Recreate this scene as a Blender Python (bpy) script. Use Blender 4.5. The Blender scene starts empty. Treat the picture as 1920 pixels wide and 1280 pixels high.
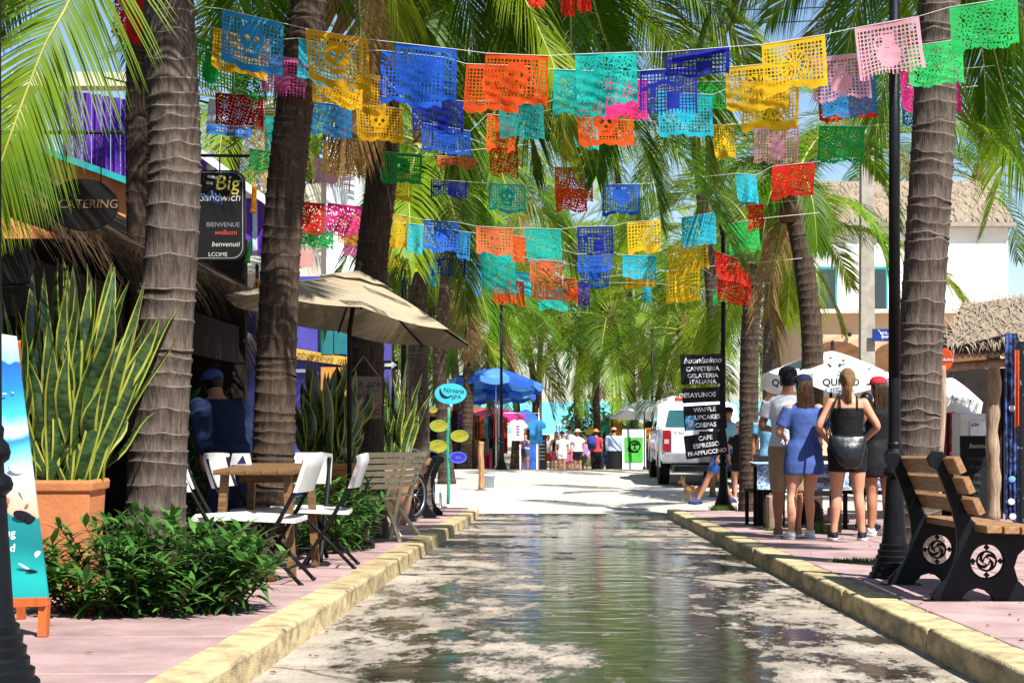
import bpy, bmesh, math, random
from mathutils import Vector, Matrix, Euler
R = math.radians
random.seed(7)
SC = bpy.context.scene
COL = SC.collection
# ---------------------------------------------------------------- camera, sky, sun, exposure
F, VX, HY, CZ = 3000.0, 1046.0, 752.0, 0.96       # focal length, street vanishing point, eye level (photo pixels), eye height
cam_d = bpy.data.cameras.new('Camera')
cam = bpy.data.objects.new('Camera', cam_d)
COL.objects.link(cam)
cam.location = (0, 0, CZ)
cam.rotation_euler = (R(90), 0, 0)
cam_d.sensor_width = 36
cam_d.lens = 36 * F / 1920
cam_d.shift_x = -(VX - 960) / 1920
cam_d.shift_y = (HY - 640) / 1920
cam_d.clip_start = 0.05
cam_d.clip_end = 12000
SC.camera = cam
SUN = Vector((0.46, -0.64, 1.0)).normalized()
w = bpy.data.worlds.new('World')
SC.world = w
w.use_nodes = True
nt = w.node_tree
sky = nt.nodes.new('ShaderNodeTexSky')
sky.sky_type = 'NISHITA'
sky.sun_disc = False
sky.sun_elevation = math.asin(SUN.z)
sky.sun_rotation = math.atan2(SUN.x, SUN.y)
sky.air_density = 1.0
sky.altitude = 200
sky.dust_density = 0.5
sky.ozone_density = 2.5
nt.links.new(sky.outputs[0], nt.nodes['Background'].inputs[0])
nt.nodes['Background'].inputs[1].default_value = 0.078
sl = bpy.data.lights.new('Sun', 'SUN')
sl.energy = 5.0
sl.angle = R(0.55)
sl.color = (1.0, 0.975, 0.93)
so = bpy.data.objects.new('Sun', sl)
COL.objects.link(so)
so.rotation_euler = SUN.to_track_quat('Z', 'Y').to_euler()
so.location = (8, -6, 30)
SC.view_settings.view_transform = 'Standard'
SC.view_settings.look = 'None'
SC.view_settings.exposure = 1.08
SC.view_settings.gamma = 1.0
SC.cycles.max_bounces = 6
SC.cycles.transparent_max_bounces = 8
SC.cycles.caustics_reflective = False
SC.cycles.caustics_refractive = False

# ---------------------------------------------------------------- places
def P(px, py, D):
    return Vector(((px - VX) / F * D, D, CZ + (HY - py) / F * D))
def XP(px, D):
    return (px - VX) / F * D
def lerp(a, b, t):
    return a + (b - a) * t
PROF = [(-30, 1.09), (27, -0.98), (33, -0.90), (42.6, -0.90), (44.5, -0.935), (58, -1.79), (110, -2.05), (165, -2.36), (230, -3.6)]
def rz(D):
    for (d0, z0), (d1, z1) in zip(PROF, PROF[1:]):
        if D <= d1:
            return lerp(z0, z1, (D - d0) / (d1 - d0))
    return PROF[-1][1]
def sz(D):                                  # top of the pavement
    return 0.13 - 0.0363 * D if D < 28 else max(rz(D), -0.9) if D < 43 else rz(D)

# ---------------------------------------------------------------- materials
MATS = {}
def M(name, c, c2=None, scale=6.0, rough=0.6, bump=0.0, bscale=40.0, transl=0.0, metal=0.0, spec=0.22, rand=0.0, stretch=(1, 1, 1), coat=0.0, contrast=(0.35, 0.65), emit=None, hue=0.0):
    if name in MATS:
        return MATS[name]
    m = bpy.data.materials.new(name)
    m.use_nodes = True
    n, l = m.node_tree.nodes, m.node_tree.links
    b = n['Principled BSDF']
    b.inputs['Roughness'].default_value = rough
    b.inputs['Metallic'].default_value = metal
    b.inputs['Specular IOR Level'].default_value = spec
    b.inputs['Coat Weight'].default_value = coat
    c = tuple(c) + (1,)
    c2 = tuple(c2) + (1,) if c2 else tuple(min(1, v * 0.72) for v in c[:3]) + (1,)
    tc = n.new('ShaderNodeTexCoord')
    mp = n.new('ShaderNodeMapping')
    mp.inputs['Scale'].default_value = stretch
    l.new(tc.outputs['Object'], mp.inputs[0])
    nz = n.new('ShaderNodeTexNoise')
    nz.inputs['Scale'].default_value = scale
    nz.inputs['Detail'].default_value = 6
    nz.inputs['Roughness'].default_value = 0.62
    l.new(mp.outputs[0], nz.inputs['Vector'])
    rp = n.new('ShaderNodeValToRGB')
    rp.color_ramp.elements[0].position, rp.color_ramp.elements[1].position = contrast
    rp.color_ramp.elements[0].color, rp.color_ramp.elements[1].color = c2, c
    l.new(nz.outputs[0], rp.inputs[0])
    out = rp.outputs[0]
    if rand or hue:
        oi = n.new('ShaderNodeObjectInfo')
        hs = n.new('ShaderNodeHueSaturation')
        mr = n.new('ShaderNodeMapRange')
        mr.inputs[3].default_value, mr.inputs[4].default_value = 1 - rand, 1 + rand
        l.new(oi.outputs['Random'], mr.inputs[0])
        l.new(mr.outputs[0], hs.inputs['Value'])
        if hue:
            m2 = n.new('ShaderNodeMapRange')
            m2.inputs[3].default_value, m2.inputs[4].default_value = 0.5 - hue, 0.5 + hue * 0.4
            l.new(oi.outputs['Random'], m2.inputs[0])
            l.new(m2.outputs[0], hs.inputs['Hue'])
        l.new(out, hs.inputs['Color'])
        out = hs.outputs[0]
    l.new(out, b.inputs['Base Color'])
    if emit:
        b.inputs['Emission Color'].default_value = tuple(emit[:3]) + (1,)
        b.inputs['Emission Strength'].default_value = emit[3]
    if bump:
        n2 = n.new('ShaderNodeTexNoise')
        n2.inputs['Scale'].default_value = bscale
        n2.inputs['Detail'].default_value = 5
        l.new(mp.outputs[0], n2.inputs['Vector'])
        bp = n.new('ShaderNodeBump')
        bp.inputs['Strength'].default_value = bump
        bp.inputs['Distance'].default_value = 0.02
        l.new(n2.outputs[0], bp.inputs['Height'])
        l.new(bp.outputs[0], b.inputs['Normal'])
    if transl:
        t = n.new('ShaderNodeBsdfTranslucent')
        l.new(out, t.inputs[0])
        mx = n.new('ShaderNodeMixShader')
        mx.inputs[0].default_value = transl
        l.new(b.outputs[0], mx.inputs[1])
        l.new(t.outputs[0], mx.inputs[2])
        l.new(mx.outputs[0], n['Material Output'].inputs[0])
    MATS[name] = m
    return m

# ---------------------------------------------------------------- mesh collector
def frame_of(t, hint=None):
    t = t.normalized()
    h = hint if hint is not None else Vector((0, 0, 1))
    if abs(t.dot(h)) > 0.98:
        h = Vector((1, 0, 0)) if abs(t.x) < 0.9 else Vector((0, 1, 0))
    s = t.cross(h).normalized()
    return s, s.cross(t).normalized()
class MB:
    def __init__(self):
        self.v, self.f, self.m, self.s = [], [], [], []
    def face(self, idx, mi=0, sm=False):
        self.f.append(tuple(idx)); self.m.append(mi); self.s.append(sm)
    def add(self, pts):
        k = len(self.v)
        self.v.extend([tuple(p) for p in pts])
        return k
    def poly(self, pts, mi=0, sm=False):
        k = self.add(pts)
        self.face(range(k, k + len(pts)), mi, sm)
    def box(self, c, s, rot=None, mi=0, taper=1.0):
        c = Vector(c); hx, hy, hz = s[0] / 2, s[1] / 2, s[2] / 2
        Q = rot.to_matrix() if rot is not None and not isinstance(rot, Matrix) else (rot or Matrix.Identity(3))
        pts = []
        for z in (-hz, hz):
            q = taper if z > 0 else 1
            for x, y in ((-hx, -hy), (hx, -hy), (hx, hy), (-hx, hy)):
                pts.append(c + Q @ Vector((x * q, y * q, z)))
        k = self.add(pts)
        for q in ((3, 2, 1, 0), (4, 5, 6, 7), (0, 1, 5, 4), (1, 2, 6, 5), (2, 3, 7, 6), (3, 0, 4, 7)):
            self.face([k + i for i in q], mi)
    def bar(self, a, b, w, h, mi=0, hint=None):
        a, b = Vector(a), Vector(b)
        s, u = frame_of(b - a, hint)
        pts = [e + s * x * w / 2 + u * y * h / 2 for e in (a, b) for x, y in ((-1, -1), (1, -1), (1, 1), (-1, 1))]
        k = self.add(pts)
        for q in ((0, 1, 2, 3), (7, 6, 5, 4), (1, 0, 4, 5), (2, 1, 5, 6), (3, 2, 6, 7), (0, 3, 7, 4)):
            self.face([k + i for i in q], mi)
    def tube(self, pts, rad, seg=8, cap=True, mi=0, sm=True, flat=1.0):
        pts = [Vector(p) for p in pts]
        if not hasattr(rad, '__len__'):
            rad = [rad] * len(pts)
        n = len(pts); k = len(self.v)
        s, u = frame_of(pts[1] - pts[0])
        for i, p in enumerate(pts):
            t = (pts[min(i + 1, n - 1)] - pts[max(i - 1, 0)])
            if t.length < 1e-9: t = Vector((0, 0, 1))
            t.normalize()
            s = (s - t * s.dot(t)).normalized()
            u = s.cross(t).normalized()
            for j in range(seg):
                a = 2 * math.pi * j / seg
                self.v.append(tuple(p + s * math.cos(a) * rad[i] + u * math.sin(a) * rad[i] * flat))
        for i in range(n - 1):
            for j in range(seg):
                a, b = k + i * seg + j, k + i * seg + (j + 1) % seg
                self.face((b, a, a + seg, b + seg), mi, sm)
        if cap:
            self.face([k + j for j in range(seg)], mi)
            self.face([k + (n - 1) * seg + j for j in reversed(range(seg))], mi)
    def lathe(self, prof, c=(0, 0, 0), seg=24, mi=0, sm=True, axis=None, cap=True):
        c = Vector(c); k = len(self.v)
        Q = axis or Matrix.Identity(3)
        for r, z in prof:
            for j in range(seg):
                a = 2 * math.pi * j / seg
                self.v.append(tuple(c + Q @ Vector((r * math.cos(a), r * math.sin(a), z))))
        n = len(prof)
        for i in range(n - 1):
            for j in range(seg):
                a, b = k + i * seg + j, k + i * seg + (j + 1) % seg
                self.face((a, b, b + seg, a + seg), mi, sm)
        if cap:
            self.face([k + j for j in reversed(range(seg))], mi)
            self.face([k + (n - 1) * seg + j for j in range(seg)], mi)
    def ell(self, c, r, rot=None, nu=12, nv=8, mi=0):
        c = Vector(c); k = len(self.v)
        Q = rot.to_matrix() if rot is not None else Matrix.Identity(3)
        self.v.append(tuple(c + Q @ Vector((0, 0, -r[2]))))
        for i in range(1, nv):
            t = -math.pi / 2 + math.pi * i / nv
            for j in range(nu):
                a = 2 * math.pi * j / nu
                self.v.append(tuple(c + Q @ Vector((r[0] * math.cos(t) * math.cos(a), r[1] * math.cos(t) * math.sin(a), r[2] * math.sin(t)))))
        self.v.append(tuple(c + Q @ Vector((0, 0, r[2]))))
        top = len(self.v) - 1
        for j in range(nu):
            self.face((k, k + 1 + (j + 1) % nu, k + 1 + j), mi, True)
            o = k + 1 + (nv - 2) * nu
            self.face((o + j, o + (j + 1) % nu, top), mi, True)
        for i in range(nv - 2):
            for j in range(nu):
                a, b = k + 1 + i * nu + j, k + 1 + i * nu + (j + 1) % nu
                self.face((a, b, b + nu, a + nu), mi, True)
    def loft(self, rings, seg=16, mi=0):                      # rings (cx, cy, cz, rx, ry)
        k = len(self.v)
        for cx, cy, cz, rx, ry in rings:
            for j in range(seg):
                a = 2 * math.pi * j / seg
                self.v.append((cx + rx * math.cos(a), cy + ry * math.sin(a), cz))
        n = len(rings)
        for i in range(n - 1):
            for j in range(seg):
                a, b = k + i * seg + j, k + i * seg + (j + 1) % seg
                self.face((a, b, b + seg, a + seg), mi, True)
        self.face([k + j for j in reversed(range(seg))], mi)
        self.face([k + (n - 1) * seg + j for j in range(seg)], mi)
    def prism(self, pts, off, mi=0):                          # closed polygon (3d points) pushed along off
        pts = [Vector(p) for p in pts]; off = Vector(off); n = len(pts)
        k = self.add(pts + [p + off for p in pts])
        self.face([k + i for i in range(n)], mi)
        self.face([k + n + i for i in reversed(range(n))], mi)
        for i in range(n):
            j = (i + 1) % n
            self.face((k + j, k + i, k + n + i, k + n + j), mi)
    def sheet(self, fn, nu, nv, mi=0, sm=True, keep=None):
        k = len(self.v)
        for j in range(nv + 1):
            for i in range(nu + 1):
                self.v.append(tuple(fn(i / nu, j / nv)))
        for j in range(nv):
            for i in range(nu):
                if keep is None or keep(i, j):
                    a = k + j * (nu + 1) + i
                    self.face((a, a + 1, a + nu + 2, a + nu + 1), mi, sm)
    def mesh(self, name):
        me = bpy.data.meshes.new(name)
        me.from_pydata(self.v, [], self.f)
        me.polygons.foreach_set('material_index', self.m)
        me.polygons.foreach_set('use_smooth', self.s)
        me.update()
        return me
    def build(self, name, mat=None, parent=None, loc=None, rot=None, fix=False, bevel=0):
        me = self.mesh(name)
        if fix or bevel:
            bm = bmesh.new(); bm.from_mesh(me)
            if bevel:
                bmesh.ops.remove_doubles(bm, verts=bm.verts, dist=1e-5)
                bmesh.ops.bevel(bm, geom=[e for e in bm.edges if len(e.link_faces) == 2 and e.calc_face_angle(0) > 0.6], offset=bevel, segments=2, profile=0.6, affect='EDGES', clamp_overlap=True)
            bmesh.ops.recalc_face_normals(bm, faces=bm.faces)
            bm.to_mesh(me); bm.free()
        return put(name, me, mat, parent, loc, rot)
def put(name, me, mat=None, parent=None, loc=None, rot=None):
    if mat is not None and len(me.materials) == 0:
        for q in (mat if isinstance(mat, (list, tuple)) else [mat]):
            me.materials.append(q)
    o = bpy.data.objects.new(name, me)
    COL.objects.link(o)
    if parent is not None: o.parent = parent
    if loc is not None: o.location = loc
    if rot is not None: o.rotation_euler = rot
    return o
def tag(o, label, cat, group=None, kind=None):
    o['label'] = label; o['category'] = cat
    if group: o['group'] = group
    if kind: o['kind'] = kind
    return o
def thing(name, label, cat, loc=(0, 0, 0), rz_=0, group=None, rot=None, scale=None):
    o = bpy.data.objects.new(name, None)
    o.empty_display_size = 0.1
    COL.objects.link(o)
    o.location = loc
    o.rotation_euler = rot if rot else (0, 0, rz_)
    if scale: o.scale = (scale,) * 3
    return tag(o, label, cat, group)
def struct(o):
    o['kind'] = 'structure'
    return o
def copy_tree(o, parent=None):
    c = o.copy(); COL.objects.link(c)
    if parent is not None: c.parent = parent
    for ch in list(o.children): copy_tree(ch, c)
    return c
DG = None
def evaluated(o):
    dg = bpy.context.evaluated_depsgraph_get()
    me = bpy.data.meshes.new_from_object(o.evaluated_get(dg))
    return me
def remesh(mb, name, voxel, smooth=2):
    o = bpy.data.objects.new('tmp', mb.mesh('tmp')); COL.objects.link(o)
    r = o.modifiers.new('r', 'REMESH'); r.mode = 'VOXEL'; r.voxel_size = voxel; r.use_smooth_shade = True
    if smooth:
        s = o.modifiers.new('s', 'SMOOTH'); s.factor = 0.5; s.iterations = smooth
    me = evaluated(o); me.name = name
    me.materials.clear()
    bpy.data.objects.remove(o)
    return me
def text_mesh(s, size, extrude=0.002, shear=0.0, align='CENTER', spacing=1.0, offset=0.0):
    cu = bpy.data.curves.new('t', 'FONT')
    cu.body = s; cu.size = size; cu.extrude = extrude; cu.shear = shear
    cu.align_x = align; cu.align_y = 'CENTER'; cu.space_character = spacing; cu.offset = offset
    cu.resolution_u = 3
    o = bpy.data.objects.new('t', cu); COL.objects.link(o)
    me = evaluated(o); me.materials.clear()
    bpy.data.objects.remove(o)
    return me
def lettering(s, size, mat, parent, loc, rot=(R(90), 0, 0), **k):
    return put('lettering', text_mesh(s, size, **k), mat, parent, loc, rot)
def outline_mesh(polys, depth, bevel=0.0):
    """closed 2d outlines (first is the rim, others are holes) filled and given thickness; lies in XY, thickness along Z"""
    cu = bpy.data.curves.new('o', 'CURVE')
    cu.dimensions = '2D'; cu.fill_mode = 'BOTH'; cu.extrude = depth / 2; cu.bevel_depth = bevel
    for pl in polys:
        sp = cu.splines.new('POLY'); sp.points.add(len(pl) - 1); sp.use_cyclic_u = True
        for q, p in zip(sp.points, pl): q.co = (p[0], p[1], 0, 1)
    o = bpy.data.objects.new('o', cu); COL.objects.link(o)
    me = evaluated(o); me.materials.clear()
    bpy.data.objects.remove(o)
    return me
def circle(c, r, n=24, ry=None):
    return [(c[0] + r * math.cos(2 * math.pi * i / n), c[1] + (ry or r) * math.sin(2 * math.pi * i / n)) for i in range(n)]
def smooth_closed(pts, k=4):
    n = len(pts); out = []
    for i in range(n):
        p0, p1, p2, p3 = (Vector(pts[(i + j) % n]) for j in (-1, 0, 1, 2))
        for q in range(k):
            t = q / k
            out.append(tuple(0.5 * ((2 * p1) + (p2 - p0) * t + (2 * p0 - 5 * p1 + 4 * p2 - p3) * t * t + (3 * p1 - p0 - 3 * p2 + p3) * t ** 3)))
    return out
def spline(pts, k=6):
    pts = [Vector(p) for p in pts]; n = len(pts); out = []
    for i in range(n - 1):
        p0, p1, p2, p3 = pts[max(i - 1, 0)], pts[i], pts[i + 1], pts[min(i + 2, n - 1)]
        for q in range(k):
            t = q / k
            out.append(0.5 * ((2 * p1) + (p2 - p0) * t + (2 * p0 - 5 * p1 + 4 * p2 - p3) * t * t + (3 * p1 - p0 - 3 * p2 + p3) * t ** 3))
    out.append(pts[-1])
    return out
FACE = (R(90), 0, 0)

# ---------------------------------------------------------------- shared materials
iron = M('cast iron black', (0.006, 0.0075, 0.010), (0.003, 0.0035, 0.004), rough=0.45, bump=0.12, bscale=60, spec=0.16)
black = M('matt black', (0.0045, 0.0045, 0.005), rough=0.6)
dark = M('dark timber', (0.018, 0.012, 0.008), (0.007, 0.005, 0.004), scale=10, rough=0.8)
rope = M('string white', (0.75, 0.75, 0.7), rough=0.9)
white = M('white paint', (0.8, 0.8, 0.8), (0.72, 0.72, 0.71), rough=0.5)
plastic = M('white plastic', (0.60, 0.595, 0.56), (0.5, 0.495, 0.465), rough=0.42, spec=0.4)
wood = M('warm wood', (0.36, 0.195, 0.085), (0.17, 0.085, 0.035), scale=4, stretch=(12, 1, 12), rough=0.5, bump=0.15, bscale=30)
tablewood = M('table wood', (0.22, 0.12, 0.05), (0.09, 0.045, 0.02), scale=5, stretch=(1, 10, 10), rough=0.5, bump=0.1)
creamwood = M('cream painted wood', (0.78, 0.68, 0.44), (0.62, 0.52, 0.32), scale=5, stretch=(8, 8, 1), rough=0.6)
greywood = M('weathered post wood', (0.4, 0.29, 0.2), (0.2, 0.13, 0.085), scale=5, stretch=(8, 8, 0.6), rough=0.85, bump=0.5, bscale=14)
terra = M('terracotta', (0.55, 0.2, 0.075), (0.4, 0.14, 0.055), scale=4, rough=0.75, bump=0.15)
chrome = M('grey metal', (0.45, 0.46, 0.48), rough=0.3, metal=0.9)
rubber = M('rubber', (0.012, 0.012, 0.012), rough=0.8)
# ================================================================ ground, road, pavements, sea
def road_material():
    m = bpy.data.materials.new('worn concrete road with standing water')
    m.use_nodes = True
    n, l = m.node_tree.nodes, m.node_tree.links
    b = n['Principled BSDF']
    tc = n.new('ShaderNodeTexCoord')
    def noise(scale, stretch, detail=5, rough=0.6):
        mp = n.new('ShaderNodeMapping'); mp.inputs['Scale'].default_value = stretch
        l.new(tc.outputs['Object'], mp.inputs[0])
        z = n.new('ShaderNodeTexNoise'); z.inputs['Scale'].default_value = scale
        z.inputs['Detail'].default_value = detail; z.inputs['Roughness'].default_value = rough
        l.new(mp.outputs[0], z.inputs['Vector'])
        return z.outputs[0]
    def math_(op, a, bb=None, c=None):
        q = n.new('ShaderNodeMath'); q.operation = op
        for i, v in enumerate((a, bb, c)):
            if v is None: continue
            if isinstance(v, (int, float)): q.inputs[i].default_value = v
            else: l.new(v, q.inputs[i])
        return q.outputs[0]
    def ramp(src, p0, p1, c0=(0, 0, 0), c1=(1, 1, 1)):
        q = n.new('ShaderNodeValToRGB'); e = q.color_ramp.elements
        e[0].position, e[1].position = p0, p1
        e[0].color, e[1].color = tuple(c0) + (1,), tuple(c1) + (1,)
        l.new(src, q.inputs[0]); return q.outputs[0]
    def mix(f, a, bb):
        q = n.new('ShaderNodeMix'); q.data_type = 'RGBA'
        if isinstance(f, (int, float)): q.inputs[0].default_value = f
        else: l.new(f, q.inputs[0])
        for i, v in ((6, a), (7, bb)):
            if isinstance(v, tuple): q.inputs[i].default_value = v + (1,)
            else: l.new(v, q.inputs[i])
        return q.outputs[2]
    sep = n.new('ShaderNodeSeparateXYZ'); l.new(tc.outputs['Object'], sep.inputs[0])
    X, Y = sep.outputs[0], sep.outputs[1]
    dry = mix(ramp(noise(2.2, (1, 1, 1)), 0.35, 0.66), (0.26, 0.215, 0.165), (0.45, 0.385, 0.305))
    dry = mix(ramp(noise(40, (1, 1, 1), 3), 0.55, 0.72), dry, (0.17, 0.13, 0.095))
    band = math_('SUBTRACT', 1.0, math_('DIVIDE', math_('ABSOLUTE', math_('SUBTRACT', X, 0.35)), 1.85))
    wv = math_('ADD', math_('MULTIPLY', noise(1.6, (1.0, 0.45, 1), 10, 0.76), 1.9), math_('SUBTRACT', math_('MULTIPLY', band, 0.36), 0.455))
    wv = math_('ADD', wv, math_('MULTIPLY', math_('SUBTRACT', noise(15, (1.0, 0.5, 1), 4, 0.7), 0.5), 0.28))
    damp = ramp(wv, 0.52, 0.68)
    pud = ramp(wv, 0.65, 0.70)
    wetc = mix(ramp(noise(7, (1, 0.6, 1)), 0.35, 0.65), (0.012, 0.010, 0.008), (0.05, 0.042, 0.032))
    vo = n.new('ShaderNodeTexVoronoi'); vo.feature = 'DISTANCE_TO_EDGE'; vo.inputs['Scale'].default_value = 0.75
    wp = n.new('ShaderNodeMapping'); l.new(tc.outputs['Object'], wp.inputs[0])
    jit = n.new('ShaderNodeVectorMath'); jit.operation = 'MULTIPLY_ADD'
    nzv = n.new('ShaderNodeTexNoise'); nzv.inputs['Scale'].default_value = 3.0; nzv.inputs['Detail'].default_value = 6
    l.new(tc.outputs['Object'], nzv.inputs['Vector']); l.new(nzv.outputs['Color'], jit.inputs[0]); jit.inputs[1].default_value = (0.5, 0.5, 0)
    l.new(wp.outputs[0], jit.inputs[2]); l.new(jit.outputs[0], vo.inputs['Vector'])
    crack = ramp(vo.outputs['Distance'], 0.004, 0.012)
    dry = mix(crack, (0.10, 0.08, 0.06), dry)
    tyre = math_('MULTIPLY', ramp(math_('ABSOLUTE', math_('SUBTRACT', math_('ABSOLUTE', math_('SUBTRACT', X, 0.2)), 0.8)), 0.05, 0.3, (1, 1, 1), (0, 0, 0)), ramp(noise(1.4, (2.0, 0.12, 1), 6, 0.7), 0.42, 0.7))
    dry = mix(math_('MULTIPLY', tyre, 0.55), dry, (0.15, 0.12, 0.095))
    dampc = mix(ramp(noise(9, (1, 0.6, 1)), 0.35, 0.65), (0.15, 0.125, 0.10), (0.27, 0.23, 0.185))
    col = mix(pud, mix(damp, dry, dampc), wetc)
    l.new(col, b.inputs['Base Color'])
    rr = math_('SUBTRACT', math_('SUBTRACT', 0.85, math_('MULTIPLY', damp, 0.42)), math_('MULTIPLY', pud, 0.40))
    l.new(rr, b.inputs['Roughness'])
    l.new(math_('ADD', 0.3, math_('MULTIPLY', pud, 0.7)), b.inputs['Specular IOR Level'])
    rip = math_('MULTIPLY', noise(5, (0.7, 1.0, 1), 2, 0.5), math_('ADD', 0.05, math_('MULTIPLY', pud, 0.34)))
    gr = math_('MULTIPLY', noise(55, (1, 1, 1), 4), math_('SUBTRACT', 0.6, math_('MULTIPLY', pud, 0.57)))
    cob = math_('MULTIPLY', noise(5.5, (1, 1, 1), 2), math_('SUBTRACT', 0.8, math_('MULTIPLY', pud, 0.8)))
    bp = n.new('ShaderNodeBump'); bp.inputs['Strength'].default_value = 0.9; bp.inputs['Distance'].default_value = 0.025
    l.new(math_('ADD', math_('ADD', rip, gr), cob), bp.inputs['Height'])
    l.new(bp.outputs[0], b.inputs['Normal'])
    return m
sand = M('beach sand', (0.62, 0.5, 0.33), (0.48, 0.38, 0.25), scale=3, rough=0.95, bump=0.3, bscale=12)
concrete = M('pale crossing concrete', (0.52, 0.465, 0.40), (0.42, 0.37, 0.31), scale=1.6, rough=0.85, bump=0.25, bscale=50)
pink = M('pink tinted paving concrete', (0.40, 0.265, 0.25), (0.21, 0.14, 0.13), scale=2.0, rough=0.8, bump=0.35, bscale=60, rand=0.12, contrast=(0.3, 0.62))
yellowk = M('yellow painted kerb', (0.47, 0.37, 0.195), (0.23, 0.175, 0.10), scale=5, stretch=(1, 1, 2.5), rough=0.75, bump=0.35, bscale=50, rand=0.13, contrast=(0.36, 0.56))
bed = M('mortar bed', (0.14, 0.11, 0.09), rough=0.95)

def strip(name, x0, x1, ds, zf, mat, nx=2):
    mb = MB()
    k = mb.add([(lerp(x0, x1, i / nx), d, zf(d)) for d in ds for i in range(nx + 1)])
    for j in range(len(ds) - 1):
        for i in range(nx):
            a = k + j * (nx + 1) + i
            mb.face((a, a + 1, a + nx + 2, a + nx + 1), 0, True)
    return struct(mb.build(name, mat))
strip('ground', -420, 420, [-40, -10, 10, 27, 33, 42.6, 44.5, 50, 58, 80, 110, 165, 230, 400], lambda d: rz(d) - 0.08 if d < 62 else rz(d) + 0.0, sand, 8)
strip('road', -1.36, 1.86, [-12 + i * 1.0 for i in range(40)] + [27.6], rz, road_material(), 6)
strip('crossing_street', -60, 60, [27.5, 29, 31, 33, 36, 40, 42.6, 43.5, 44.5, 48, 53, 58, 63], lambda d: rz(d) + 0.004, concrete, 12)
seam = M('sea water', (0.10, 0.40, 0.50), (0.16, 0.50, 0.58), scale=0.03, rough=0.55, spec=0.08, bump=0.25, bscale=0.9, stretch=(1, 2.5, 1))
mb = MB(); mb.poly([(-9000, 150, -2.34), (9000, 150, -2.34), (9000, 11000, -2.34), (-9000, 11000, -2.34)])
struct(mb.build('sea', seam))

SLOPE = math.atan(-0.0363)
# kerbs: painted blocks on a bed
def kerb(x0, x1, d_end, name):
    b = struct(strip(name, min(x0, x1) + 0.02, max(x0, x1) - 0.02, [-2, d_end], lambda d: rz(d) + 0.06, bed, 1))
    protos = []
    for v in range(4):
        mb = MB()
        wd = abs(x1 - x0) - 0.004
        rnd = random.Random(v)
        ln = 2.325
        s = 1 if x1 > x0 else -1
        # section: bottom at road face, slight batter, rounded arris; x grows away from the road
        sec = [(-0.010, -0.02), (-0.006, 0.05), (-0.002, 0.112), (0.004, 0.124), (0.016, 0.131), (0.09, 0.133), (wd, 0.134), (wd, -0.02)]
        n = 22
        k = len(mb.v)
        for i in range(n):
            y = -ln / 2 + ln * i / (n - 1)
            for (x, z) in sec:
                j = 0.0035 if 0 < i < n - 1 else 0.001
                mb.v.append((s * (x + rnd.uniform(-j, j)), y, z + rnd.uniform(-j, j) * 0.6))
        q = len(sec)
        for i in range(n - 1):
            for a in range(q - 1):
                mb.face((k + i * q + a, k + i * q + a + 1, k + (i + 1) * q + a + 1, k + (i + 1) * q + a), 0, 2 <= a <= 3)
        mb.face([k + a for a in range(q)]); mb.face([k + (n - 1) * q + a for a in reversed(range(q))])
        me = mb.mesh('kerb_stone'); me.materials.append(yellowk)
        bm = bmesh.new(); bm.from_mesh(me); bmesh.ops.recalc_face_normals(bm, faces=bm.faces); bm.to_mesh(me); bm.free()
        protos.append(me)
    d = -1.5; i = 0
    while d + 2.0 < d_end:
        o = put('kerb_stone', protos[i % 4], None, b, (x0, d + 1.17, rz(d + 1.17)), (SLOPE, 0, 0))
        o.location.x += random.uniform(-0.006, 0.006); o.location.z += random.uniform(-0.004, 0.004)
        d += 2.345; i += 1
kerb(-1.33, -1.53, 27.6, 'kerb_left')
kerb(1.82, 2.02, 26.3, 'kerb_right')
# pavements: slabs on a bed
def pavement(name, xs, d_end):
    b = strip(name, xs[0], xs[-1], [-2, d_end], lambda d: sz(d) - 0.04, bed, 1)
    cache = {}
    d = -1.6; L = 1.3
    while d < d_end - 0.3:
        ln = min(L, d_end - d)
        for x0, x1 in zip(xs, xs[1:]):
            key = (round(x1 - x0, 3), round(ln, 3))
            if key not in cache:
                mb = MB(); mb.box((0, 0, -0.04), (key[0] - 0.022, ln - 0.022, 0.08))
                me = mb.mesh('paving_slab')
                bm = bmesh.new(); bm.from_mesh(me)
                bmesh.ops.bevel(bm, geom=[e for e in bm.edges if all(v.co.z > -0.01 for v in e.verts)], offset=0.006, segments=1, affect='EDGES')
                bm.to_mesh(me); bm.free()
                me.materials.append(pink); cache[key] = me
            put('paving_slab', cache[key], None, b, ((x0 + x1) / 2, d + ln / 2, sz(d + ln / 2) + random.uniform(-0.0025, 0.0025)), (SLOPE, 0, 0))
        d += L
pavement('pavement_left', [-5.35, -4.1, -2.84, -1.53], 27.6)
pavement('pavement_right', [2.02, 3.2, 4.45, 5.7, 6.95, 8.2, 9.5], 26.3)

# ================================================================ buildings
stucco_w = M('white stucco', (0.72, 0.74, 0.74), (0.52, 0.54, 0.54), scale=0.9, contrast=(0.3, 0.55), rough=0.9, bump=0.4, bscale=25)
stucco_b = M('peach stucco', (0.62, 0.42, 0.26), (0.54, 0.36, 0.22), scale=1.2, rough=0.9, bump=0.3, bscale=25)
stucco_o = M('orange limewash', (0.62, 0.25, 0.09), (0.48, 0.17, 0.06), scale=3, rough=0.9)
stucco_p = M('violet blue paint', (0.07, 0.06, 0.32), (0.05, 0.045, 0.24), scale=2, rough=0.8)
purple = M('purple cloth', (0.12, 0.03, 0.36), (0.07, 0.015, 0.22), scale=10, rough=0.8, stretch=(8, 8, 1))
teal = M('teal paint', (0.02, 0.32, 0.33), (0.015, 0.24, 0.26), rough=0.5)
ochre = M('ochre paint', (0.6, 0.36, 0.07), (0.5, 0.29, 0.06), rough=0.8)
cream = M('cream plaster', (0.62, 0.56, 0.44), (0.54, 0.48, 0.37), scale=2, rough=0.9, bump=0.2)
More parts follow.
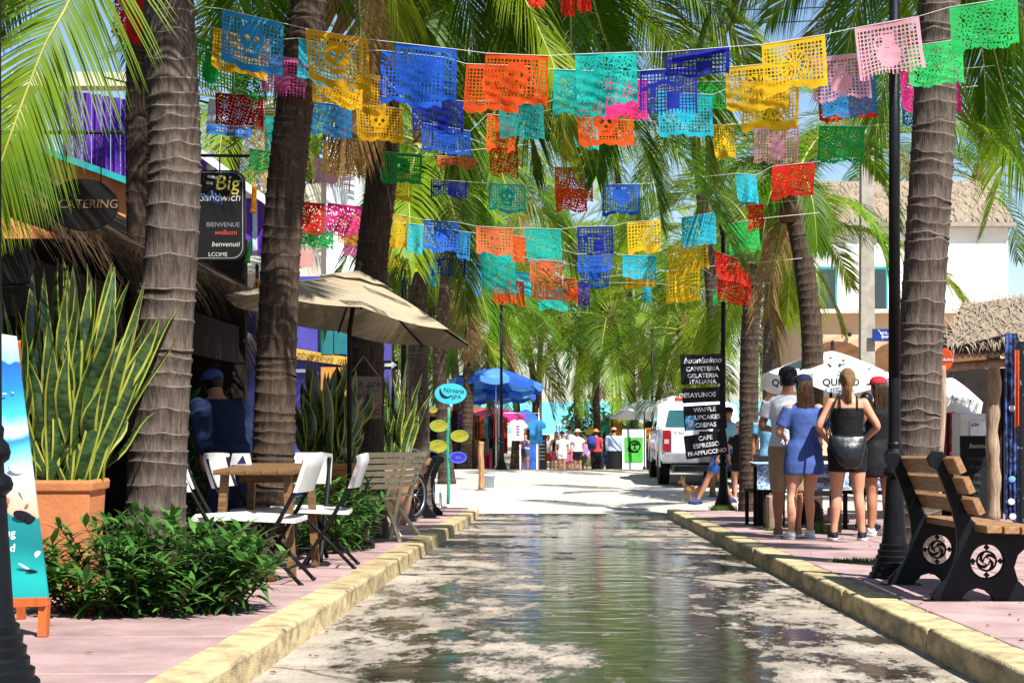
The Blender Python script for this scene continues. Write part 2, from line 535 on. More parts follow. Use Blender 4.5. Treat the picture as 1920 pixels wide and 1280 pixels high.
straw_d = M('shaded dark thatch', (0.10, 0.058, 0.026), (0.035, 0.02, 0.01), scale=20, rough=0.95)  # straw darkened so its colour carries the shade on the left roof
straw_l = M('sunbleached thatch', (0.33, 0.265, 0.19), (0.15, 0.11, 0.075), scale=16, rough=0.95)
glassd = M('dark window glass', (0.02, 0.03, 0.035), rough=0.08, spec=0.8)
inside = M('interior shade colour', (0.022, 0.016, 0.012), (0.012, 0.009, 0.007), rough=0.9)  # near-black colour holds the shade of the open interiors
navy = M('navy paint', (0.02, 0.02, 0.09), rough=0.6)

def thatch(mb, a, b, up, n, rnd, hang=(0.05, 0.4), lng=(0.4, 1.1), wd=0.012, layers=5, spread=0.25, mi=0):
    """strands lying down a slope: eave from a to b, slope rising along up (to the ridge)"""
    a, b, up = Vector(a), Vector(b), Vector(up)
    nr = (b - a).cross(up).normalized()
    if nr.z < 0: nr = -nr
    e = (b - a).normalized(); u = up.normalized()
    for i in range(n):
        t = rnd.random()
        s = rnd.randrange(layers) / layers * up.length + rnd.uniform(0, 0.12)
        p = a + (b - a) * t + u * s + nr * rnd.uniform(0.01, 0.09)
        ln = rnd.uniform(*lng)
        d = (-u + e * rnd.gauss(0, spread) + nr * rnd.gauss(0, 0.06)).normalized()
        h = rnd.uniform(*hang) if s < 0.2 else 0.05
        q0 = p - d * ln * 0.6
        q1 = p + d * h * 0.5
        q2 = q1 + (d * 0.55 + Vector((0, 0, -1)) * rnd.uniform(0.3, 1)).normalized() * h
        wv = e * wd * rnd.uniform(0.5, 1.3)
        k = mb.add([q0 - wv, q0 + wv, q1 - wv, q1 + wv, q2])
        mb.face((k, k + 1, k + 3, k + 2), mi); mb.face((k + 2, k + 3, k + 4), mi)

# --- open-fronted restaurant under thatch coloured dark for its shade, left
t = thing('thatched_restaurant', 'dark open-fronted restaurant under shade-dark palm thatch behind the snake plants', 'restaurant', (-3.3, 8, sz(8)))
o0 = Vector(t.location)
def L(v): return Vector(v) - o0
mb = MB()
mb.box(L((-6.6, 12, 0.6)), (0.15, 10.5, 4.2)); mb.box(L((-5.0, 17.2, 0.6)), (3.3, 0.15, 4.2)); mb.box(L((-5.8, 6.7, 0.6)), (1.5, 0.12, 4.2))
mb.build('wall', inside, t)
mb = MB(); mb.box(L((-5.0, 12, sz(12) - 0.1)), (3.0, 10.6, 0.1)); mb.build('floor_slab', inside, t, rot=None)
for y in (7.6, 10.6, 13.6, 16.4):
    mb = MB(); mb.tube([L((-3.55, y, sz(y) - 0.1)), L((-3.55, y, 2.0))], 0.075, 10); mb.build('post', dark, t)
mb = MB(); mb.prism([L((-3.45, 6.8, 1.55)), L((-3.45, 17, 1.36)), L((-3.45, 17, 1.75)), L((-3.45, 6.8, 1.95))], (0.06, 0, 0)); mb.build('beam', dark, t)
mb = MB()
ea, eb, eu = Vector((-3.2, 6.6, 2.05)), Vector((-3.2, 17.3, 1.98)), Vector((-3.4, 0, 1.9))
mb.prism([L(ea), L(eb), L(eb + eu), L(ea + eu)], (0.03, 0, 0.12))
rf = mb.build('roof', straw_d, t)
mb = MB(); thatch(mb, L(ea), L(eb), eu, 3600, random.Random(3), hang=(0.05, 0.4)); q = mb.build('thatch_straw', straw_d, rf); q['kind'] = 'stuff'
mb = MB(); mb.box(L((-5.9, 13.5, 1.05)), (0.06, 7, 0.55)); mb.build('fascia_panel', cream, t)
mb = MB(); mb.box(L((-5.86, 13.5, 0.72)), (0.06, 7, 0.16)); mb.build('trim_band', ochre, t)
# a second, sunlit fringe of dry palm thatch further down the pavement
t = thing('dry_thatch_awning', 'dry palm thatch awning with a ragged sunlit fringe behind the big ringed trunk', 'awning', (-3.3, 17.6, sz(17.6)))
o0 = Vector(t.location)
a_, b_, u_ = P(372, 590, 17.4), P(470, 640, 19.5), Vector((-1.2, 0.3, 0.75))
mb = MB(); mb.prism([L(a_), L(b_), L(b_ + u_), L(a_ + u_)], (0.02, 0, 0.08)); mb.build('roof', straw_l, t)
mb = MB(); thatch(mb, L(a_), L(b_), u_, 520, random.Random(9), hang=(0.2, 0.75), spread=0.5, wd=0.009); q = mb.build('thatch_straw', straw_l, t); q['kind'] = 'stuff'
for d, s in ((17.6, a_), (19.4, b_)):
    mb = MB(); mb.tube([L((s.x - 0.15, d, sz(d) - 0.05)), L((s.x - 0.15, d, s.z + 0.05))], 0.06, 8); mb.build('post', dark, t)

def block(t, poly, D0, D1, mat, name='wall', base=True):
    """gable outline given in photo pixels at distance D0, pushed back to D1"""
    o = Vector(t.location)
    mb = MB(); mb.prism([P(x, y, D0) - o for x, y in poly], (0, D1 - D0, 0)); return mb.build(name, mat, t, fix=True)
def slab(t, x0, y0, x1, y1, D, th, mat, name, parent=None, bevel=0):
    o = Vector(t.location)
    a, b = P(x0, y0, D), P(x1, y1, D)
    mb = MB(); mb.box((a + b) / 2 - o, (abs(b.x - a.x), th, abs(a.z - b.z))); return mb.build(name, mat, parent or t, bevel=bevel)
def bld(name, label, px, D):
    return thing(name, label, 'building', (XP(px, D), D, sz(min(D, 43))))
# orange gabled house
t = bld('orange_house', 'orange limewashed gable house with teal roof edge behind the round catering sign', 180, 18)
o = Vector(t.location)
block(t, [(-60, 236), (60, 272), (262, 356), (262, 1010), (-60, 1010)], 18, 19, stucco_o)
mb = MB(); mb.bar(P(-70, 226, 17.96) - o, P(272, 352, 17.96) - o, 0.3, 0.07); mb.build('roof_edge', teal, t)
for i in range(7):
    x = 118 + i * 18
    mb = MB(); mb.sheet(lambda u, v, x=x: P(x + u * 17, 168 + v * 150 + i * 3, 18.25 + 0.04 * math.sin(u * 9)) - o, 8, 4); mb.build('curtain', purple, t)
slab(t, 30, 140, 250, 166, 18.4, 0.3, cream, 'upper_cornice')
slab(t, 22, 166, 60, 330, 18.5, 0.25, cream, 'upper_pillar')
# white gable shop
t = bld('white_gable_shop', 'white gabled shop with purple door panels behind the hanging menu board', 430, 21)
o = Vector(t.location)
block(t, [(300, 300), (360, 280), (500, 385), (500, 975), (300, 975)], 21, 21.7, stucco_w)
mb = MB(); mb.bar(P(350, 268, 20.93) - o, P(510, 384, 20.93) - o, 0.5, 0.09); mb.build('roof_edge', white, t)
for x0, x1 in ((462, 472), (484, 494), (372, 386), (404, 410)):
    slab(t, x0, 372 if x0 > 440 else 300, x1, 478, 20.97, 0.04, purple, 'purple_panel')
slab(t, 474, 380, 483, 470, 20.965, 0.03, M('pale blue paint', (0.45, 0.55, 0.8), rough=0.6), 'pale_panel')
slab(t, 340, 545, 498, 800, 20.96, 0.05, navy, 'dark_shop_front')
mb = MB(); mb.prism([P(340, 480, 20.9) - o, P(492, 488, 20.9) - o, P(492, 514, 20.2) - o, P(340, 514, 20.2) - o], (0, 0.02, 0.05)); mb.build('awning', cream, t)
# violet building
t = bld('violet_building', 'violet blue building with teal window and ochre lettered band below the beige parasol', 600, 28)
o = Vector(t.location)
block(t, [(500, 540), (668, 560), (668, 960), (500, 960)], 28, 34, stucco_p)
w1 = slab(t, 601, 600, 650, 664, 27.95, 0.06, teal, 'window'); slab(t, 603, 603, 624, 664, 27.9, 0.03, M('teal glass', (0.02, 0.16, 0.18), rough=0.15, spec=0.8), 'pane', w1); slab(t, 627, 603, 649, 664, 27.9, 0.03, MATS['teal glass'], 'pane', w1)
mb = MB(); mb.prism([P(548, 652, 27.9) - o, P(668, 672, 27.9) - o, P(668, 688, 27.9) - o, P(548, 672, 27.9) - o], (0, 0.05, 0)); bnd = mb.build('sign_band', ochre, t)
lettering('whole equals  rote', 0.125, black, bnd, P(606, 670, 27.86) - o, (R(90), R(9), 0), shear=0.3)
dr = slab(t, 602, 688, 652, 850, 27.94, 0.05, M('amber door', (0.55, 0.24, 0.05), rough=0.5), 'door')
lettering('So\nAmigo', 0.11, black, dr, P(627, 706, 27.88) - o, shear=0.3)
slab(t, 552, 692, 577, 698, 27.95, 0.05, white, 'white_rail')
slab(t, 560, 470, 586, 500, 27.96, 0.05, M('faded pink', (0.55, 0.25, 0.22), rough=0.8), 'upper_window')
slab(t, 500, 520, 690, 545, 28, 0.5, stucco_p, 'parapet')
# pale tower house behind the flags
t = bld('pale_tower_house', 'pale cream tower house with pitched cap showing behind the yellow flags', 640, 34)
block(t, [(612, 238), (640, 208), (664, 232), (664, 980), (612, 980)], 34, 37, stucco_w)
slab(t, 488, 190, 530, 214, 33.5, 0.5, cream, 'cornice'); slab(t, 492, 214, 528, 360, 33.7, 0.4, cream, 'pillar')
block(t, [(500, 360), (612, 340), (612, 980), (500, 980)], 34.2, 37, cream, 'side_wing')

# --- right: peach building with white wall and thatch roof above
t = bld('peach_building', 'long peach building with arched doorway across the crossing under a white upper wall', 1760, 36)
o = Vector(t.location)
pw = block(t, [(1505, 586), (2250, 586), (2250, 915), (1505, 915)], 36, 41, stucco_b)
mb = MB(); mb.box(P(1878, 584, 35.95) - o, (9.1, 0.5, 0.09)); mb.build('coping', cream, t)
up = block(t, [(1500, 424), (1890, 424), (1890, 600), (1500, 600)], 38, 41.5, stucco_w, 'upper_wall')
mb = MB(); mb.box(P(1700, 422, 37.95) - o, (5.1, 0.4, 0.1)); mb.build('wall_cap', M('grey cap', (0.3, 0.27, 0.24), rough=0.9), t)
for x in (1552, 1647):
    wn = slab(t, x - 17, 500, x + 17, 586, 37.97, 0.06, teal, 'window'); slab(t, x - 14, 505, x + 14, 580, 37.93, 0.02, glassd, 'pane', wn)
arch = [(-0.62, -1.6), (0.62, -1.6), (0.62, 0.0)] + [(0.62 * math.cos(a), 0.34 * math.sin(a)) for a in [math.pi * i / 12 for i in range(1, 12)]] + [(-0.62, 0.0)]
for x in (1568, 1690, 1800):
    q = put('arched_doorway', outline_mesh([arch], 0.05), M('brown door', (0.16, 0.075, 0.03), rough=0.6), t, P(x, 668, 35.97) - o, FACE)
mb = MB(); mb.ell(P(1593, 627, 35.9) - o, (0.05, 0.06, 0.05)); mb.build('wall_lamp', black, t)
slab(t, 1770, 690, 1860, 742, 35.9, 0.06, cream, 'roller_shutter')
for i in range(7): slab(t, 1770, 692 + i * 7, 1860, 694.5 + i * 7, 35.86, 0.03, M('shutter slat', (0.5, 0.36, 0.22), rough=0.6), 'shutter_slat')
mb = MB()
ra, rb, ru = P(1500, 420, 39.5), P(1900, 418, 39.5), Vector((0, 2.2, 1.25))
mb.prism([ra - o, rb - o, rb + ru + Vector((-0.4, 0, 0)) - o, ra + ru - o], (0, 0.05, 0.1)); rf = mb.build('thatch_roof', straw_l, t)
mb = MB(); thatch(mb, ra - o, rb - o, ru, 1500, random.Random(5), hang=(0.05, 0.2), lng=(0.3, 0.8), wd=0.02, layers=7); q = mb.build('thatch_straw', straw_l, rf); q['kind'] = 'stuff'
# concrete utility pole with the street sign
t = thing('utility_pole', 'pale square concrete utility pole with white painted foot behind the dotted parasol', 'utility pole', (XP(1625, 31), 31, rz(31)))
mb = MB(); mb.box((0, 0, 4.2), (0.30, 0.30, 8.4), taper=0.72); mb.build('shaft', M('pole concrete', (0.36, 0.33, 0.28), (0.26, 0.235, 0.2), scale=6, rough=0.9, bump=0.3), t)
mb = MB(); mb.box((0, 0, 1.25), (0.31, 0.31, 2.5)); mb.build('painted_foot', white, t)
sb = thing('street_name_sign', 'small dark blue street name sign fixed beside the concrete pole', 'street sign', P(1652, 628, 30.75))
mb = MB(); mb.box((0, 0, 0), (0.34, 0.02, 0.24)); mb.build('plate', M('sign blue', (0.012, 0.04, 0.22), rough=0.4), sb, bevel=0.004)
lettering('HOLA\nMAR', 0.075, white, sb, (0.08, -0.014, 0))
mb = MB(); mb.tube([(-0.06 + 0.09 * math.sin(a * 0.5), -0.013, 0.1 - a * 0.05) for a in range(5)], 0.006, 5); mb.build('emblem', white, sb)
# --- right: thatched stall
t = thing('thatched_stall', 'thatched market stall roof on a rough timber post beyond the bench', 'market stall', (XP(1862, 21.5), 21.5, sz(21.5)))
o = Vector(t.location)
mb = MB()
pp = [Vector((0.0, 0, 0)), Vector((0.015, 0, 0.6)), Vector((-0.015, 0, 1.2)), Vector((0.02, 0, 1.75)), Vector((0.0, 0, 2.25))]
mb.tube(spline(pp, 5), [0.088 + 0.012 * math.sin(i * 1.7) for i in range(21)], 12); mb.build('post', greywood, t)
mb = MB(); mb.tube(spline([P(1765, 690, 21.5) - o, P(1850, 682, 21.4) - o, P(1960, 676, 21.4) - o], 4), 0.06, 8); mb.build('beam', greywood, t)
for i in range(16):
    a = P(1772 + i * 11, 668 - i * 0.3, 21.0)
    mb = MB(); mb.tube([a - o, a + Vector((0.02, 1.6, 0.42)) - o], random.uniform(0.028, 0.04), 7); mb.build('rafter', greywood, t)
mb = MB(); mb.bar(P(1764, 662, 20.9) - o, P(1892, 630, 20.9) - o, 0.05, 0.07); mb.build('dark_fascia', iron, t)
mb = MB()
ra, rb, ru = P(1775, 655, 20.9), P(2000, 628, 20.9), Vector((0.6, 1.6, 0.62))
mb.prism([ra - o, rb - o, rb + ru - o, ra + ru - o], (0, 0.03, 0.07)); rf = mb.build('roof', straw_l, t)
mb = MB(); thatch(mb, ra - o, rb - o, ru, 900, random.Random(8), hang=(0.03, 0.16), lng=(0.3, 0.9), wd=0.01, spread=0.6); q = mb.build('thatch_straw', straw_l, rf); q['kind'] = 'stuff'
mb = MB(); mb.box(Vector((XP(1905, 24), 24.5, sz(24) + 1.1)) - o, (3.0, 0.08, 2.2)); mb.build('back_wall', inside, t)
# ================================================================ palms
leafm = M('palm leaflet green', (0.085, 0.20, 0.006), (0.04, 0.115, 0.004), scale=1.2, rough=0.5, transl=0.48, rand=0.24, hue=0.03, spec=0.22)
leafy = M('palm leaflet yellow green', (0.21, 0.31, 0.008), (0.09, 0.20, 0.006), scale=1.2, rough=0.5, transl=0.5, rand=0.22, hue=0.03, spec=0.22)
leafdry = M('dry palm leaflet', (0.30, 0.19, 0.07), (0.16, 0.09, 0.035), scale=2, rough=0.8, transl=0.25, rand=0.2)
rachis = M('palm midrib', (0.34, 0.34, 0.07), (0.22, 0.24, 0.05), rough=0.45)
barkg = M('palm bark', (0.115, 0.088, 0.070), (0.038, 0.028, 0.022), scale=9, stretch=(4, 4, 0.7), rough=0.9, bump=0.6, bscale=22, rand=0.12)
barkd = M('palm bark dark', (0.075, 0.05, 0.034), (0.024, 0.016, 0.011), scale=9, stretch=(4, 4, 0.7), rough=0.9, bump=0.6, bscale=22, rand=0.12)
scar = M('palm leaf scar', (0.22, 0.175, 0.14), (0.08, 0.06, 0.047), scale=14, rough=0.9)
scard = M('palm leaf scar dark', (0.10, 0.07, 0.05), (0.035, 0.024, 0.017), scale=14, rough=0.9)
husk = M('coconut husk', (0.22, 0.26, 0.05), (0.15, 0.13, 0.04), scale=5, rough=0.5)
fibre = M('palm crown fibre', (0.16, 0.10, 0.05), (0.07, 0.045, 0.025), scale=12, rough=0.95)

def frond(pts, nl, ll, rnd, droop=0.5, w=0.028, rr=0.02, side=None, start=0.13, sweep=0.55, segs=3, vup=0.25):
    """midrib along pts (world-up gravity) with leaflets both sides; mat 0 leaf, 1 midrib"""
    pts = [Vector(p) for p in pts]
    mb = MB()
    n = len(pts)
    acc = [0.0]
    for a, b in zip(pts, pts[1:]): acc.append(acc[-1] + (b - a).length)
    T = acc[-1]
    mb.tube(pts, [lerp(rr, rr * 0.16, (a / T) ** 0.8) for a in acc], 5, mi=1)
    def at(s):
        d = s * T
        for i in range(n - 1):
            if d <= acc[i + 1] or i == n - 2:
                return pts[i].lerp(pts[i + 1], (d - acc[i]) / max(1e-6, acc[i + 1] - acc[i])), (pts[i + 1] - pts[i]).normalized()
    for i in range(nl):
        s = start + (1 - start) * (i + rnd.uniform(-0.2, 0.2)) / (nl - 1)
        s = min(0.995, max(0.02, s))
        p, t = at(s)
        if side is not None: sv = side - t * side.dot(t)
        else: sv = t.cross(Vector((0, 0, 1)))
        if sv.length < 0.05: sv = Vector((1, 0, 0))
        sv.normalize()
        up = sv.cross(t).normalized()
        if up.z < 0 and side is None: up = -up
        x = (s - start) / (1 - start)
        ln = ll * (0.45 + 0.75 * math.sin(math.pi * min(1, 0.18 + x * 0.70))) * (1 if x < 0.82 else lerp(1, 0.5, (x - 0.82) / 0.18))
        for sg in (-1, 1):
            if rnd.random() < 0.03: continue
            l2 = ln * rnd.uniform(0.85, 1.1)
            d = (t * (sweep + 0.5 * x) + sv * sg * (0.9 - 0.35 * x) + up * (vup + rnd.uniform(-0.12, 0.12))).normalized()
            q = p.copy(); k = len(mb.v)
            wd = w * rnd.uniform(0.8, 1.15)
            prev = d
            for j in range(segs + 1):
                f = j / segs
                ww = wd * (0.55 + 1.4 * f if f < 0.34 else 1.03 * (1 - f) ** 0.75 + 0.03)
                wv = prev.cross(up.cross(prev)).cross(prev)
                wv = (t - prev * t.dot(prev))
                if wv.length < 1e-3: wv = up
                wv = wv.normalized() * ww
                mb.v.append(tuple(q - wv * 0.5)); mb.v.append(tuple(q + wv * 0.5))
                prev = (d + Vector((0, 0, -1)) * droop * (f * 1.6 + 0.15) * rnd.uniform(0.85, 1.15)).normalized()
                q = q + prev * l2 / segs
            for j in range(segs):
                mb.face((k + 2 * j, k + 2 * j + 1, k + 2 * j + 3, k + 2 * j + 2), 0, True)
    return mb
def arc(a0, bend, L, n=12, side=0.0, rnd=None):
    p = Vector((0, 0, 0)); out = [p.copy()]
    for i in range(n):
        s = (i + 0.5) / n
        a = a0 - bend * s ** 1.25
        p = p + Vector((math.cos(a), side * s, math.sin(a))) * L / n
        out.append(p.copy())
    return out
PROTO = {}
def proto(k, v, far=False):
    key = (k, v, far)
    if key not in PROTO:
        rnd = random.Random(k * 31 + v * 7)
        a0, bend, dr = [(1.35, 1.15, 0.22), (1.0, 1.6, 0.32), (0.62, 1.55, 0.42), (0.25, 1.35, 0.55), (-0.15, 1.15, 0.7), (-0.75, 0.75, 0.8)][k]
        mb = frond(arc(R(math.degrees(a0)), bend * rnd.uniform(0.85, 1.15), 1.0, 9 if far else 13, rnd.uniform(-0.25, 0.25)), 46 if far else 78, 0.235, rnd, dr, w=0.014 if far else 0.0095, rr=0.0085, segs=2 if far else 3)
        PROTO[key] = mb.mesh('frond')
        PROTO[key].materials.append(leafm); PROTO[key].materials.append(rachis)
    return PROTO[key]
NF = 0
def crown(t, top, n, L, rnd, far=False, yellow=0.4, dry=0.06, amin=0, skip=None, coco=True, az0=0):
    o = Vector(t.location)
    for i in range(n):
        f = (i + 0.5) / n
        k = min(5, int(f * 6))
        k = max(amin, k)
        az = i * 2.39996 + rnd.uniform(-0.25, 0.25) + az0
        if skip and skip(az % (2 * math.pi), k): continue
        me = proto(k, rnd.randrange(3), far)
        q = put('frond', me, None, t, top - o + Vector((math.cos(az), math.sin(az), 0)) * 0.06 + Vector((0, 0, -0.05 * k)), (rnd.uniform(-0.12, 0.12), rnd.uniform(-0.1, 0.1), az))
        s = L * rnd.uniform(0.82, 1.12)
        q.scale = (s, s, s)
        r = rnd.random()
        if k >= 5 and r < dry * 5: mt = leafdry
        elif r < yellow: mt = leafy
        else: mt = leafm
        if mt is not leafm:
            q.material_slots[0].link = 'OBJECT'; q.material_slots[0].material = mt
    mb = MB(); mb.lathe([(0.13, -0.5), (0.19, -0.3), (0.22, -0.1), (0.17, 0.12), (0.07, 0.35), (0.01, 0.5)], top - o, 10); mb.build('crown_shaft', fibre, t)
    if coco:
        for i in range(5):
            a = rnd.uniform(0, 6.28)
            mb = MB(); mb.ell((0, 0, 0), (0.11, 0.11, 0.14), nu=8, nv=6); mb.build('coconut', husk, t, top - o + Vector((math.cos(a) * 0.24, math.sin(a) * 0.24, -0.28 - rnd.uniform(0, 0.15))))
def trunk(t, pts, r0, r1, ring, rnd, mats, seg=20, flare=1.35, detail=1.0):
    """tapered ringed stem along pts"""
    o = Vector(t.location)
    path = spline([Vector(p) - o for p in pts], 10)
    acc = [0.0]
    for a, b in zip(path, path[1:]): acc.append(acc[-1] + (b - a).length)
    T = acc[-1]
    def at(d):
        for i in range(len(path) - 1):
            if d <= acc[i + 1] or i == len(path) - 2:
                return path[i].lerp(path[i + 1], (d - acc[i]) / (acc[i + 1] - acc[i]))
    rows = []                                    # (height, radius factor, material, waviness phase)
    d = 0.0
    while d < T:
        L = ring * rnd.uniform(0.45, 1.6)
        rows += [(d + 0.006, 0.975, 0), (d + L * 0.5, 0.985, 0), (d + L - 0.022, 1.005, 0), (d + L - 0.009, 1.033, 1), (d + L - 0.002, 1.033, 1)]
        d += L
    mb = MB(); n = 0
    ph = 0.0
    tilt = (0, 0, 0)
    for i, (h, rf, mi) in enumerate(rows):
        if h > T: break
        if i % 5 == 2:
            tilt = (rnd.uniform(-0.022, 0.022), rnd.uniform(0, 6.28), rnd.uniform(0.0, 0.014))
        p = at(h); p2 = at(min(T, h + 0.05)); tn = (p2 - at(max(0, h - 0.05))).normalized()
        s, u = frame_of(tn, Vector((0, 1, 0)))
        rad = lerp(r0, r1, h / T) * (1 + (flare - 1) * math.exp(-h / 0.35)) * rf
        for j in range(seg):
            a = 2 * math.pi * j / seg
            wob = (tilt[0] * math.cos(a - tilt[1]) + tilt[2] * math.sin(3 * a + tilt[1]) + tilt[2] * 0.6 * math.sin(7 * a + 2 * tilt[1])) * detail if i % 5 != 1 else 0
            rr = rad * (1 + 0.012 * math.sin(5 * a + h * 3))
            mb.v.append(tuple(p + (s * math.cos(a) + u * math.sin(a)) * rr + tn * wob))
        if n:
            m_ = mi if mi == rows[i - 1][2] else 0
            for j in range(seg):
                a, b = (n - 1) * seg + j, (n - 1) * seg + (j + 1) % seg
                mb.face((a, b, b + seg, a + seg), m_, True)
        n += 1
    return mb.build('trunk', mats, t, fix=True)
def palm(label, pts, r0, r1, n, L, seed, mats=(barkd, scard), ring=0.11, far=False, group=None, crown_on=True, seg=20, **kw):
    rnd = random.Random(seed)
    b = Vector(pts[0])
    t = thing('palm_tree', label, 'palm tree', b, group=group)
    trunk(t, pts, r0, r1, ring, rnd, mats, seg if not far else 10)
    if crown_on: crown(t, Vector(pts[-1]), n, L, rnd, far, **kw)
    return t
def G(px, D): return Vector((XP(px, D), D, sz(D) - 0.03))
def hero(t, pts, nl, ll, seed, mat=None, side=None, **kw):
    o = Vector(t.location)
    q = frond(spline([Vector(p) - o for p in pts], 5), nl, ll, random.Random(seed), side=side, **kw).build('frond', [mat or leafm, rachis], t)
    return q
grp = 'coconut palms beside the street'
# left row
L1 = palm('thick grey ringed palm trunk rising from the leafy shrub beside terracotta planter', [G(285, 10.6), P(297, 880, 10.6), P(312, 600, 10.6), P(328, 300, 10.6), P(315, 0, 10.6), P(300, -330, 10.6), P(300, -560, 10.6)], 0.185, 0.158, 11, 3.0, 11, (barkg, scar), 0.125, seg=28, skip=lambda az, k: k >= 4 and 3.5 < az < 5.9, yellow=0.3, coco=False)
L1b = palm('slim dark palm trunk half hidden behind the thick ringed trunk', [G(262, 12.6), P(262, 560, 12.6), P(258, 250, 12.6), P(262, -120, 12.6), P(280, -420, 12.6)], 0.10, 0.085, 9, 2.6, 12, skip=lambda az, k: k >= 4 and 3.5 < az < 5.9, coco=False)
L2 = palm('dark leaning palm trunk between the folding chairs and the beige parasol', [G(510, 13.2), P(513, 850, 13.2), P(520, 620, 13.2), P(532, 400, 13.2), P(556, 170, 13.2), P(582, -20, 13.2), P(600, -260, 13.2), P(606, -420, 13.2)], 0.175, 0.14, 13, 3.0, 13, ring=0.10, skip=lambda az, k: k >= 4 and 3.6 < az < 5.8, coco=False)
L3 = palm('palm trunk carrying the hand-painted wooden board', [G(688, 17), P(688, 800, 17), P(690, 600, 17), P(700, 460, 17), P(716, 320, 17), P(722, 120, 17), P(720, -40, 17), P(712, -200, 17)], 0.19, 0.15, 12, 3.0, 14, yellow=0.4, skip=lambda az, k: k >= 2 and (az > 5.2 or az < 0.9))
L4 = palm('grey palm trunk standing beside the stored bicycles', [G(786, 23), P(785, 740, 23), P(783, 560, 23), P(790, 420, 23), P(800, 250, 23)], 0.16, 0.13, 20, 3.0, 15, (barkg, scar), yellow=0.5)
# right row
R1 = palm('thick pale ringed palm trunk behind the near lamp post and bench', [G(1722, 12.4), P(1716, 900, 12.4), P(1724, 690, 12.4), P(1737, 470, 12.4), P(1750, 240, 12.4), P(1762, 0, 12.4), P(1772, -300, 12.4), P(1775, -480, 12.4)], 0.175, 0.155, 10, 3.0, 21, (barkg, scar), 0.115, seg=28, skip=lambda az, k: (k >= 3 and 3.3 < az < 5.6) or (k > 0 and az < 3.0), yellow=0.3, coco=False)
R2 = palm('curved palm trunk rising through the dotted white parasol', [G(1516, 20.5), P(1521, 800, 20.5), P(1523, 640, 20.5), P(1508, 500, 20.5), P(1490, 400, 20.5), P(1482, 345, 20.5)], 0.155, 0.125, 16, 2.6, 22, (barkd, scard), 0.09, yellow=0.35, skip=lambda az, k: (k >= 3 and 2.3 < az < 5.6) or az > 4.3 or az < 0.4, coco=False)
R3 = palm('dark palm trunk beside the menu-board lamp post', [G(1408, 25.7), P(1404, 800, 25.7), P(1406, 640, 25.7), P(1412, 540, 25.7), P(1420, 440, 25.7)], 0.165, 0.14, 7, 2.6, 23, yellow=0.6, skip=lambda az, k: k >= 3 and 2.4 < az < 5.6)
R4 = palm('pale slim palm trunk behind the dark one by the menu boards', [G(1445, 30), P(1444, 720, 30), P(1446, 560, 30), P(1452, 400, 30)], 0.15, 0.13, 6, 2.8, 24, (barkg, scar), yellow=0.7)
# beyond the crossing, towards the beach
for i, (px, D, cy, lean, n, L, lab) in enumerate([
    (846, 54, 585, -6, 16, 3.0, 'palm behind the blue parasol on the beach side of the crossing'),
    (884, 50, 560, 10, 22, 3.1, 'slim palm beside the blue parasol stall'),
    (1006, 70, 565, -30, 24, 4.6, 'tall full palm leaning over the clothes stall by the beach'),
    (925, 62, 470, 12, 24, 4.2, 'tall palm rising above the blue parasol and clothes stall'),
    (1290, 47, 610, -8, 24, 3.3, 'yellowing palm with fruit behind the white pickup'),
    (1196, 60, 590, -50, 24, 3.8, 'leaning palm over the beach parasols'),
    (1330, 72, 470, 16, 24, 4.0, 'tall palm behind the pickup roof'),
    (1340, 42, 520, 12, 22, 3.2, 'palm between the menu boards and the pickup'),
    (838, 36, 400, 14, 22, 3.0, 'palm above the crossing corner beside the round spa sign'),
    (1400, 66, 440, -10, 22, 3.6, 'tall palm far behind the menu-board lamp post'),
    (742, 40, 330, 10, 22, 3.6, 'tall palm behind the pale tower house'),
    (600, 40, 300, -14, 22, 3.6, 'palm behind the violet building'),
    (440, 33, 180, 8, 22, 3.4, 'palm rising behind the white gable shop'),
    (1160, 84, 610, -20, 24, 4.0, 'far palm by the beach above the walking crowd'),
    (1085, 76, 585, 14, 26, 4.4, 'full palm at the beach between the crowd and the clothes stall'),
    (1120, 66, 520, 20, 26, 4.2, 'tall palm at the beach behind the walking women'),
    (965, 66, 640, -16, 24, 3.6, 'low palm behind the bright blue football shirt'),
    (1236, 70, 640, 16, 26, 3.6, 'low full palm behind the square white market parasol'),
    (1310, 60, 560, -14, 26, 4.0, 'full palm far behind the cafe name board'),
    (1010, 92, 500, 20, 26, 5.0, 'very tall beach palm rising over the blue parasols'),
    (1215, 95, 480, -30, 26, 5.0, 'very tall beach palm rising over the white market parasols'),
    (1190, 74, 250, -40, 20, 5.0, 'tall leaning beach palm whose crown fills the sky between flags'),
    (872, 47, 230, 60, 24, 3.8, 'tall leaning palm by the clothes stall whose crown shows behind orange flags'),
    (1335, 39, 190, -40, 15, 3.6, 'tall leaning palm between menu boards and pickup with a high crown'),
    (800, 50, 560, 10, 24, 3.6, 'palm behind the grey trunk at the crossing corner'),
    (760, 46, 470, -10, 24, 3.6, 'palm behind the lamp post and parasol edge'),
    (1640, 52, 250, 10, 22, 4.0, 'palm standing behind the peach building'),
    (1820, 47, 330, 14, 20, 3.4, 'palm behind the thatch roof of the peach building'),
]):
    rnd = random.Random(100 + i)
    top = P(px + lean, cy, D)
    b = Vector((XP(px, D), D, rz(D) - 0.05))
    mid = b.lerp(top, 0.5) + Vector((-0.25 * math.copysign(1, lean), 0, 0))
    palm(lab, [b, b.lerp(mid, 0.5), mid, top], 0.17, 0.13, n, L, 200 + i, far=True, ring=0.16, yellow=0.62 if 820 < px < 1420 else 0.4, group='palms beyond the crossing', coco=(D < 60))
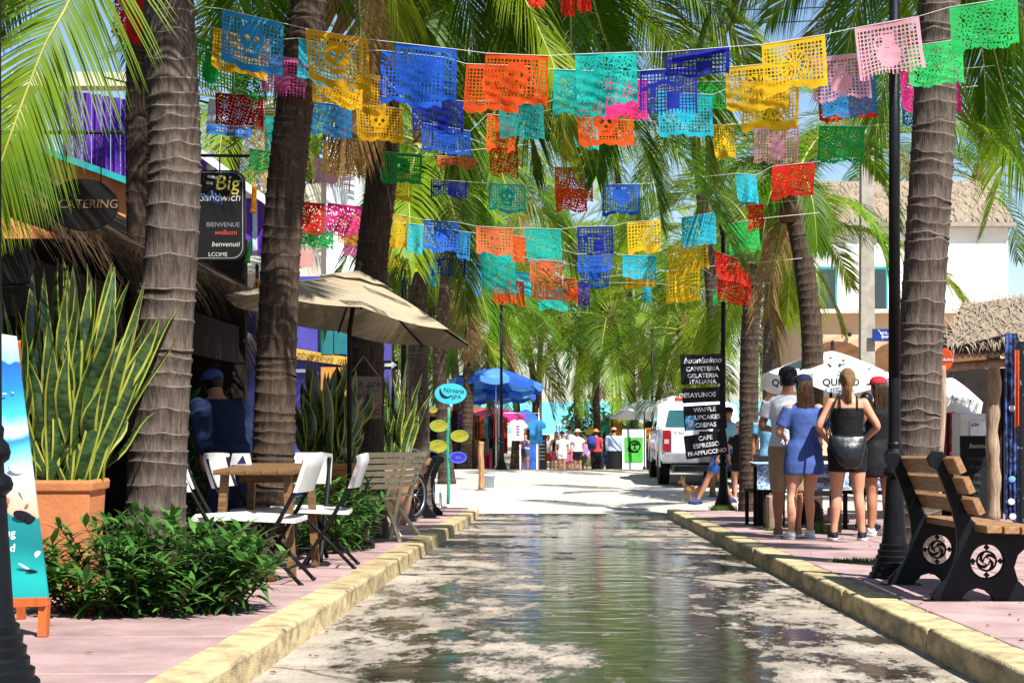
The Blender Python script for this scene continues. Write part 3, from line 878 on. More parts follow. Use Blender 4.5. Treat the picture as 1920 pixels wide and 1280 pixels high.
# leaning palms whose crowns hang over the street from above the picture
T1 = palm('overhanging palm left of the street whose crown droops over the flags', [G(-330, 15.5), P(-260, 300, 15.5), P(-60, -150, 15.3), P(420, -330, 15.1), P(905, -300, 15)], 0.16, 0.12, 5, 2.4, 31, (barkd, scard), yellow=0.35, coco=False, skip=lambda az, k: k >= 4)
T2 = palm('overhanging palm right of the street with long fronds across the flags', [G(2200, 16), P(2160, 300, 16), P(2020, -100, 15.8), P(1560, -260, 15.4), P(1085, -190, 15)], 0.14, 0.11, 5, 2.4, 32, (barkd, scard), yellow=0.25, coco=False, skip=lambda az, k: k >= 3)
Z = Vector((0, 0, 1))
# long fronds that reach into the picture
hero(T1, [P(905, -250, 15), P(960, -60, 14.6), P(1012, 60, 14.4), P(1042, 140, 14.2), P(1064, 300, 14.1)], 130, 0.68, 1, leafy, droop=0.95, w=0.022)
hero(T1, [P(900, -250, 15), P(935, -80, 15), P(965, 60, 14.8), P(988, 200, 14.6), P(1000, 330, 14.6)], 130, 0.68, 2, leafm, droop=1.1, w=0.022)
hero(T1, [P(890, -240, 15), P(870, -90, 15.2), P(880, 20, 15.3), P(905, 130, 15.4)], 80, 0.7, 3, leafm, droop=1.0, w=0.022)
hero(T1, [P(890, -250, 15), P(800, -130, 15.2), P(742, -20, 15.3), P(735, 90, 15.4)], 80, 0.75, 4, leafy, droop=0.9, w=0.022)
hero(T1, [P(890, -250, 15), P(700, -160, 15.6), P(560, -40, 16), P(470, 90, 16.2)], 90, 0.75, 5, leafm, droop=0.9, w=0.022)
hero(T2, [P(1085, -190, 15), P(1060, -60, 15), P(1010, 30, 15), P(960, 80, 15)], 80, 0.6, 6, leafm, droop=0.9, w=0.02)
hero(T2, [P(1085, -190, 15), P(1130, -50, 15.2), P(1200, 25, 15.2), P(1285, 75, 15.1), P(1380, 110, 15), P(1460, 180, 15)], 90, 0.62, 7, leafm, droop=0.9, w=0.02)
hero(T2, [P(1085, -190, 15), P(1105, -30, 15.3), P(1145, 100, 15.4), P(1200, 190, 15.3), P(1270, 280, 15.1), P(1330, 380, 15), P(1392, 500, 14.9)], 150, 0.72, 8, leafm, droop=0.55, w=0.021, sweep=0.35)
hero(T2, [P(1080, -190, 15), P(1090, -20, 15.5), P(1135, 110, 15.7), P(1190, 230, 15.8), P(1225, 330, 15.8), P(1240, 420, 15.8)], 120, 0.66, 9, leafm, droop=0.7, w=0.02)
hero(T2, [P(1080, -190, 15), P(1070, -40, 14.9), P(1070, 120, 15), P(1062, 260, 15)], 90, 0.55, 10, leafm, droop=1.0, w=0.02)
hero(T2, [P(1095, -190, 15), P(1230, -130, 14.7), P(1330, -20, 14.4), P(1318, 90, 14.4)], 80, 0.5, 11, leafm, droop=0.6, w=0.02)
hero(R1, [P(1772, -450, 12.4), P(1640, -230, 12.8), P(1520, -60, 13.2), P(1440, 40, 13.6)], 90, 0.6, 12, leafm, droop=0.7, w=0.02)
hero(R1, [P(1775, -450, 12.4), P(1690, -160, 13), P(1580, 10, 13.4), P(1480, 130, 13.8)], 90, 0.6, 13, leafy, droop=0.8, w=0.02)
hero(R1, [P(1775, -450, 12.4), P(1730, -50, 13.2), P(1770, 190, 13.5), P(1850, 246, 13.5), P(1935, 320, 13.5)], 110, 0.62, 14, leafy, droop=0.95, w=0.021)
hero(R1, [P(1780, -450, 12.4), P(1830, -60, 13.6), P(1870, 120, 14), P(1915, 300, 14.2), P(1930, 420, 14.2)], 110, 0.6, 15, leafm, droop=0.8, w=0.02)
hero(R1, [P(1790, -440, 12.4), P(1860, -160, 12.8), P(1920, 40, 13), P(1990, 180, 13)], 90, 0.7, 16, leafm, droop=0.8, w=0.02)
hero(R4, [P(1452, 400, 30), P(1540, 418, 29.4), P(1610, 430, 29), P(1690, 462, 28.7), P(1770, 520, 28.5), P(1842, 620, 28.4)], 130, 1.12, 17, leafy, droop=1.0, w=0.036)
hero(R4, [P(1452, 400, 30), P(1500, 310, 29.6), P(1580, 290, 29.2), P(1650, 340, 29), P(1680, 420, 29)], 100, 0.95, 18, leafm, droop=0.8, w=0.034)
hero(R2, [P(1482, 345, 20.5), P(1462, 440, 20.8), P(1440, 560, 21), P(1460, 690, 21)], 90, 0.5, 19, leafdry, droop=0.9, w=0.022)
hero(R2, [P(1482, 345, 20.5), P(1430, 300, 20.2), P(1360, 330, 20), P(1310, 400, 20)], 90, 0.6, 20, leafy, droop=0.8, w=0.024)
hero(R4, [P(1452, 400, 30), P(1470, 420, 29), P(1500, 500, 28.6), P(1510, 620, 28.5)], 90, 0.9, 21, leafy, droop=0.8, w=0.03)
hero(R2, [P(1482, 345, 20.5), P(1452, 262, 20.2), P(1390, 240, 19.8), P(1310, 300, 19.5)], 90, 0.6, 61, leafm, droop=0.8, w=0.026)
hero(R2, [P(1484, 345, 20.5), P(1530, 255, 21.4), P(1600, 262, 22.2), P(1660, 335, 22.8)], 90, 0.6, 62, leafm, droop=0.8, w=0.028)
hero(R2, [P(1482, 350, 20.4), P(1500, 318, 19.9), P(1524, 380, 19.6), P(1532, 470, 19.5)], 80, 0.42, 63, leafm, droop=0.9, w=0.026)
hero(R2, [P(1482, 350, 20.4), P(1466, 322, 20.0), P(1440, 380, 19.8), P(1426, 480, 19.8)], 80, 0.45, 64, leafm, droop=0.9, w=0.026)
hero(R1, [P(1772, -450, 12.4), P(1660, -140, 13), P(1600, 40, 13.4), P(1575, 190, 13.6)], 110, 0.6, 65, leafm, droop=0.8, w=0.022)
hero(R1, [P(1772, -450, 12.4), P(1800, -120, 13.6), P(1840, 80, 14), P(1850, 240, 14.2)], 110, 0.65, 66, leafm, droop=0.8, w=0.022)
hero(T2, [P(1085, -190, 15), P(1015, -60, 15.4), P(962, 60, 15.8), P(930, 200, 16)], 110, 0.72, 71, leafy, droop=0.8, w=0.024)
hero(T2, [P(1085, -190, 15), P(1185, -100, 15.6), P(1300, -15, 16), P(1400, 95, 16.4), P(1450, 230, 16.6)], 130, 0.75, 72, leafy, droop=0.8, w=0.024)
hero(T2, [P(1085, -190, 15), P(1105, 0, 15.8), P(1128, 150, 16), P(1118, 330, 16.2)], 120, 0.7, 73, leafm, droop=0.8, w=0.024)
hero(T2, [P(1085, -190, 15), P(1160, -60, 16), P(1250, 60, 16.6), P(1310, 190, 17), P(1330, 330, 17)], 130, 0.75, 74, leafy, droop=0.7, w=0.026)
hero(R1, [P(1772, -450, 12.4), P(1850, -200, 14), P(1905, 60, 15), P(1895, 260, 15.4), P(1845, 430, 15.5)], 130, 0.75, 75, leafy, droop=0.7, w=0.024)
hero(R1, [P(1772, -450, 12.4), P(1725, -100, 14.6), P(1668, 80, 15.2), P(1640, 270, 15.4)], 120, 0.7, 76, leafm, droop=0.8, w=0.024)
hero(R1, [P(1772, -450, 12.4), P(1620, -260, 14), P(1460, -110, 15), P(1370, 30, 15.4)], 120, 0.7, 77, leafm, droop=0.8, w=0.024)
hero(R4, [P(1452, 400, 30), P(1530, 372, 29), P(1605, 392, 28.6), P(1655, 470, 28.4), P(1672, 575, 28.4)], 110, 1.05, 78, leafy, droop=0.9, w=0.036)
hero(T1, [P(905, -300, 15), P(840, -100, 16), P(800, 60, 16.6), P(810, 200, 17)], 120, 0.75, 79, leafy, droop=0.8, w=0.025)
# the near frond at the upper left belongs to a palm just outside the picture
N1 = palm('palm at the picture edge whose big near frond hangs before the orange house', [G(-180, 9.2), P(-190, 500, 9.2), P(-120, 0, 9.2), P(60, -330, 9), P(150, -400, 8.9)], 0.17, 0.13, 9, 2.8, 41, (barkg, scar), coco=False, skip=lambda az, k: k >= 3)
hero(N1, [P(165, -400, 8.9), P(185, -150, 8.6), P(130, 0, 8.5), P(86, 80, 8.4), P(52, 165, 8.35), P(12, 275, 8.3), P(-30, 400, 8.3)], 130, 0.60, 42, leafy, droop=0.36, w=0.017, sweep=0.42, side=Vector((0.9, 0.12, -0.15)), segs=5, vup=0.1)
hero(N1, [P(150, -400, 8.9), P(-20, -220, 8.9), P(-90, 0, 9), P(-60, 150, 9)], 110, 0.7, 43, leafm, droop=0.6, w=0.017, segs=4)
hero(L1, [P(300, -560, 10.6), P(400, -300, 11.4), P(450, -80, 12), P(420, 90, 12.4)], 100, 0.6, 44, leafm, droop=0.5, w=0.018)
hero(L1, [P(300, -560, 10.6), P(420, -330, 12), P(560, -150, 13), P(650, 20, 13.4)], 100, 0.6, 45, leafm, droop=0.8, w=0.018)
hero(L1, [P(300, -560, 10.6), P(180, -330, 11.4), P(60, -150, 12), P(0, 60, 12.4)], 100, 0.6, 46, leafm, droop=0.8, w=0.018)

# ================================================================ shrubs, snake plants, grass
bushm = M('shrub leaf', (0.065, 0.17, 0.028), (0.028, 0.09, 0.015), scale=7, rough=0.3, transl=0.25, spec=0.6)
bushl = M('shrub leaf light', (0.12, 0.25, 0.05), (0.06, 0.16, 0.03), scale=7, rough=0.34, transl=0.25, spec=0.6)
twig = M('twig', (0.07, 0.04, 0.022), rough=0.9)
def leafquad(mb, p, d, up, ln, wd, rnd, mi=0, bend=0.35):
    d = d.normalized()
    s = d.cross(up)
    if s.length < 1e-3: s = Vector((1, 0, 0))
    s.normalize(); nrm = s.cross(d).normalized()
    q = []
    for f, ww in ((0, 0.12), (0.3, 1), (0.65, 0.8), (1, 0.0)):
        c = p + d * ln * f - nrm * bend * ln * f * f
        q.append((c - s * wd / 2 * ww + nrm * wd * 0.12 * ww, c - nrm * 0.0, c + s * wd / 2 * ww + nrm * wd * 0.12 * ww))
    k = mb.add([v for r in q for v in r])
    for i in range(3):
        for j in range(2):
            a = k + i * 3 + j
            mb.face((a, a + 1, a + 4, a + 3), mi, True)
def shrub(name, label, cx, cy, rx, ry, h, nstem, seed, leaf=(0.14, 0.035), per=16, zf=sz, group=None, spread=0.5, cat='shrub'):
    rnd = random.Random(seed)
    t = thing(name, label, cat, (cx, cy, zf(cy) - 0.02), group=group)
    lv, st = MB(), MB()
    for i in range(nstem):
        a = rnd.uniform(0, 6.283); r = math.sqrt(rnd.random())
        bx, by = math.cos(a) * rx * r * 0.8, math.sin(a) * ry * r * 0.8
        hh = h * rnd.uniform(0.55, 1.08) * (1 - 0.35 * r ** 2)
        z0 = zf(cy + by) - zf(cy)
        tip = Vector((bx + math.cos(a) * spread * r * rx + rnd.uniform(-0.08, 0.08), by + math.sin(a) * spread * r * ry + rnd.uniform(-0.08, 0.08), z0 + hh))
        path = spline([Vector((bx, by, z0)), Vector((bx, by, z0)).lerp(tip, 0.5) + Vector((rnd.uniform(-0.05, 0.05), rnd.uniform(-0.05, 0.05), 0.03)), tip], 4)
        st.tube(path, [lerp(0.006, 0.002, j / (len(path) - 1)) for j in range(len(path))], 4)
        for j in range(per):
            f = 0.12 + 0.88 * (j + rnd.random()) / per
            q = f * (len(path) - 1); i0 = min(int(q), len(path) - 2)
            p = path[i0].lerp(path[i0 + 1], q - i0)
            b = j * 2.4 + rnd.uniform(-0.5, 0.5)
            d = Vector((math.cos(b), math.sin(b), rnd.uniform(-0.1, 0.9) if f < 0.85 else rnd.uniform(0.4, 1.6)))
            leafquad(lv, p, d, Vector((0, 0, 1)), leaf[0] * rnd.uniform(0.6, 1.2), leaf[1] * rnd.uniform(0.75, 1.2), rnd, 1 if rnd.random() < 0.3 else 0, rnd.uniform(0.1, 0.6))
    q = lv.build('foliage', [bushm, bushl], t); q['kind'] = 'stuff'
    q = st.build('stems', twig, t); q['kind'] = 'stuff'
    return t
shrub('leafy_shrub', 'low dense shrub with glossy narrow leaves in front of the terracotta planter', XP(285, 8.7), 8.75, 0.60, 0.42, 0.54, 120, 51, per=24)
shrub('leafy_shrub', 'low glossy shrub filling the gap between the folding chairs and wooden chairs', XP(625, 15.0), 14.8, 0.38, 0.9, 0.72, 95, 52, per=22)
shrub('leafy_shrub', 'dark leafy shrub growing behind the restaurant table', XP(385, 15.6), 15.6, 0.5, 0.5, 1.5, 50, 53, per=26, leaf=(0.16, 0.04))
shrub('leafy_bush', 'green broad-leaved bush on the beach behind the yellow and green parasol', XP(1118, 95), 95, 1.6, 1.2, 3.4, 45, 54, per=24, leaf=(0.6, 0.2), zf=rz, cat='bush')
shrub('leafy_shrub', 'leafy shrub against the violet building wall', XP(560, 24), 24, 0.8, 0.8, 1.0, 50, 55, per=24, leaf=(0.16, 0.05))

snake_g = M('snake plant green', (0.034, 0.075, 0.016), (0.008, 0.026, 0.008), scale=14, stretch=(0.6, 0.6, 2.2), rough=0.35, contrast=(0.42, 0.56), spec=0.55)
snake_y = M('snake plant yellow margin', (0.34, 0.34, 0.045), (0.22, 0.24, 0.035), rough=0.38, scale=5)
SN = []
for v in range(6):
    rnd = random.Random(60 + v)
    mb = MB(); n = 10
    b1, b2, tw = rnd.uniform(-0.22, 0.22), rnd.uniform(0.0, 0.3), rnd.uniform(-1.8, 1.8)
    for i in range(n + 1):
        f = i / n
        wd = 0.5 * (0.55 + 0.9 * math.sin(math.pi * (0.15 + 0.6 * f))) * (1 if f < 0.7 else max(0.02, 1 - ((f - 0.7) / 0.3) ** 1.6)) * 0.75
        a = tw * f
        c = Vector((b1 * math.sin(f * 6.5 + v) * 0.33, b2 * f * f + 0.03 * math.sin(f * 8 + v), f))
        for x in (-1, -0.72, 0, 0.72, 1):
            cup = 0.18 * wd * abs(x)
            mb.v.append(tuple(c + Vector((math.cos(a) * x * wd * 0.11 - math.sin(a) * cup * 0.11, math.sin(a) * x * wd * 0.11 + math.cos(a) * cup * 0.11 * 2, 0))))
    for i in range(n):
        for j in range(4):
            a = i * 5 + j
            mb.face((a, a + 1, a + 6, a + 5), 1 if j in (0, 3) else 0, True)
    me = mb.mesh('leaf'); me.materials.append(snake_g); me.materials.append(snake_y); SN.append(me)
def snake_plant(label, c, rx, ry, h, n, seed, wide=1.0, lean=0.5):
    rnd = random.Random(seed)
    t = thing('snake_plant', label, 'snake plant', c)
    for i in range(n):
        a = rnd.uniform(0, 6.283); r = math.sqrt(rnd.random())
        q = put('leaf', SN[rnd.randrange(6)], None, t, (math.cos(a) * rx * r, math.sin(a) * ry * r, -0.03), (-math.sin(a) * r * rnd.uniform(0.0, lean), math.cos(a) * r * rnd.uniform(0.0, lean), rnd.uniform(-0.9, 0.9) + (0 if rnd.random() < 0.7 else 1.5)))
        s = h * rnd.uniform(0.34, 1.05) * (1 - 0.15 * r)
        q.scale = (wide * rnd.uniform(0.8, 1.15), wide * rnd.uniform(0.8, 1.15), s)
    return t
def square_planter(label, px0, px1, pyr, D, dp):
    a = (XP(px0, D) + XP(px1, D)) / 2; wd = XP(px1, D) - XP(px0, D)
    ztop = P(0, pyr, D).z
    h = ztop - sz(D + dp / 2)
    t = thing('terracotta_planter', label, 'planter', (a, D + dp / 2, sz(D + dp / 2)))
    mb = MB()
    k = len(mb.v)
    prof = [(0.80, 0.0), (0.95, h - 0.07), (1.03, h - 0.065), (1.05, h - 0.02), (1.02, h), (0.92, h), (0.88, h - 0.05)]
    for f, z in prof:
        for x, y in ((-1, -1), (1, -1), (1, 1), (-1, 1)):
            mb.v.append((x * f * wd / 2, y * f * dp / 2, z))
    for i in range(len(prof) - 1):
        for j in range(4):
            a_, b_ = i * 4 + j, i * 4 + (j + 1) % 4
            mb.face((a_, b_, b_ + 4, a_ + 4))
    mb.face((3, 2, 1, 0)); pot = mb.build('pot', terra, t, bevel=0.008)
    mb = MB(); mb.poly([(-0.9 * wd / 2, -0.9 * dp / 2, h - 0.045), (0.9 * wd / 2, -0.9 * dp / 2, h - 0.045), (0.9 * wd / 2, 0.9 * dp / 2, h - 0.045), (-0.9 * wd / 2, 0.9 * dp / 2, h - 0.045)])
    mb.build('soil', M('soil', (0.03, 0.02, 0.013), rough=1), t)
    return t, Vector((t.location.x, t.location.y, t.location.z + h - 0.04))
_, top = square_planter('square terracotta planter with rolled rim under the tallest snake plant', 30, 171, 900, 9.6, 0.36)
snake_plant('tall snake plant with yellow edged leaves in the square terracotta planter', top, 0.2, 0.15, 1.5, 140, 61, 0.82, 0.62)
_, top = square_planter('square terracotta planter behind the folding chairs', 566, 660, 868, 15.6, 0.5)
snake_plant('bright yellow edged snake plant behind the white folding chairs', top, 0.2, 0.2, 1.15, 80, 62, 1.05, 0.6)
def round_pot(label, px, pyr, D, r, cat='pot'):
    z0, z1 = sz(D), P(0, pyr, D).z
    h = z1 - z0
    t = thing('clay_pot', label, cat, (XP(px, D), D, z0))
    mb = MB(); mb.lathe([(r * 0.62, 0), (r * 0.8, h * 0.25), (r * 0.98, h * 0.55), (r * 1.03, h * 0.75), (r * 0.97, h * 0.9), (r * 0.93, h * 0.93), (r * 1.02, h * 0.95), (r * 1.02, h), (r * 0.9, h), (r * 0.88, h * 0.93), (0.01, h * 0.93)], seg=28)
    mb.build('pot', M('pale clay', (0.52, 0.26, 0.14), (0.4, 0.19, 0.1), scale=3, rough=0.75), t)
    return t, Vector((XP(px, D), D, z0 + h * 0.93))
_, top = round_pot('large tapering clay pot behind the cream wooden chairs', 738, 858, 20.2, 0.26)
snake_plant('dark thin-leaved snake plant in the large clay pot', top, 0.16, 0.16, 1.4, 70, 63, 0.8, 0.5)
def grass(label, px, py, D, r, h, n, seed, ry=None, cat='grass'):
    rnd = random.Random(seed)
    mb = MB()
    for i in range(n):
        a = rnd.uniform(0, 6.283); q = math.sqrt(rnd.random())
        p = Vector((math.cos(a) * r * q, math.sin(a) * (ry or r) * q, 0)); p.z = sz(D + p.y) - sz(D)
        d = Vector((rnd.gauss(0, 0.35), rnd.gauss(0, 0.35), 1)).normalized()
        hh = h * rnd.uniform(0.5, 1.1); wv = Vector((rnd.uniform(-1, 1), rnd.uniform(-1, 1), 0)).normalized() * 0.004
        k = mb.add([p - wv, p + wv, p + d * hh * 0.6 + wv * 0.7, p + d * hh * 0.6 - wv * 0.7, p + d * hh + Vector((d.x, d.y, -0.2)) * hh * 0.3])
        mb.face((k, k + 1, k + 2, k + 3)); mb.face((k + 3, k + 2, k + 4))
    o = mb.build('grass_tuft', M('verge grass', (0.10, 0.19, 0.03), (0.06, 0.13, 0.02), rough=0.6, transl=0.2), None, (XP(px, D), D, sz(D)))
    return tag(o, label, cat, kind='stuff')
grass('tuft of grass between the feet of the man and the woman in black', 1536, 0, 18.0, 0.13, 0.16, 260, 71)
grass('low grass at the foot of the near lamp post', 1610, 0, 12.9, 0.26, 0.05, 420, 72, 0.07)
grass('low grass behind the bench frame', 1790, 0, 12.6, 0.16, 0.05, 260, 73, 0.07)
grass('grass ringing the foot of the menu-board lamp post', 1356, 0, 26.0, 0.24, 0.12, 420, 74, 0.2)
grass('sparse grass at the feet of the man in white', 1455, 0, 18.6, 0.15, 0.05, 150, 75, 0.08)

# fallen leaflets and scraps
def litter(label, spots, n, seed, zf):
    rnd = random.Random(seed); mb = MB()
    for i in range(n):
        x0, x1, d0, d1 = spots[rnd.randrange(len(spots))]
        d = rnd.uniform(d0, d1); p = Vector((rnd.uniform(x0, x1), d, zf(d) + 0.008))
        a = rnd.uniform(0, 6.28); ln = rnd.uniform(0.02, 0.08); u = Vector((math.cos(a), math.sin(a), -0.036 * math.sin(a))); s = Vector((-u.y, u.x, 0)) * rnd.uniform(0.004, 0.012)
        k = mb.add([p, p + u * ln * 0.5 + s + Vector((0, 0, 0.008)), p + u * ln, p + u * ln * 0.5 - s + Vector((0, 0, 0.004))])
        mb.face((k, k + 1, k + 2, k + 3), rnd.randrange(2))
    return tag(mb.build('fallen_leaves', [leafdry, twig]), label, 'fallen leaves', kind='stuff')
litter('dry leaf scraps lying on the pink paving beside both kerbs', [(-2.6, -1.55, 6.2, 20), (2.05, 3.6, 7, 22), (2.05, 3.0, 7, 12)], 80, 5, sz)
litter('dry leaf scraps lying in the road gutters', [(-1.3, -1.1, 6.5, 26), (1.6, 1.8, 6.5, 25), (-1.0, 1.6, 7, 24)], 150, 6, rz)
# ================================================================ lamp posts
LP = [(.175, 0), (.175, .03), (.165, .04), (.155, .045), (.158, .075), (.14, .085), (.14, .115), (.127, .125), (.13, .155), (.115, .165), (.117, .195), (.103, .205), (.105, .235), (.09, .245), (.082, .30), (.058, .70), (.062, .705), (.078, .72), (.083, .74), (.074, .765), (.052, .78), (.05, .815), (.068, .83), (.074, .855), (.066, .885), (.048, .905), (.052, .94), (.043, .955), (.042, 1.4)]
def lamp(label, px, D, group='cast iron lamp posts', zf=sz):
    t = thing('street_lamp', label, 'lamp post', (XP(px, D), D, zf(D)), group=group)
    mb = MB(); mb.lathe(LP, seg=40, sm=False); mb.build('base', iron, t)
    mb = MB(); mb.tube([(0, 0, 1.38), (0, 0, 4.55)], [0.042, 0.036], 16); mb.build('pole', iron, t)
    mb = MB(); mb.lathe([(.036, 4.5), (.06, 4.55), (.05, 4.6), (.075, 4.66), (.06, 4.74), (.02, 4.8), (.001, 4.84)], seg=16); mb.build('finial', iron, t)
    return t
lamp('black cast iron lamp post with stepped base beside the bench', 1677, 11.2)
lamp('black lamp post carrying the stacked white lettered menu boards', 1356, 26.4)
lamp('black lamp post base beside the beach poster stand', -20, 5.75)
lamp('black lamp post behind the beige parasol and snake plants', 757, 21.5)
lamp('black lamp post rising in front of the blue parasol beyond the crossing', 940, 44.2, zf=rz)
lamp('black lamp post beside the beach parasols behind the crowd', 1148, 66, zf=rz)
lamp('black lamp post behind the square white parasol', 1223, 52, zf=rz)

# ================================================================ benches
BO = [(0, 0), (-.01, .035), (.03, .08), (.085, .135), (.125, .22), (.145, .32), (.138, .42), (.11, .54), (.065, .67), (.02, .775), (-.02, .795), (-.035, .835), (-.005, .875), (.045, .872), (.068, .84), (.09, .78), (.125, .69), (.175, .57), (.215, .475), (.27, .425), (.34, .405), (.62, .405), (.63, .375), (.55, .335), (.485, .275), (.462, .2), (.485, .12), (.55, .06), (.63, .03), (.63, 0), (.355, 0), (.34, .035), (.30, .07), (.25, .083), (.20, .07), (.165, .035), (.15, 0)]
def bench(label, x, d0, d1, mirror=False):
    t = thing('park_bench', label, 'bench', (x, (d0 + d1) / 2, sz((d0 + d1) / 2)), group='iron and wood benches')
    s = -1 if mirror else 1
    Ln = d1 - d0
    rotf = (R(90), 0, 0) if not mirror else (R(90), 0, R(180))
    fm = outline_mesh([BO, circle((.31, .235), .104, 30)], 0.035, 0.006)
    for y in (-Ln / 2 + 0.3, Ln / 2 - 0.25):
        fr = put('iron_frame', fm, iron, t, (0, y, y * -0.0363), rotf)
        mb = MB(); mb.box((.07, 0.004, 0), (.26, .008, .09)); mb.box((.49, 0.004, 0), (.3, .008, .09)); mb.build('foot_plate', iron, fr)
        mb = MB()
        mb.tube([(.31 + .056 * math.cos(a * math.pi / 14), .235 + .056 * math.sin(a * math.pi / 14), 0) for a in range(29)], .0065, 6)
        for q in range(4):
            a0 = q * math.pi / 2
            mb.tube([(.31 + r * math.cos(a0 + w_), .235 + r * math.sin(a0 + w_), 0) for r, w_ in ((.055, 0.2), (.045, .75), (.036, 1.25), (.026, 1.75))], [.004, .009, .011, .006], 6)
            c = Vector((.31 + .081 * math.cos(a0), .235 + .081 * math.sin(a0), 0))
            mb.box(c, (.026, .026, .012), Euler((0, 0, R(45))))
            mb.bar(Vector((.31 + .056 * math.cos(a0), .235 + .056 * math.sin(a0), 0)), Vector((.31 + .106 * math.cos(a0), .235 + .106 * math.sin(a0), 0)), .008, .008)
        for q in range(4):
            a0 = q * math.pi / 2 + R(25); a1 = a0 + math.pi / 2
            mb.bar(Vector((.31 + .026 * math.cos(a0), .235 + .026 * math.sin(a0), 0)), Vector((.31 + .026 * math.cos(a1), .235 + .026 * math.sin(a1), 0)), .007, .01)
        mb.build('rosette', iron, fr)
    for (u, v, tilt) in ((.083, .80, 24), (.135, .685, 23), (.19, .565, 24)):
        mb = MB(); mb.box((0, 0, 0), (.042, Ln, .098)); mb.build('back_slat', wood, t, (s * (u + 0.01), 0, v), (SLOPE, R(-tilt) * s, 0), bevel=0.006)
    for i in range(4):
        mb = MB(); mb.box((0, 0, 0), (.088, Ln, .042)); mb.build('seat_slat', wood, t, (s * (.275 + i * .1), 0, .432 - 0.004 * i), (SLOPE, 0, 0), bevel=0.006)
    return t
bench('iron and wood bench with pierced rosette frames beside the near lamp post', XP(1752, 9.36), 9.08, 10.85)
bench('iron and wood bench facing the shops beside the bicycles', -1.72, 22.2, 24.0, mirror=True)

# ================================================================ cut-paper flags and strings
FC = {'sky blue': (0.03, 0.27, 0.62), 'cyan': (0.02, 0.50, 0.66), 'royal blue': (0.02, 0.12, 0.62), 'navy blue': (0.015, 0.025, 0.32), 'orange': (0.85, 0.10, 0.012), 'salmon': (0.85, 0.17, 0.07),
      'turquoise': (0.015, 0.56, 0.48), 'dark teal': (0.012, 0.22, 0.20), 'golden yellow': (0.80, 0.42, 0.012), 'yellow': (0.86, 0.52, 0.015), 'pale pink': (0.85, 0.42, 0.50), 'pink': (0.85, 0.14, 0.38), 'magenta': (0.82, 0.03, 0.24),  # the deep teal has the shade on its flag put into the colour
      'green': (0.02, 0.42, 0.07), 'bright green': (0.03, 0.56, 0.13), 'red': (0.75, 0.02, 0.012), 'crimson': (0.42, 0.006, 0.015), 'purple': (0.11, 0.03, 0.42)}
def fmat(c): return M('tissue paper ' + c, FC[c], tuple(v * 0.82 for v in FC[c]), scale=3, rough=0.75, transl=0.5, spec=0.15, rand=0.16, bump=0.4, bscale=18)
def motif(kind, u, v, cell):
    """True where the paper is kept; u, v in 0..1 from the upper left"""
    i, j = cell
    edge = u < 0.045 or u > 0.955 or v < 0.07
    if edge: return True
    lat = not (i % 3 and j % 3)
    x, y = (u - 0.5) * 1.35, v - 0.52
    r = math.hypot(x, y)
    if kind == 'jug':
        body = math.hypot(x / 1.0, (v - 0.64) / 1.05) < 0.25
        neck = abs(x) < 0.12 + 0.25 * max(0, 0.33 - v) and 0.16 < v < 0.5
        hand = 0.10 < math.hypot(x + 0.17, v - 0.38) < 0.14
        ms = 0.46 < v < 0.52 and (i % 2) and abs(x) < 0.1
        return (body or neck or hand) and not ms and not (abs(x) < 0.08 and 0.2 < v < 0.25) or lat
    if kind == 'sun':
        a = math.atan2(y, x)
        if r < 0.12: return not (0.06 < r < 0.09 and int(a * 4) % 2)
        if r < 0.27: return math.sin(a * 14) > -0.15
        if r < 0.31 or v > 0.86: return True
        return lat
    if kind == 'heart':
        hx, hy = abs(x) / 0.36, (v - 0.36) / 0.5
        ht = (hx * hx + (hy * 1.0 + 0.35 - 0.62 * math.sqrt(hx)) ** 2) < 0.72 and v > 0.2 and hx < 1.0 - max(0, hy) * 0.95
        if ht: return not (i % 4 == 1 and j % 4 == 2)
        return lat or v > 0.92
    if kind == 'skull':
        head = (x / 0.27) ** 2 + ((v - 0.42) / 0.27) ** 2 < 1 or (abs(x) < 0.17 and 0.5 < v < 0.78)
        if head:
            eye = math.hypot(abs(x) - 0.1, v - 0.42) < 0.055
            nose = abs(x) < 0.03 and 0.52 < v < 0.58
            teeth = 0.64 < v < 0.7 and i % 2 == 0 and abs(x) < 0.13
            return not (eye or nose or teeth)
        fl = math.hypot(abs(x) - 0.5, v - 0.8) < 0.13
        return lat or fl and not (i + j) % 3 == 0 or v > 0.9
    if kind == 'can':
        can = abs(x - 0.12) < 0.15 and 0.5 < v < 0.92
        arm = abs((v - 0.28) - 0.3 * abs(x + 0.1)) < 0.05 and x < 0.3 or abs(x + 0.35) < 0.05 and 0.3 < v < 0.62
        return can or arm or lat
    # flowers
    for cx, cy in ((0.2, 0.34), (0.8, 0.34), (0.5, 0.6), (0.17, 0.76), (0.83, 0.76), (0.5, 0.24)):
        a = math.atan2(v - cy, (u - cx) * 1.35); q = math.hypot((u - cx) * 1.35, v - cy)
        if q < 0.035: return False
        if q < 0.135: return not (math.sin(a * 8) > 0.45 and q > 0.06)
    return not ((i * 7 + j * 5) % 13 < 1 or (i * 3 - j * 4) % 15 < 1 or (j % 4 == 1 and i % 2 and v > 0.86))
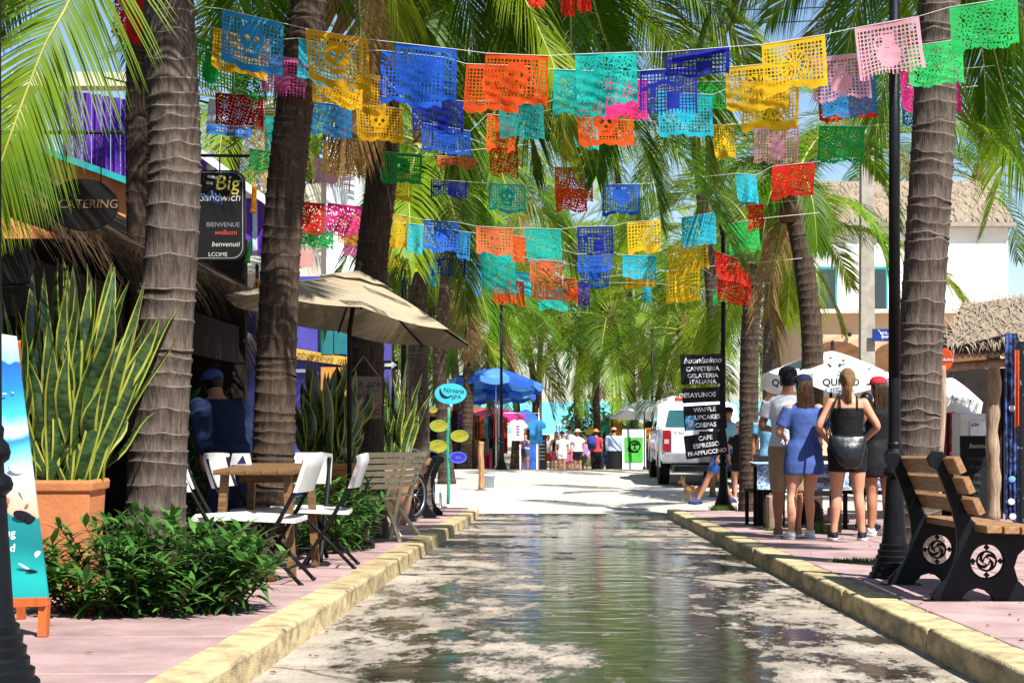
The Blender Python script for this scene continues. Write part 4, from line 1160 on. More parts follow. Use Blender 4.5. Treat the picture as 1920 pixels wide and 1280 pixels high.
FR = [  # (distance, [(x0, y0, x1, y1, height px, colour, motif)])
 (11.0, [(215, -14, 272, 2, 84, 'red', 'flowers'), (416, 17, 531, 44, 100, 'sky blue', 'skull'), (573, 54, 690, 74, 92, 'golden yellow', 'skull'), (742, 80, 857, 93, 94, 'royal blue', 'heart'), (910, 100, 1028, 105, 88, 'orange', 'skull'), (1078, 102, 1193, 98, 90, 'turquoise', 'flowers'), (1248, 98, 1368, 88, 46, 'navy blue', 'can'), (1428, 84, 1547, 65, 90, 'yellow', 'sun'), (1602, 53, 1723, 31, 98, 'pale pink', 'jug'), (1780, 14, 1908, -6, 86, 'bright green', 'flowers')]),
 (11.9, [(400, 52, 505, 76, 72, 'golden yellow', 'skull'), (560, 72, 668, 95, 78, 'cyan', 'flowers'), (716, 95, 832, 108, 92, 'royal blue', 'heart'), (874, 120, 977, 123, 86, 'orange', 'skull'), (1038, 130, 1137, 134, 80, 'turquoise', 'flowers'), (1200, 133, 1307, 126, 84, 'navy blue', 'can'), (1360, 127, 1478, 116, 80, 'yellow', 'sun'), (1522, 110, 1629, 98, 82, 'pale pink', 'jug'), (1704, 87, 1805, 73, 78, 'bright green', 'flowers')]),
 (13.0, [(352, 66, 440, 93, 82, 'green', 'jug'), (490, 103, 573, 112, 72, 'pink', 'jug'), (586, 120, 680, 140, 66, 'golden yellow', 'flowers'), (772, 178, 868, 190, 62, 'navy blue', 'can'), (935, 190, 1018, 196, 66, 'dark teal', 'flowers'), (1122, 148, 1213, 150, 72, 'magenta', 'flowers'), (1233, 172, 1335, 178, 80, 'cyan', 'heart'), (1392, 155, 1498, 150, 86, 'yellow', 'sun'), (1540, 150, 1642, 140, 72, 'sky blue', 'flowers'), (1688, 133, 1797, 130, 78, 'magenta', 'flowers')]),
 (13.7, [(440, 128, 500, 140, 50, 'green', 'flowers'), (640, 128, 724, 146, 72, 'golden yellow', 'sun'), (790, 230, 882, 246, 48, 'royal blue', 'heart'), (914, 214, 968, 219, 66, 'orange', 'skull'), (1082, 196, 1186, 198, 74, 'orange', 'skull'), (1306, 153, 1360, 153, 54, 'green', 'jug'), (1534, 158, 1640, 150, 70, 'red', 'flowers'), (1690, 170, 1767, 168, 60, 'sky blue', 'flowers')]),
 (14.6, [(403, 174, 493, 180, 62, 'crimson', 'flowers'), (497, 218, 533, 223, 62, 'turquoise', 'flowers'), (583, 190, 660, 200, 58, 'sky blue', 'flowers'), (668, 195, 754, 204, 62, 'golden yellow', 'skull'), (918, 275, 972, 283, 48, 'orange', 'flowers'), (1052, 220, 1120, 222, 60, 'turquoise', 'flowers'), (1336, 234, 1376, 234, 62, 'yellow', 'sun'), (1414, 237, 1498, 235, 66, 'pale pink', 'jug'), (1536, 236, 1622, 237, 63, 'green', 'flowers')]),
 (16.5, [(468, 278, 518, 286, 42, 'bright green', 'flowers'), (606, 236, 664, 242, 28, 'purple', 'heart'), (716, 284, 792, 290, 56, 'green', 'skull'), (820, 292, 893, 297, 18, 'salmon', 'flowers'), (916, 343, 985, 347, 52, 'turquoise', 'skull'), (1040, 313, 1111, 316, 60, 'orange', 'flowers'), (1130, 346, 1200, 345, 56, 'royal blue', 'heart'), (1380, 325, 1418, 328, 52, 'cyan', 'flowers'), (1448, 312, 1527, 304, 58, 'red', 'flowers')]),
 (17.4, [(606, 267, 690, 279, 56, 'golden yellow', 'flowers'), (700, 320, 772, 326, 50, 'yellow', 'sun'), (808, 336, 876, 341, 30, 'navy blue', 'can'), (1042, 352, 1100, 356, 42, 'red', 'flowers'), (1403, 385, 1432, 382, 46, 'red', 'flowers')]),
 (18.0, [(588, 296, 660, 304, 52, 'pale pink', 'jug')]),
 (19.0, [(564, 378, 609, 382, 58, 'red', 'flowers'), (614, 380, 680, 388, 58, 'magenta', 'flowers'), (731, 401, 766, 406, 58, 'golden yellow', 'sun'), (795, 412, 860, 417, 56, 'royal blue', 'heart'), (893, 424, 961, 428, 50, 'salmon', 'skull'), (985, 427, 1051, 430, 58, 'turquoise', 'flowers'), (1082, 425, 1149, 424, 50, 'navy blue', 'can'), (1176, 417, 1238, 412, 56, 'yellow', 'sun'), (1278, 408, 1342, 398, 56, 'cyan', 'flowers'), (1365, 420, 1422, 410, 58, 'green', 'flowers')]),
 (20.3, [(564, 430, 625, 436, 30, 'green', 'flowers'), (634, 400, 682, 406, 54, 'golden yellow', 'flowers'), (761, 418, 792, 422, 54, 'cyan', 'flowers'), (858, 432, 882, 436, 50, 'sky blue', 'heart'), (958, 440, 984, 445, 48, 'orange', 'flowers'), (1083, 477, 1148, 473, 34, 'royal blue', 'heart'), (1167, 478, 1230, 480, 44, 'cyan', 'flowers'), (1252, 462, 1326, 442, 58, 'yellow', 'sun'), (1340, 470, 1405, 494, 46, 'red', 'flowers')]),
 (21.8, [(645, 436, 679, 442, 42, 'pink', 'flowers'), (727, 460, 790, 470, 40, 'golden yellow', 'sun'), (812, 468, 874, 475, 48, 'navy blue', 'can'), (901, 470, 965, 480, 70, 'turquoise', 'flowers'), (993, 484, 1053, 491, 42, 'salmon', 'skull'), (1088, 500, 1141, 498, 40, 'royal blue', 'heart'), (1171, 506, 1229, 504, 32, 'golden yellow', 'sun'), (1250, 508, 1312, 500, 62, 'yellow', 'sun'), (1346, 522, 1409, 534, 40, 'red', 'flowers')]),
 (23.3, [(774, 490, 820, 496, 38, 'cyan', 'flowers'), (872, 472, 906, 478, 78, 'sky blue', 'heart'), (924, 522, 983, 528, 44, 'orange', 'flowers'), (997, 528, 1053, 532, 30, 'salmon', 'skull'), (1084, 528, 1106, 530, 48, 'purple', 'flowers'), (1205, 530, 1222, 530, 34, 'cyan', 'flowers'), (1336, 544, 1396, 534, 26, 'green', 'flowers')]),
 (24.8, [(962, 508, 996, 512, 42, 'cyan', 'flowers'), (1010, 538, 1064, 541, 40, 'turquoise', 'flowers'), (1056, 521, 1084, 524, 42, 'orange', 'flowers')]),
]
ORD = ['first', 'second', 'third', 'fourth', 'fifth', 'sixth', 'seventh', 'eighth', 'ninth', 'tenth', 'eleventh', 'twelfth', 'thirteenth']
MN = {'skull': 'skull', 'jug': 'jug', 'sun': 'sunburst', 'heart': 'heart', 'can': 'watering can', 'flowers': 'flower'}
def flag(D, spec, label, rnd, gname):
    x0, y0, x1, y1, hp, colour, kind = spec
    a, b = P(x0, y0, D), P(x1, y1, D)
    W = b - a; wl = W.length; h = hp / F * D
    blow = rnd.uniform(-0.22, 0.34); sh = rnd.uniform(-0.06, 0.03) if x0 < 900 else rnd.uniform(-0.03, 0.06)
    ph = rnd.uniform(0, 6.28); am = rnd.uniform(0.012, 0.04); fq = rnd.uniform(3.5, 8.5); cr = rnd.uniform(0.001, 0.004)
    nu = max(12, int(51 * min(1.0, wl / 0.44))); nv = max(10, int(39 * min(1.0, h / 0.33)))
    if D > 18: nu, nv = int(nu * 0.7), int(nv * 0.7)
    mb = MB()
    org = a.copy()
    def fn(u, v):
        ww = 1.0
        p = W * u - Vector((0, 0, 1)) * h * v * (1 + (0.05 * abs(math.sin(u * math.pi * 4.5)) if v > 0.96 else 0))
        p += Vector((sh * v * h, -blow * v * v * h + am * v ** 0.7 * math.sin(u * fq + ph) + 0.4 * am * v * math.sin(u * 13 + v * 3 + ph), 0.01 * v * math.sin(u * fq + ph)))
        p += Vector((0, cr * math.sin(u * 23 + v * 17 + ph) * v ** 0.5 + cr * math.sin(u * 11 - v * 29 + 2 * ph) * v - 0.05 * max(0, v - 0.8) * math.sin(u * 4 + ph), 0.012 * max(0.0, v - 0.75) * 4 * math.sin(u * 9 + ph)))
        return p
    mb.sheet(fn, nu, nv, keep=lambda i, j: motif(kind, (i + 0.5) / nu, (j + 0.5) / nv, (i, j)))
    o = mb.build('paper_flag', fmat(colour), None, org)
    tag(o, label, 'paper flag', gname)
rnd = random.Random(77)
for ri, (D, row) in enumerate(FR):
    for i, s in enumerate(row):
        ls = row[i - 1][5].replace(' ', '-') if i else None
        rs = row[i + 1][5].replace(' ', '-') if i + 1 < len(row) else None
        nb = 'between ' + ls + ' and ' + rs if ls and rs else 'beside the ' + (ls or rs or 'parasol') + (' flag' if (ls or rs) else '')
        flag(D, s, '%s %s paper flag, %s string from bench, %s' % (s[5].replace(' ', '-'), MN[s[6]], ORD[ri], nb), rnd, 'cut-paper flags strung over the street')
    pts = []
    xa = -420 if D < 13.5 else -60
    y0, y1 = row[0][1], row[-1][3]
    lx = XP(row[0][0], D); rx = XP(row[-1][2], D)
    lend = min(lx - 0.3, -2.9); rend = max(rx + 0.3, 3.1)
    zl, zr = P(0, y0, D).z, P(0, y1, D).z
    pts.append(Vector((lend, D, zl + 0.12 * (lx - lend))))
    for s in row:
        pts += [P(s[0], s[1], D), P(s[2], s[3], D)]
    pts.append(Vector((rend, D, zr + 0.10 * (rend - rx))))
    clean = [pts[0]]
    for p in pts[1:]:
        if p.x > clean[-1].x + 0.005: clean.append(p)
    mb = MB(); mb.tube([p + Vector((0, -0.004, 0)) for p in clean], 0.0018 if D < 18 else 0.0024, 5)
    tag(mb.build('flag_string', rope), 'thin white cord carrying the %s row of paper flags from the bench' % ORD[ri], 'cord', 'cords of the paper flags')
# rolled and twisted flags
def twisted(label, pts, r, colour):
    pts = [Vector(p) for p in pts]
    o = pts[0].copy()
    mb = MB(); mb.tube(spline([p - o for p in pts], 5), [r[min(len(r) - 1, int(i / 5))] for i in range((len(pts) - 1) * 5 + 1)], 9, flat=0.45, sm=False)
    tag(mb.build('paper_flag', fmat(colour), None, o), label, 'paper flag', 'cut-paper flags strung over the street')
twisted('yellow paper flag rolled into a thin bar beside the small pink jug flag', [P(1376, 262, 14.7), P(1450, 263, 14.7), P(1536, 262, 14.7)], [0.012, 0.012], 'yellow')
twisted('yellow paper flag twisted into a cone before the white gable shop', [P(478, 318, 14.8), P(477, 350, 14.8), P(475, 398, 14.8)], [0.008, 0.05, 0.075], 'golden yellow')
twisted('green paper flag gathered into a cone below the yellow cone', [P(474, 424, 15), P(470, 455, 15), P(464, 492, 15)], [0.008, 0.04, 0.07], 'green')
twisted('navy paper flag blown flat along its cord', [P(1262, 112, 10.95), P(1310, 104, 10.95), P(1366, 92, 10.95)], [0.05, 0.04, 0.015], 'navy blue')
twisted('red paper flag end hanging at the top beside the thick ringed trunk', [P(359, -10, 10.8), P(361, 12, 10.8), P(360, 32, 10.8)], [0.012, 0.02, 0.02], 'red')
for i, x in enumerate((990, 1050, 1082)):
    flag(10.2, (x, -60, x + (30 if i == 0 else 26), -60, 78 if i != 1 else 84, 'red', 'flowers'), ['red paper flag end showing at the very top left of two others', 'middle red paper flag end at the very top of the street', 'right red paper flag end at the very top of the street'][i], rnd, 'cut-paper flags strung over the street')
# wires across the street
for k, (y0, y1) in enumerate(((14, 10), (40, 34), (-8, -14))):
    mb = MB(); mb.tube(spline([P(900, y0 - 16, 30), P(1300, y0 + 4, 31), P(1640, y1, 31), P(2100, y1 - 30, 32)], 5), 0.012, 5)
    tag(mb.build('overhead_wire', black), ['upper overhead wire running to the concrete pole', 'lower overhead wire running to the concrete pole', 'topmost overhead wire running to the concrete pole'][k], 'wire', 'overhead wires')

# ================================================================ parasols
def parasol(label, c, rad, rise, n, mats, tilt=(0, 0), pole=None, valance=0.0, vent=False, square=False, rotz=0.0, sag=0.05, group=None, polemat=None, scal=0.0):
    """c: centre of the rim; pole: ground height"""
    c = Vector(c)
    base = Vector((c.x, c.y, pole)) if pole is not None else c
    t = thing('parasol', label, 'parasol', base, group=group)
    Q = Euler((tilt[1], tilt[0], 0)).to_matrix()
    off = c - base
    def pt(ang, f, drop=0.0, up=0.0):
        k = 1.0 / max(abs(math.cos(ang)), abs(math.sin(ang))) if square else 1.0
        return off + Q @ Vector((math.cos(ang + rotz) * rad * f * k, math.sin(ang + rotz) * rad * f * k, rise * (1 - f ** 1.25) - drop + up))
    for i in range(n):
        a0, a1 = 2 * math.pi * (i + (0.5 if square else 0)) / n, 2 * math.pi * (i + 1 + (0.5 if square else 0)) / n
        mb = MB()
        nu, nv = 8, 8
        def fn(u, v):
            f = lerp(0.10 if vent else 0.0, 1.0, v)
            w_ = math.sin(math.pi * u)
            if square: p = pt(a0, f).lerp(pt(a1, f), u)
            else:
                p = pt(a0, f).lerp(pt(a1, f), u)
                p = p.lerp(pt(lerp(a0, a1, u), f), 0.55)
            return p - Vector((0, 0, sag * w_ * f * f * rad + scal * (1 - w_) * 0 ))
        mb.sheet(fn, nu, nv)
        mt = mats[i % len(mats)]
        pn = mb.build('canopy_panel', mt, t)
        if valance:
            mb = MB(); mb.sheet(lambda u, v: fn(u, 1.0) + (Q @ Vector((0, 0, -valance * v * (1 + 0.18 * math.sin(u * math.pi) - 0.0)))) + (fn(u, 1.0) - off).normalized() * 0.01, 8, 2); mb.build('valance', mt, pn)
        mb = MB(); mb.tube([pt(a0, 0.03, 0.03), pt(a0, 0.5, 0.035), pt(a0, 0.985, 0.02)], 0.010, 5); mb.build('rib', polemat or dark, t)
    if vent:
        mb = MB()
        k = len(mb.v)
        mb.v.append(tuple(off + Q @ Vector((0, 0, rise * 1.14))))
        for i in range(n * 2):
            a = 2 * math.pi * i / (n * 2)
            mb.v.append(tuple(pt(a, 0.30, up=0.035 + (0.0 if i % 2 == 0 else -0.02))))
        for i in range(n * 2): mb.face((k, k + 1 + i, k + 1 + (i + 1) % (n * 2)), 0, True)
        mb.build('vent_cap', mats[0], t)
    mb = MB(); mb.tube([Vector((0, 0, 0)), off + Vector((0, 0, -0.1)), off + Q @ Vector((0, 0, rise * 1.08 + 0.05))], 0.022, 10); mb.build('pole', polemat or dark, t)
    mb = MB(); mb.ell(off + Q @ Vector((0, 0, rise * 1.18 + 0.03)), (0.025, 0.025, 0.05), nu=8, nv=6); mb.build('finial', polemat or dark, t)
    if pole is not None:
        mb = MB(); mb.lathe([(0.24, 0), (0.24, 0.05), (0.2, 0.07), (0.05, 0.09), (0.045, 0.2)], seg=18); mb.build('foot', polemat or dark, t)
    return t
beige = M('beige canvas', (0.40, 0.33, 0.225), (0.35, 0.285, 0.19), scale=3, rough=0.85, transl=0.18, bump=0.15, bscale=8, stretch=(1, 1, 5))
parasol('large beige canvas parasol with vented top over the restaurant tables', P(655, 600, 15), 1.17, 0.42, 8, [beige], tilt=(R(10), R(-5)), pole=sz(15), vent=True, valance=0.0, sag=0.035, rotz=R(12))
pw = M('white canvas', (0.72, 0.73, 0.72), (0.66, 0.67, 0.66), scale=4, rough=0.7, transl=0.2)
dp = parasol('white dotted parasol lettered on its valance above the group of four', P(1558, 706, 21), 0.93, 0.34, 8, [pw], tilt=(R(3), R(-1)), pole=sz(21), valance=0.17, rotz=R(22))
o = Vector(dp.location); c0 = P(1558, 706, 21)
for i in range(26):                                   # printed dots
    a = R(180) + math.pi * random.random(); f = random.uniform(0.35, 0.92)
    z = 0.34 * (1 - f ** 1.25)
    p = Vector((math.cos(a) * 0.93 * f, math.sin(a) * 0.93 * f, z)) * 1.0
    sl = math.atan2(0.34 * 1.25 * f ** 0.25, 0.93)
    nq = Vector((math.cos(a) * math.sin(sl), math.sin(a) * math.sin(sl), math.cos(sl)))
    mb = MB(); mb.lathe([(0.022, 0), (0.022, 0.002)], seg=10, axis=nq.to_track_quat('Z', 'Y').to_matrix()); mb.build('printed_dot', black, dp, c0 - o + p + nq * 0.005 + Vector((0.0, 0, 0.0)))
for s, px, py, rzz in (('QUERO', 1462, 716, -0.55), ('QUIERO', 1552, 715, 0.0), ('QUERO', 1640, 722, 0.5)):
    a = (px - 1558) / F * 21
    lettering(s, 0.125, black, dp, Vector((a, -math.sqrt(max(0.02, 0.9 - a * a)) - 0.03 - (0.02 if rzz else 0), 0)) + c0 - o + Vector((0, 0, -0.09)), (R(92), 0, rzz), offset=0.003)
p2 = parasol('white parasol with scalloped edge under the thatched stall beside the red sign', P(1778, 742, 24), 0.52, 0.28, 6, [pw], tilt=(R(9), R(4)), pole=sz(24), valance=0.2, rotz=R(30))
o = Vector(p2.location); lettering('QUIERO ALTERAR', 0.075, black, p2, P(1795, 748, 23.45) - o, (R(90), R(6), R(20)))
pb = M('blue parasol cloth', (0.03, 0.12, 0.55), (0.025, 0.09, 0.45), scale=3, rough=0.55, transl=0.25)
pb2 = M('light blue parasol cloth', (0.10, 0.30, 0.68), (0.07, 0.22, 0.6), scale=3, rough=0.55, transl=0.25)
pv = M('violet parasol cloth', (0.12, 0.10, 0.42), rough=0.6, transl=0.25)
pm_ = M('magenta parasol cloth', (0.70, 0.05, 0.30), rough=0.6, transl=0.3)
parasol('big blue parasol in front of the clothes stall', P(930, 716, 48), 1.40, 0.42, 10, [pb, pb2], pole=rz(48), valance=0.16, tilt=(R(3), R(-7)), polemat=chrome)
parasol('lower blue parasol just behind the big blue one', P(935, 742, 50), 1.15, 0.3, 10, [pb2, pb], pole=rz(50), valance=0.12, tilt=(R(-2), R(-4)), polemat=chrome)
parasol('magenta pink parasol over the hanging clothes', P(930, 778, 53), 0.95, 0.25, 8, [pm_], pole=rz(53), valance=0.16, polemat=chrome)
parasol('small royal blue parasol over the hanging tee shirts', P(985, 790, 54), 0.68, 0.42, 8, [pb], pole=rz(54), valance=0.05, tilt=(R(6), 0), polemat=chrome)
pgr = M('green parasol cloth', (0.02, 0.22, 0.13), rough=0.6, transl=0.3); pye = M('yellow parasol cloth', (0.8, 0.5, 0.03), rough=0.6, transl=0.35); por = M('orange parasol cloth', (0.75, 0.25, 0.02), rough=0.6, transl=0.3)
parasol('yellow, green and orange panelled beach parasol behind the crowd', P(1142, 806, 72), 1.05, 0.6, 8, [pye, pgr, por, pgr], pole=rz(72), valance=0.12)
parasol('second green and yellow beach parasol behind the crowd', P(1172, 800, 78), 1.1, 0.55, 8, [pgr, pye], pole=rz(78), valance=0.1)
parasol('square white market parasol left of the pickup', P(1208, 776, 50), 0.98, 0.45, 4, [pw], pole=rz(50), square=True, tilt=(R(-2), R(-8)), rotz=R(8))
parasol('second white market parasol behind the pickup', P(1262, 764, 54), 0.8, 0.4, 4, [pw], pole=rz(54), square=True, rotz=R(20))
parasol('orange beach parasol under the palms', P(1195, 808, 80), 1.2, 0.5, 8, [por, pye], pole=rz(80), valance=0.1)
parasol('closed orange parasol tip by the white gable shop', P(482, 545, 20), 0.055, 0.22, 8, [por], pole=sz(20))
# ================================================================ signs
chalk = M('chalk lettering', (0.2, 0.12, 0.06), rough=0.9)
def oval(rx, ry, n=36): return [(rx * math.cos(2 * math.pi * i / n), ry * math.sin(2 * math.pi * i / n)) for i in range(n)]
t = thing('hanging_sign', 'dark oval wooden catering sign hanging over the snake plant', 'sign', P(157, 384, 9.3))
put('board', outline_mesh([oval(0.20, 0.148)], 0.025, 0.004), M('stained board', (0.006, 0.0045, 0.004), rough=0.6), t, (0, 0, 0), FACE)
lettering('CATERING', 0.072, chalk, t, (0.03, -0.02, 0.0), shear=0.1)
for x in (-0.1, 0.1):
    mb = MB(); mb.tube([(x, 0, 0.12), (x, 0, 0.42)], 0.004, 5); mb.build('chain', iron, t)
mb = MB(); mb.tube([(-0.5, 0, 0.42), (0.22, 0, 0.42)], 0.012, 6); mb.build('bracket', iron, t)
t = thing('round_sign', 'round black sign half hidden behind the snake plant leaves', 'sign', P(35, 497, 8.9))
put('board', outline_mesh([oval(0.075, 0.10)], 0.05, 0.004), black, t, (0, 0, 0), FACE)
mb = MB(); mb.tube([(-0.3, 0.02, -0.115), (0.06, 0.02, -0.115)], 0.012, 6); mb.build('bracket', iron, t)
def rrect(w_, h_, r, n=5):
    out = []
    for cx, cy, a0 in ((w_ / 2 - r, h_ / 2 - r, 0), (-w_ / 2 + r, h_ / 2 - r, 90), (-w_ / 2 + r, -h_ / 2 + r, 180), (w_ / 2 - r, -h_ / 2 + r, 270)):
        out += [(cx + r * math.cos(R(a0 + 90 * i / n)), cy + r * math.sin(R(a0 + 90 * i / n))) for i in range(n + 1)]
    return out
t = thing('hanging_menu_board', 'black chalk menu board with rounded corners hanging from an iron bracket', 'sign', P(395, 404, 12.4))
bw, bh = 0.53, 0.69
put('board', outline_mesh([rrect(bw, bh, 0.09)], 0.03, 0.004), M('chalkboard', (0.005, 0.0055, 0.006), rough=0.7), t, (0, 0, 0), FACE)
put('rim', outline_mesh([rrect(bw - 0.02, bh - 0.02, 0.085), rrect(bw - 0.032, bh - 0.032, 0.08)], 0.004), M('rim grey', (0.25, 0.26, 0.28), rough=0.6), t, (0, -0.021, 0), FACE)
lettering('Big', 0.16, M('yellow chalk', (0.5, 0.42, 0.07), rough=0.8), t, (0.13, -0.02, 0.245), shear=0.15)
lettering('Sandwich', 0.085, M('pale chalk', (0.5, 0.48, 0.4), rough=0.8), t, (0.075, -0.02, 0.135), shear=0.15)
lettering('BIENVENUE', 0.05, M('grey chalk', (0.2, 0.2, 0.2), rough=0.8), t, (0.10, -0.02, -0.075))
lettering('welkom', 0.055, M('red chalk', (0.5, 0.07, 0.04), rough=0.8), t, (0.12, -0.02, -0.135), shear=0.2)
lettering('benvenuti', 0.055, MATS['pale chalk'], t, (0.12, -0.02, -0.225), shear=0.2)
lettering('LCOME', 0.045, MATS['pale chalk'], t, (0.06, -0.02, -0.305))
for a, b in ((-0.02, 0.3), (0.03, 0.29), (-0.03, 0.25)):
    mb = MB(); mb.bar((a, -0.019, b), (a + 0.05, -0.019, b - 0.005), 0.004, 0.02); mb.build('chalk_mark', MATS['pale chalk'], t)
for k in range(6):
    mb = MB(); mb.tube([(-0.08 + 0.03 * k, -0.02, 0.19 - 0.02 * (k % 3)), (-0.06 + 0.03 * k, -0.02, 0.12 - 0.01 * k)], 0.006, 4); mb.build('chalk_drawing', M('blue chalk', (0.05, 0.12, 0.35), rough=0.8), t)
mb = MB(); mb.tube([(-0.5, 0, 0.47), (0.3, 0, 0.46)], 0.013, 6)
for x in (-0.15, 0.07): mb.tube([(x, 0, 0.34), (x, 0, 0.47)], 0.006, 5)
mb.build('bracket', iron, t)
# faded phone banner behind the crimson flag
t = thing('phone_banner', 'pale blue phone number banner half hidden behind the crimson flag', 'banner', P(430, 222, 15.2))
mb = MB(); mb.box((0, 0, 0), (0.42, 0.015, 0.33), Euler((0, R(6), 0))); mb.build('panel', M('banner white', (0.6, 0.65, 0.7), rough=0.6), t)
mb = MB(); mb.box((0.0, -0.01, -0.125), (0.42, 0.012, 0.085), Euler((0, R(6), 0))); mb.build('blue_band', M('banner blue', (0.04, 0.2, 0.6), rough=0.6), t)
lettering('222 189 91 70', 0.05, white, t, (0.02, -0.02, -0.125), (R(90), R(6), 0))
mb = MB(); mb.tube([(-0.2, 0.02, 0.15), (-1.2, 0.05, 0.4)], 0.01, 5); mb.build('bracket', iron, t)
# hand-painted board on the palm
t = thing('painted_wooden_board', 'hand-painted plank board with red script hung from a cord on the palm', 'sign', P(682, 745, 16.7))
bwd = M('grey board', (0.30, 0.23, 0.19), (0.17, 0.125, 0.10), scale=6, stretch=(1, 1, 10), rough=0.85)
for i in range(3):
    mb = MB(); mb.box((0, 0, 0.148 - i * 0.148), (0.37, 0.03, 0.145)); mb.build('plank', bwd, t, (random.uniform(-0.005, 0.005), 0, 0), bevel=0.004)
lettering('We are', 0.115, M('pale blue paint mark', (0.05, 0.08, 0.16), rough=0.8), t, (0.0, -0.018, 0.14), shear=0.2)
lettering('also', 0.115, MATS['pale blue paint mark'], t, (0.02, -0.018, 0.02), shear=0.2)
lettering('Pancho', 0.12, M('red paint mark', (0.36, 0.02, 0.02), rough=0.7), t, (0.0, -0.018, -0.14), shear=0.1)
for s in (-1, 1):
    mb = MB(); mb.tube([(s * 0.16, 0, 0.22), (0, -0.01, 0.43)], 0.006, 5); mb.build('cord', M('cord tan', (0.4, 0.28, 0.16), rough=0.9), t)
t = thing('arrow_sign', 'small black arrow sign with white arrow beside the painted board', 'sign', P(726, 684, 18.5))
mb = MB(); mb.box((0, 0, 0), (0.25, 0.02, 0.10)); mb.build('plate', black, t)
put('arrow', outline_mesh([[(-0.11, -0.018), (0.05, -0.018), (0.05, -0.045), (0.115, 0), (0.05, 0.045), (0.05, 0.018), (-0.11, 0.018)]], 0.004), white, t, (0, -0.014, 0), FACE)
mb = MB(); mb.tube([(-0.13, 0.02, 0.18), (-0.13, 0.02, sz(18.5) - P(0, 684, 18.5).z)], 0.016, 8); mb.build('post', white, t)
# round spa sign on bamboo with fish plaques
D = 29.0
bx, bz = XP(840, D), sz(D)
t = thing('spa_sign', 'turquoise oval spa sign on a green bamboo pole with fish plaques', 'sign', (bx, D, bz))
bam = M('green bamboo', (0.03, 0.30, 0.20), (0.02, 0.2, 0.14), rough=0.45)
mb = MB()
H = P(0, 760, D).z - bz
pts = [(0.012 * math.sin(i), 0, H * i / 8) for i in range(9)]
mb.tube(pts, 0.03, 10)
for i in range(1, 8): mb.lathe([(0.031, -0.012), (0.036, 0), (0.031, 0.012)], pts[i], 10)
mb.build('bamboo_pole', bam, t)
sg = put('board', outline_mesh([oval(0.285, 0.185)], 0.03, 0.004), M('spa turquoise', (0.05, 0.45, 0.52), (0.04, 0.38, 0.45), rough=0.5), t, Vector((XP(845, D), D - 0.04, P(0, 738, D).z)) - Vector((bx, D, bz)), FACE)
ink = M('navy ink', (0.01, 0.015, 0.06), rough=0.6)
lettering('Nirvana', 0.12, ink, sg, (0.055, 0.055, 0.021), (0, 0, R(-4)), shear=0.15)
lettering('SPA', 0.11, ink, sg, (0.10, -0.065, 0.021), (0, 0, R(6)), shear=0.1)
sw = smooth_closed([(-0.19, 0.11), (-0.20, 0.02), (-0.16, -0.06), (-0.08, -0.09), (0.0, -0.06), (0.01, -0.02), (-0.04, -0.05), (-0.10, -0.03), (-0.15, 0.02)], 4)
put('swirl', outline_mesh([sw], 0.004), ink, sg, (0, 0, 0.02))
fy = M('fish yellow', (0.34, 0.32, 0.03), (0.24, 0.22, 0.02), rough=0.6); fb = M('fish blue', (0.03, 0.04, 0.5), rough=0.5); fgn = M('fish green rim', (0.25, 0.4, 0.06), rough=0.6)
for px, py, mt, sx in ((823, 798, fy, 1), (862, 817, fy, 1), (821, 836, fy, 1.05), (859, 857, fb, 0.95), (812, 768, fy, 0.5)):
    f = put('fish_plaque', outline_mesh([oval(0.16 * sx, 0.105 * sx, 24)], 0.02, 0.004), mt, t, P(px, py, D) - Vector((bx, D, bz)) + Vector((0, -0.03, 0)), FACE)
    put('fish_rim', outline_mesh([oval(0.165 * sx, 0.11 * sx, 24), oval(0.145 * sx, 0.09 * sx, 24)], 0.012), fgn if mt is fy else M('rim blue', (0.12, 0.16, 0.6), rough=0.5), f, (0, 0, 0.014))
    lettering('fish', 0.07 * sx, M('ochre ink', (0.4, 0.2, 0.02), rough=0.7), f, (0, 0, 0.014), (0, 0, 0), shear=0.2)
    mb = MB(); mb.bar((0, 0, 0), ((bx - f.location.x - bx) * 1.0, 0, -0.02), 0.012, 0.006); mb.build('wire', iron, f)
# stacked menu boards on the lamp post
D = 26.1
bd = M('menu board black', (0.004, 0.004, 0.005), rough=0.45)
let = M('menu lettering', (0.75, 0.75, 0.78), rough=0.6)
rows = [('menu_board', 'black cafe name board topping the stack on the lamp post', 1317, 693, 82, 54, 0.03, [('buonissimo', 0.135, 17, 0.35), ('CAFFETERIA', 0.10, 1.5, 0), ('GELATERIA', 0.10, -11, 0), ('ITALIANA', 0.10, -22, 0)]),
        ('menu_board', 'narrow black breakfast board under the cafe name board', 1319, 740, 80, 28, 0.05, [('DESAYUNOS', 0.105, 0, 0)]),
        ('menu_board', 'black waffle and crepe menu board with small blue notice', 1322, 782, 80, 46, 0.06, [('WAFFLE', 0.10, 14, 0), ('CUPCAKES', 0.10, 0, 0), ('CREPAS', 0.10, -14, 0)]),
        ('menu_board', 'tilted black coffee menu board lowest on the lamp post', 1324, 834, 80, 44, 0.13, [('CAFE', 0.10, 13, 0), ('ESPRESSO', 0.10, 0, 0), ('FRAPPUCCINO', 0.095, -13, 0)])]
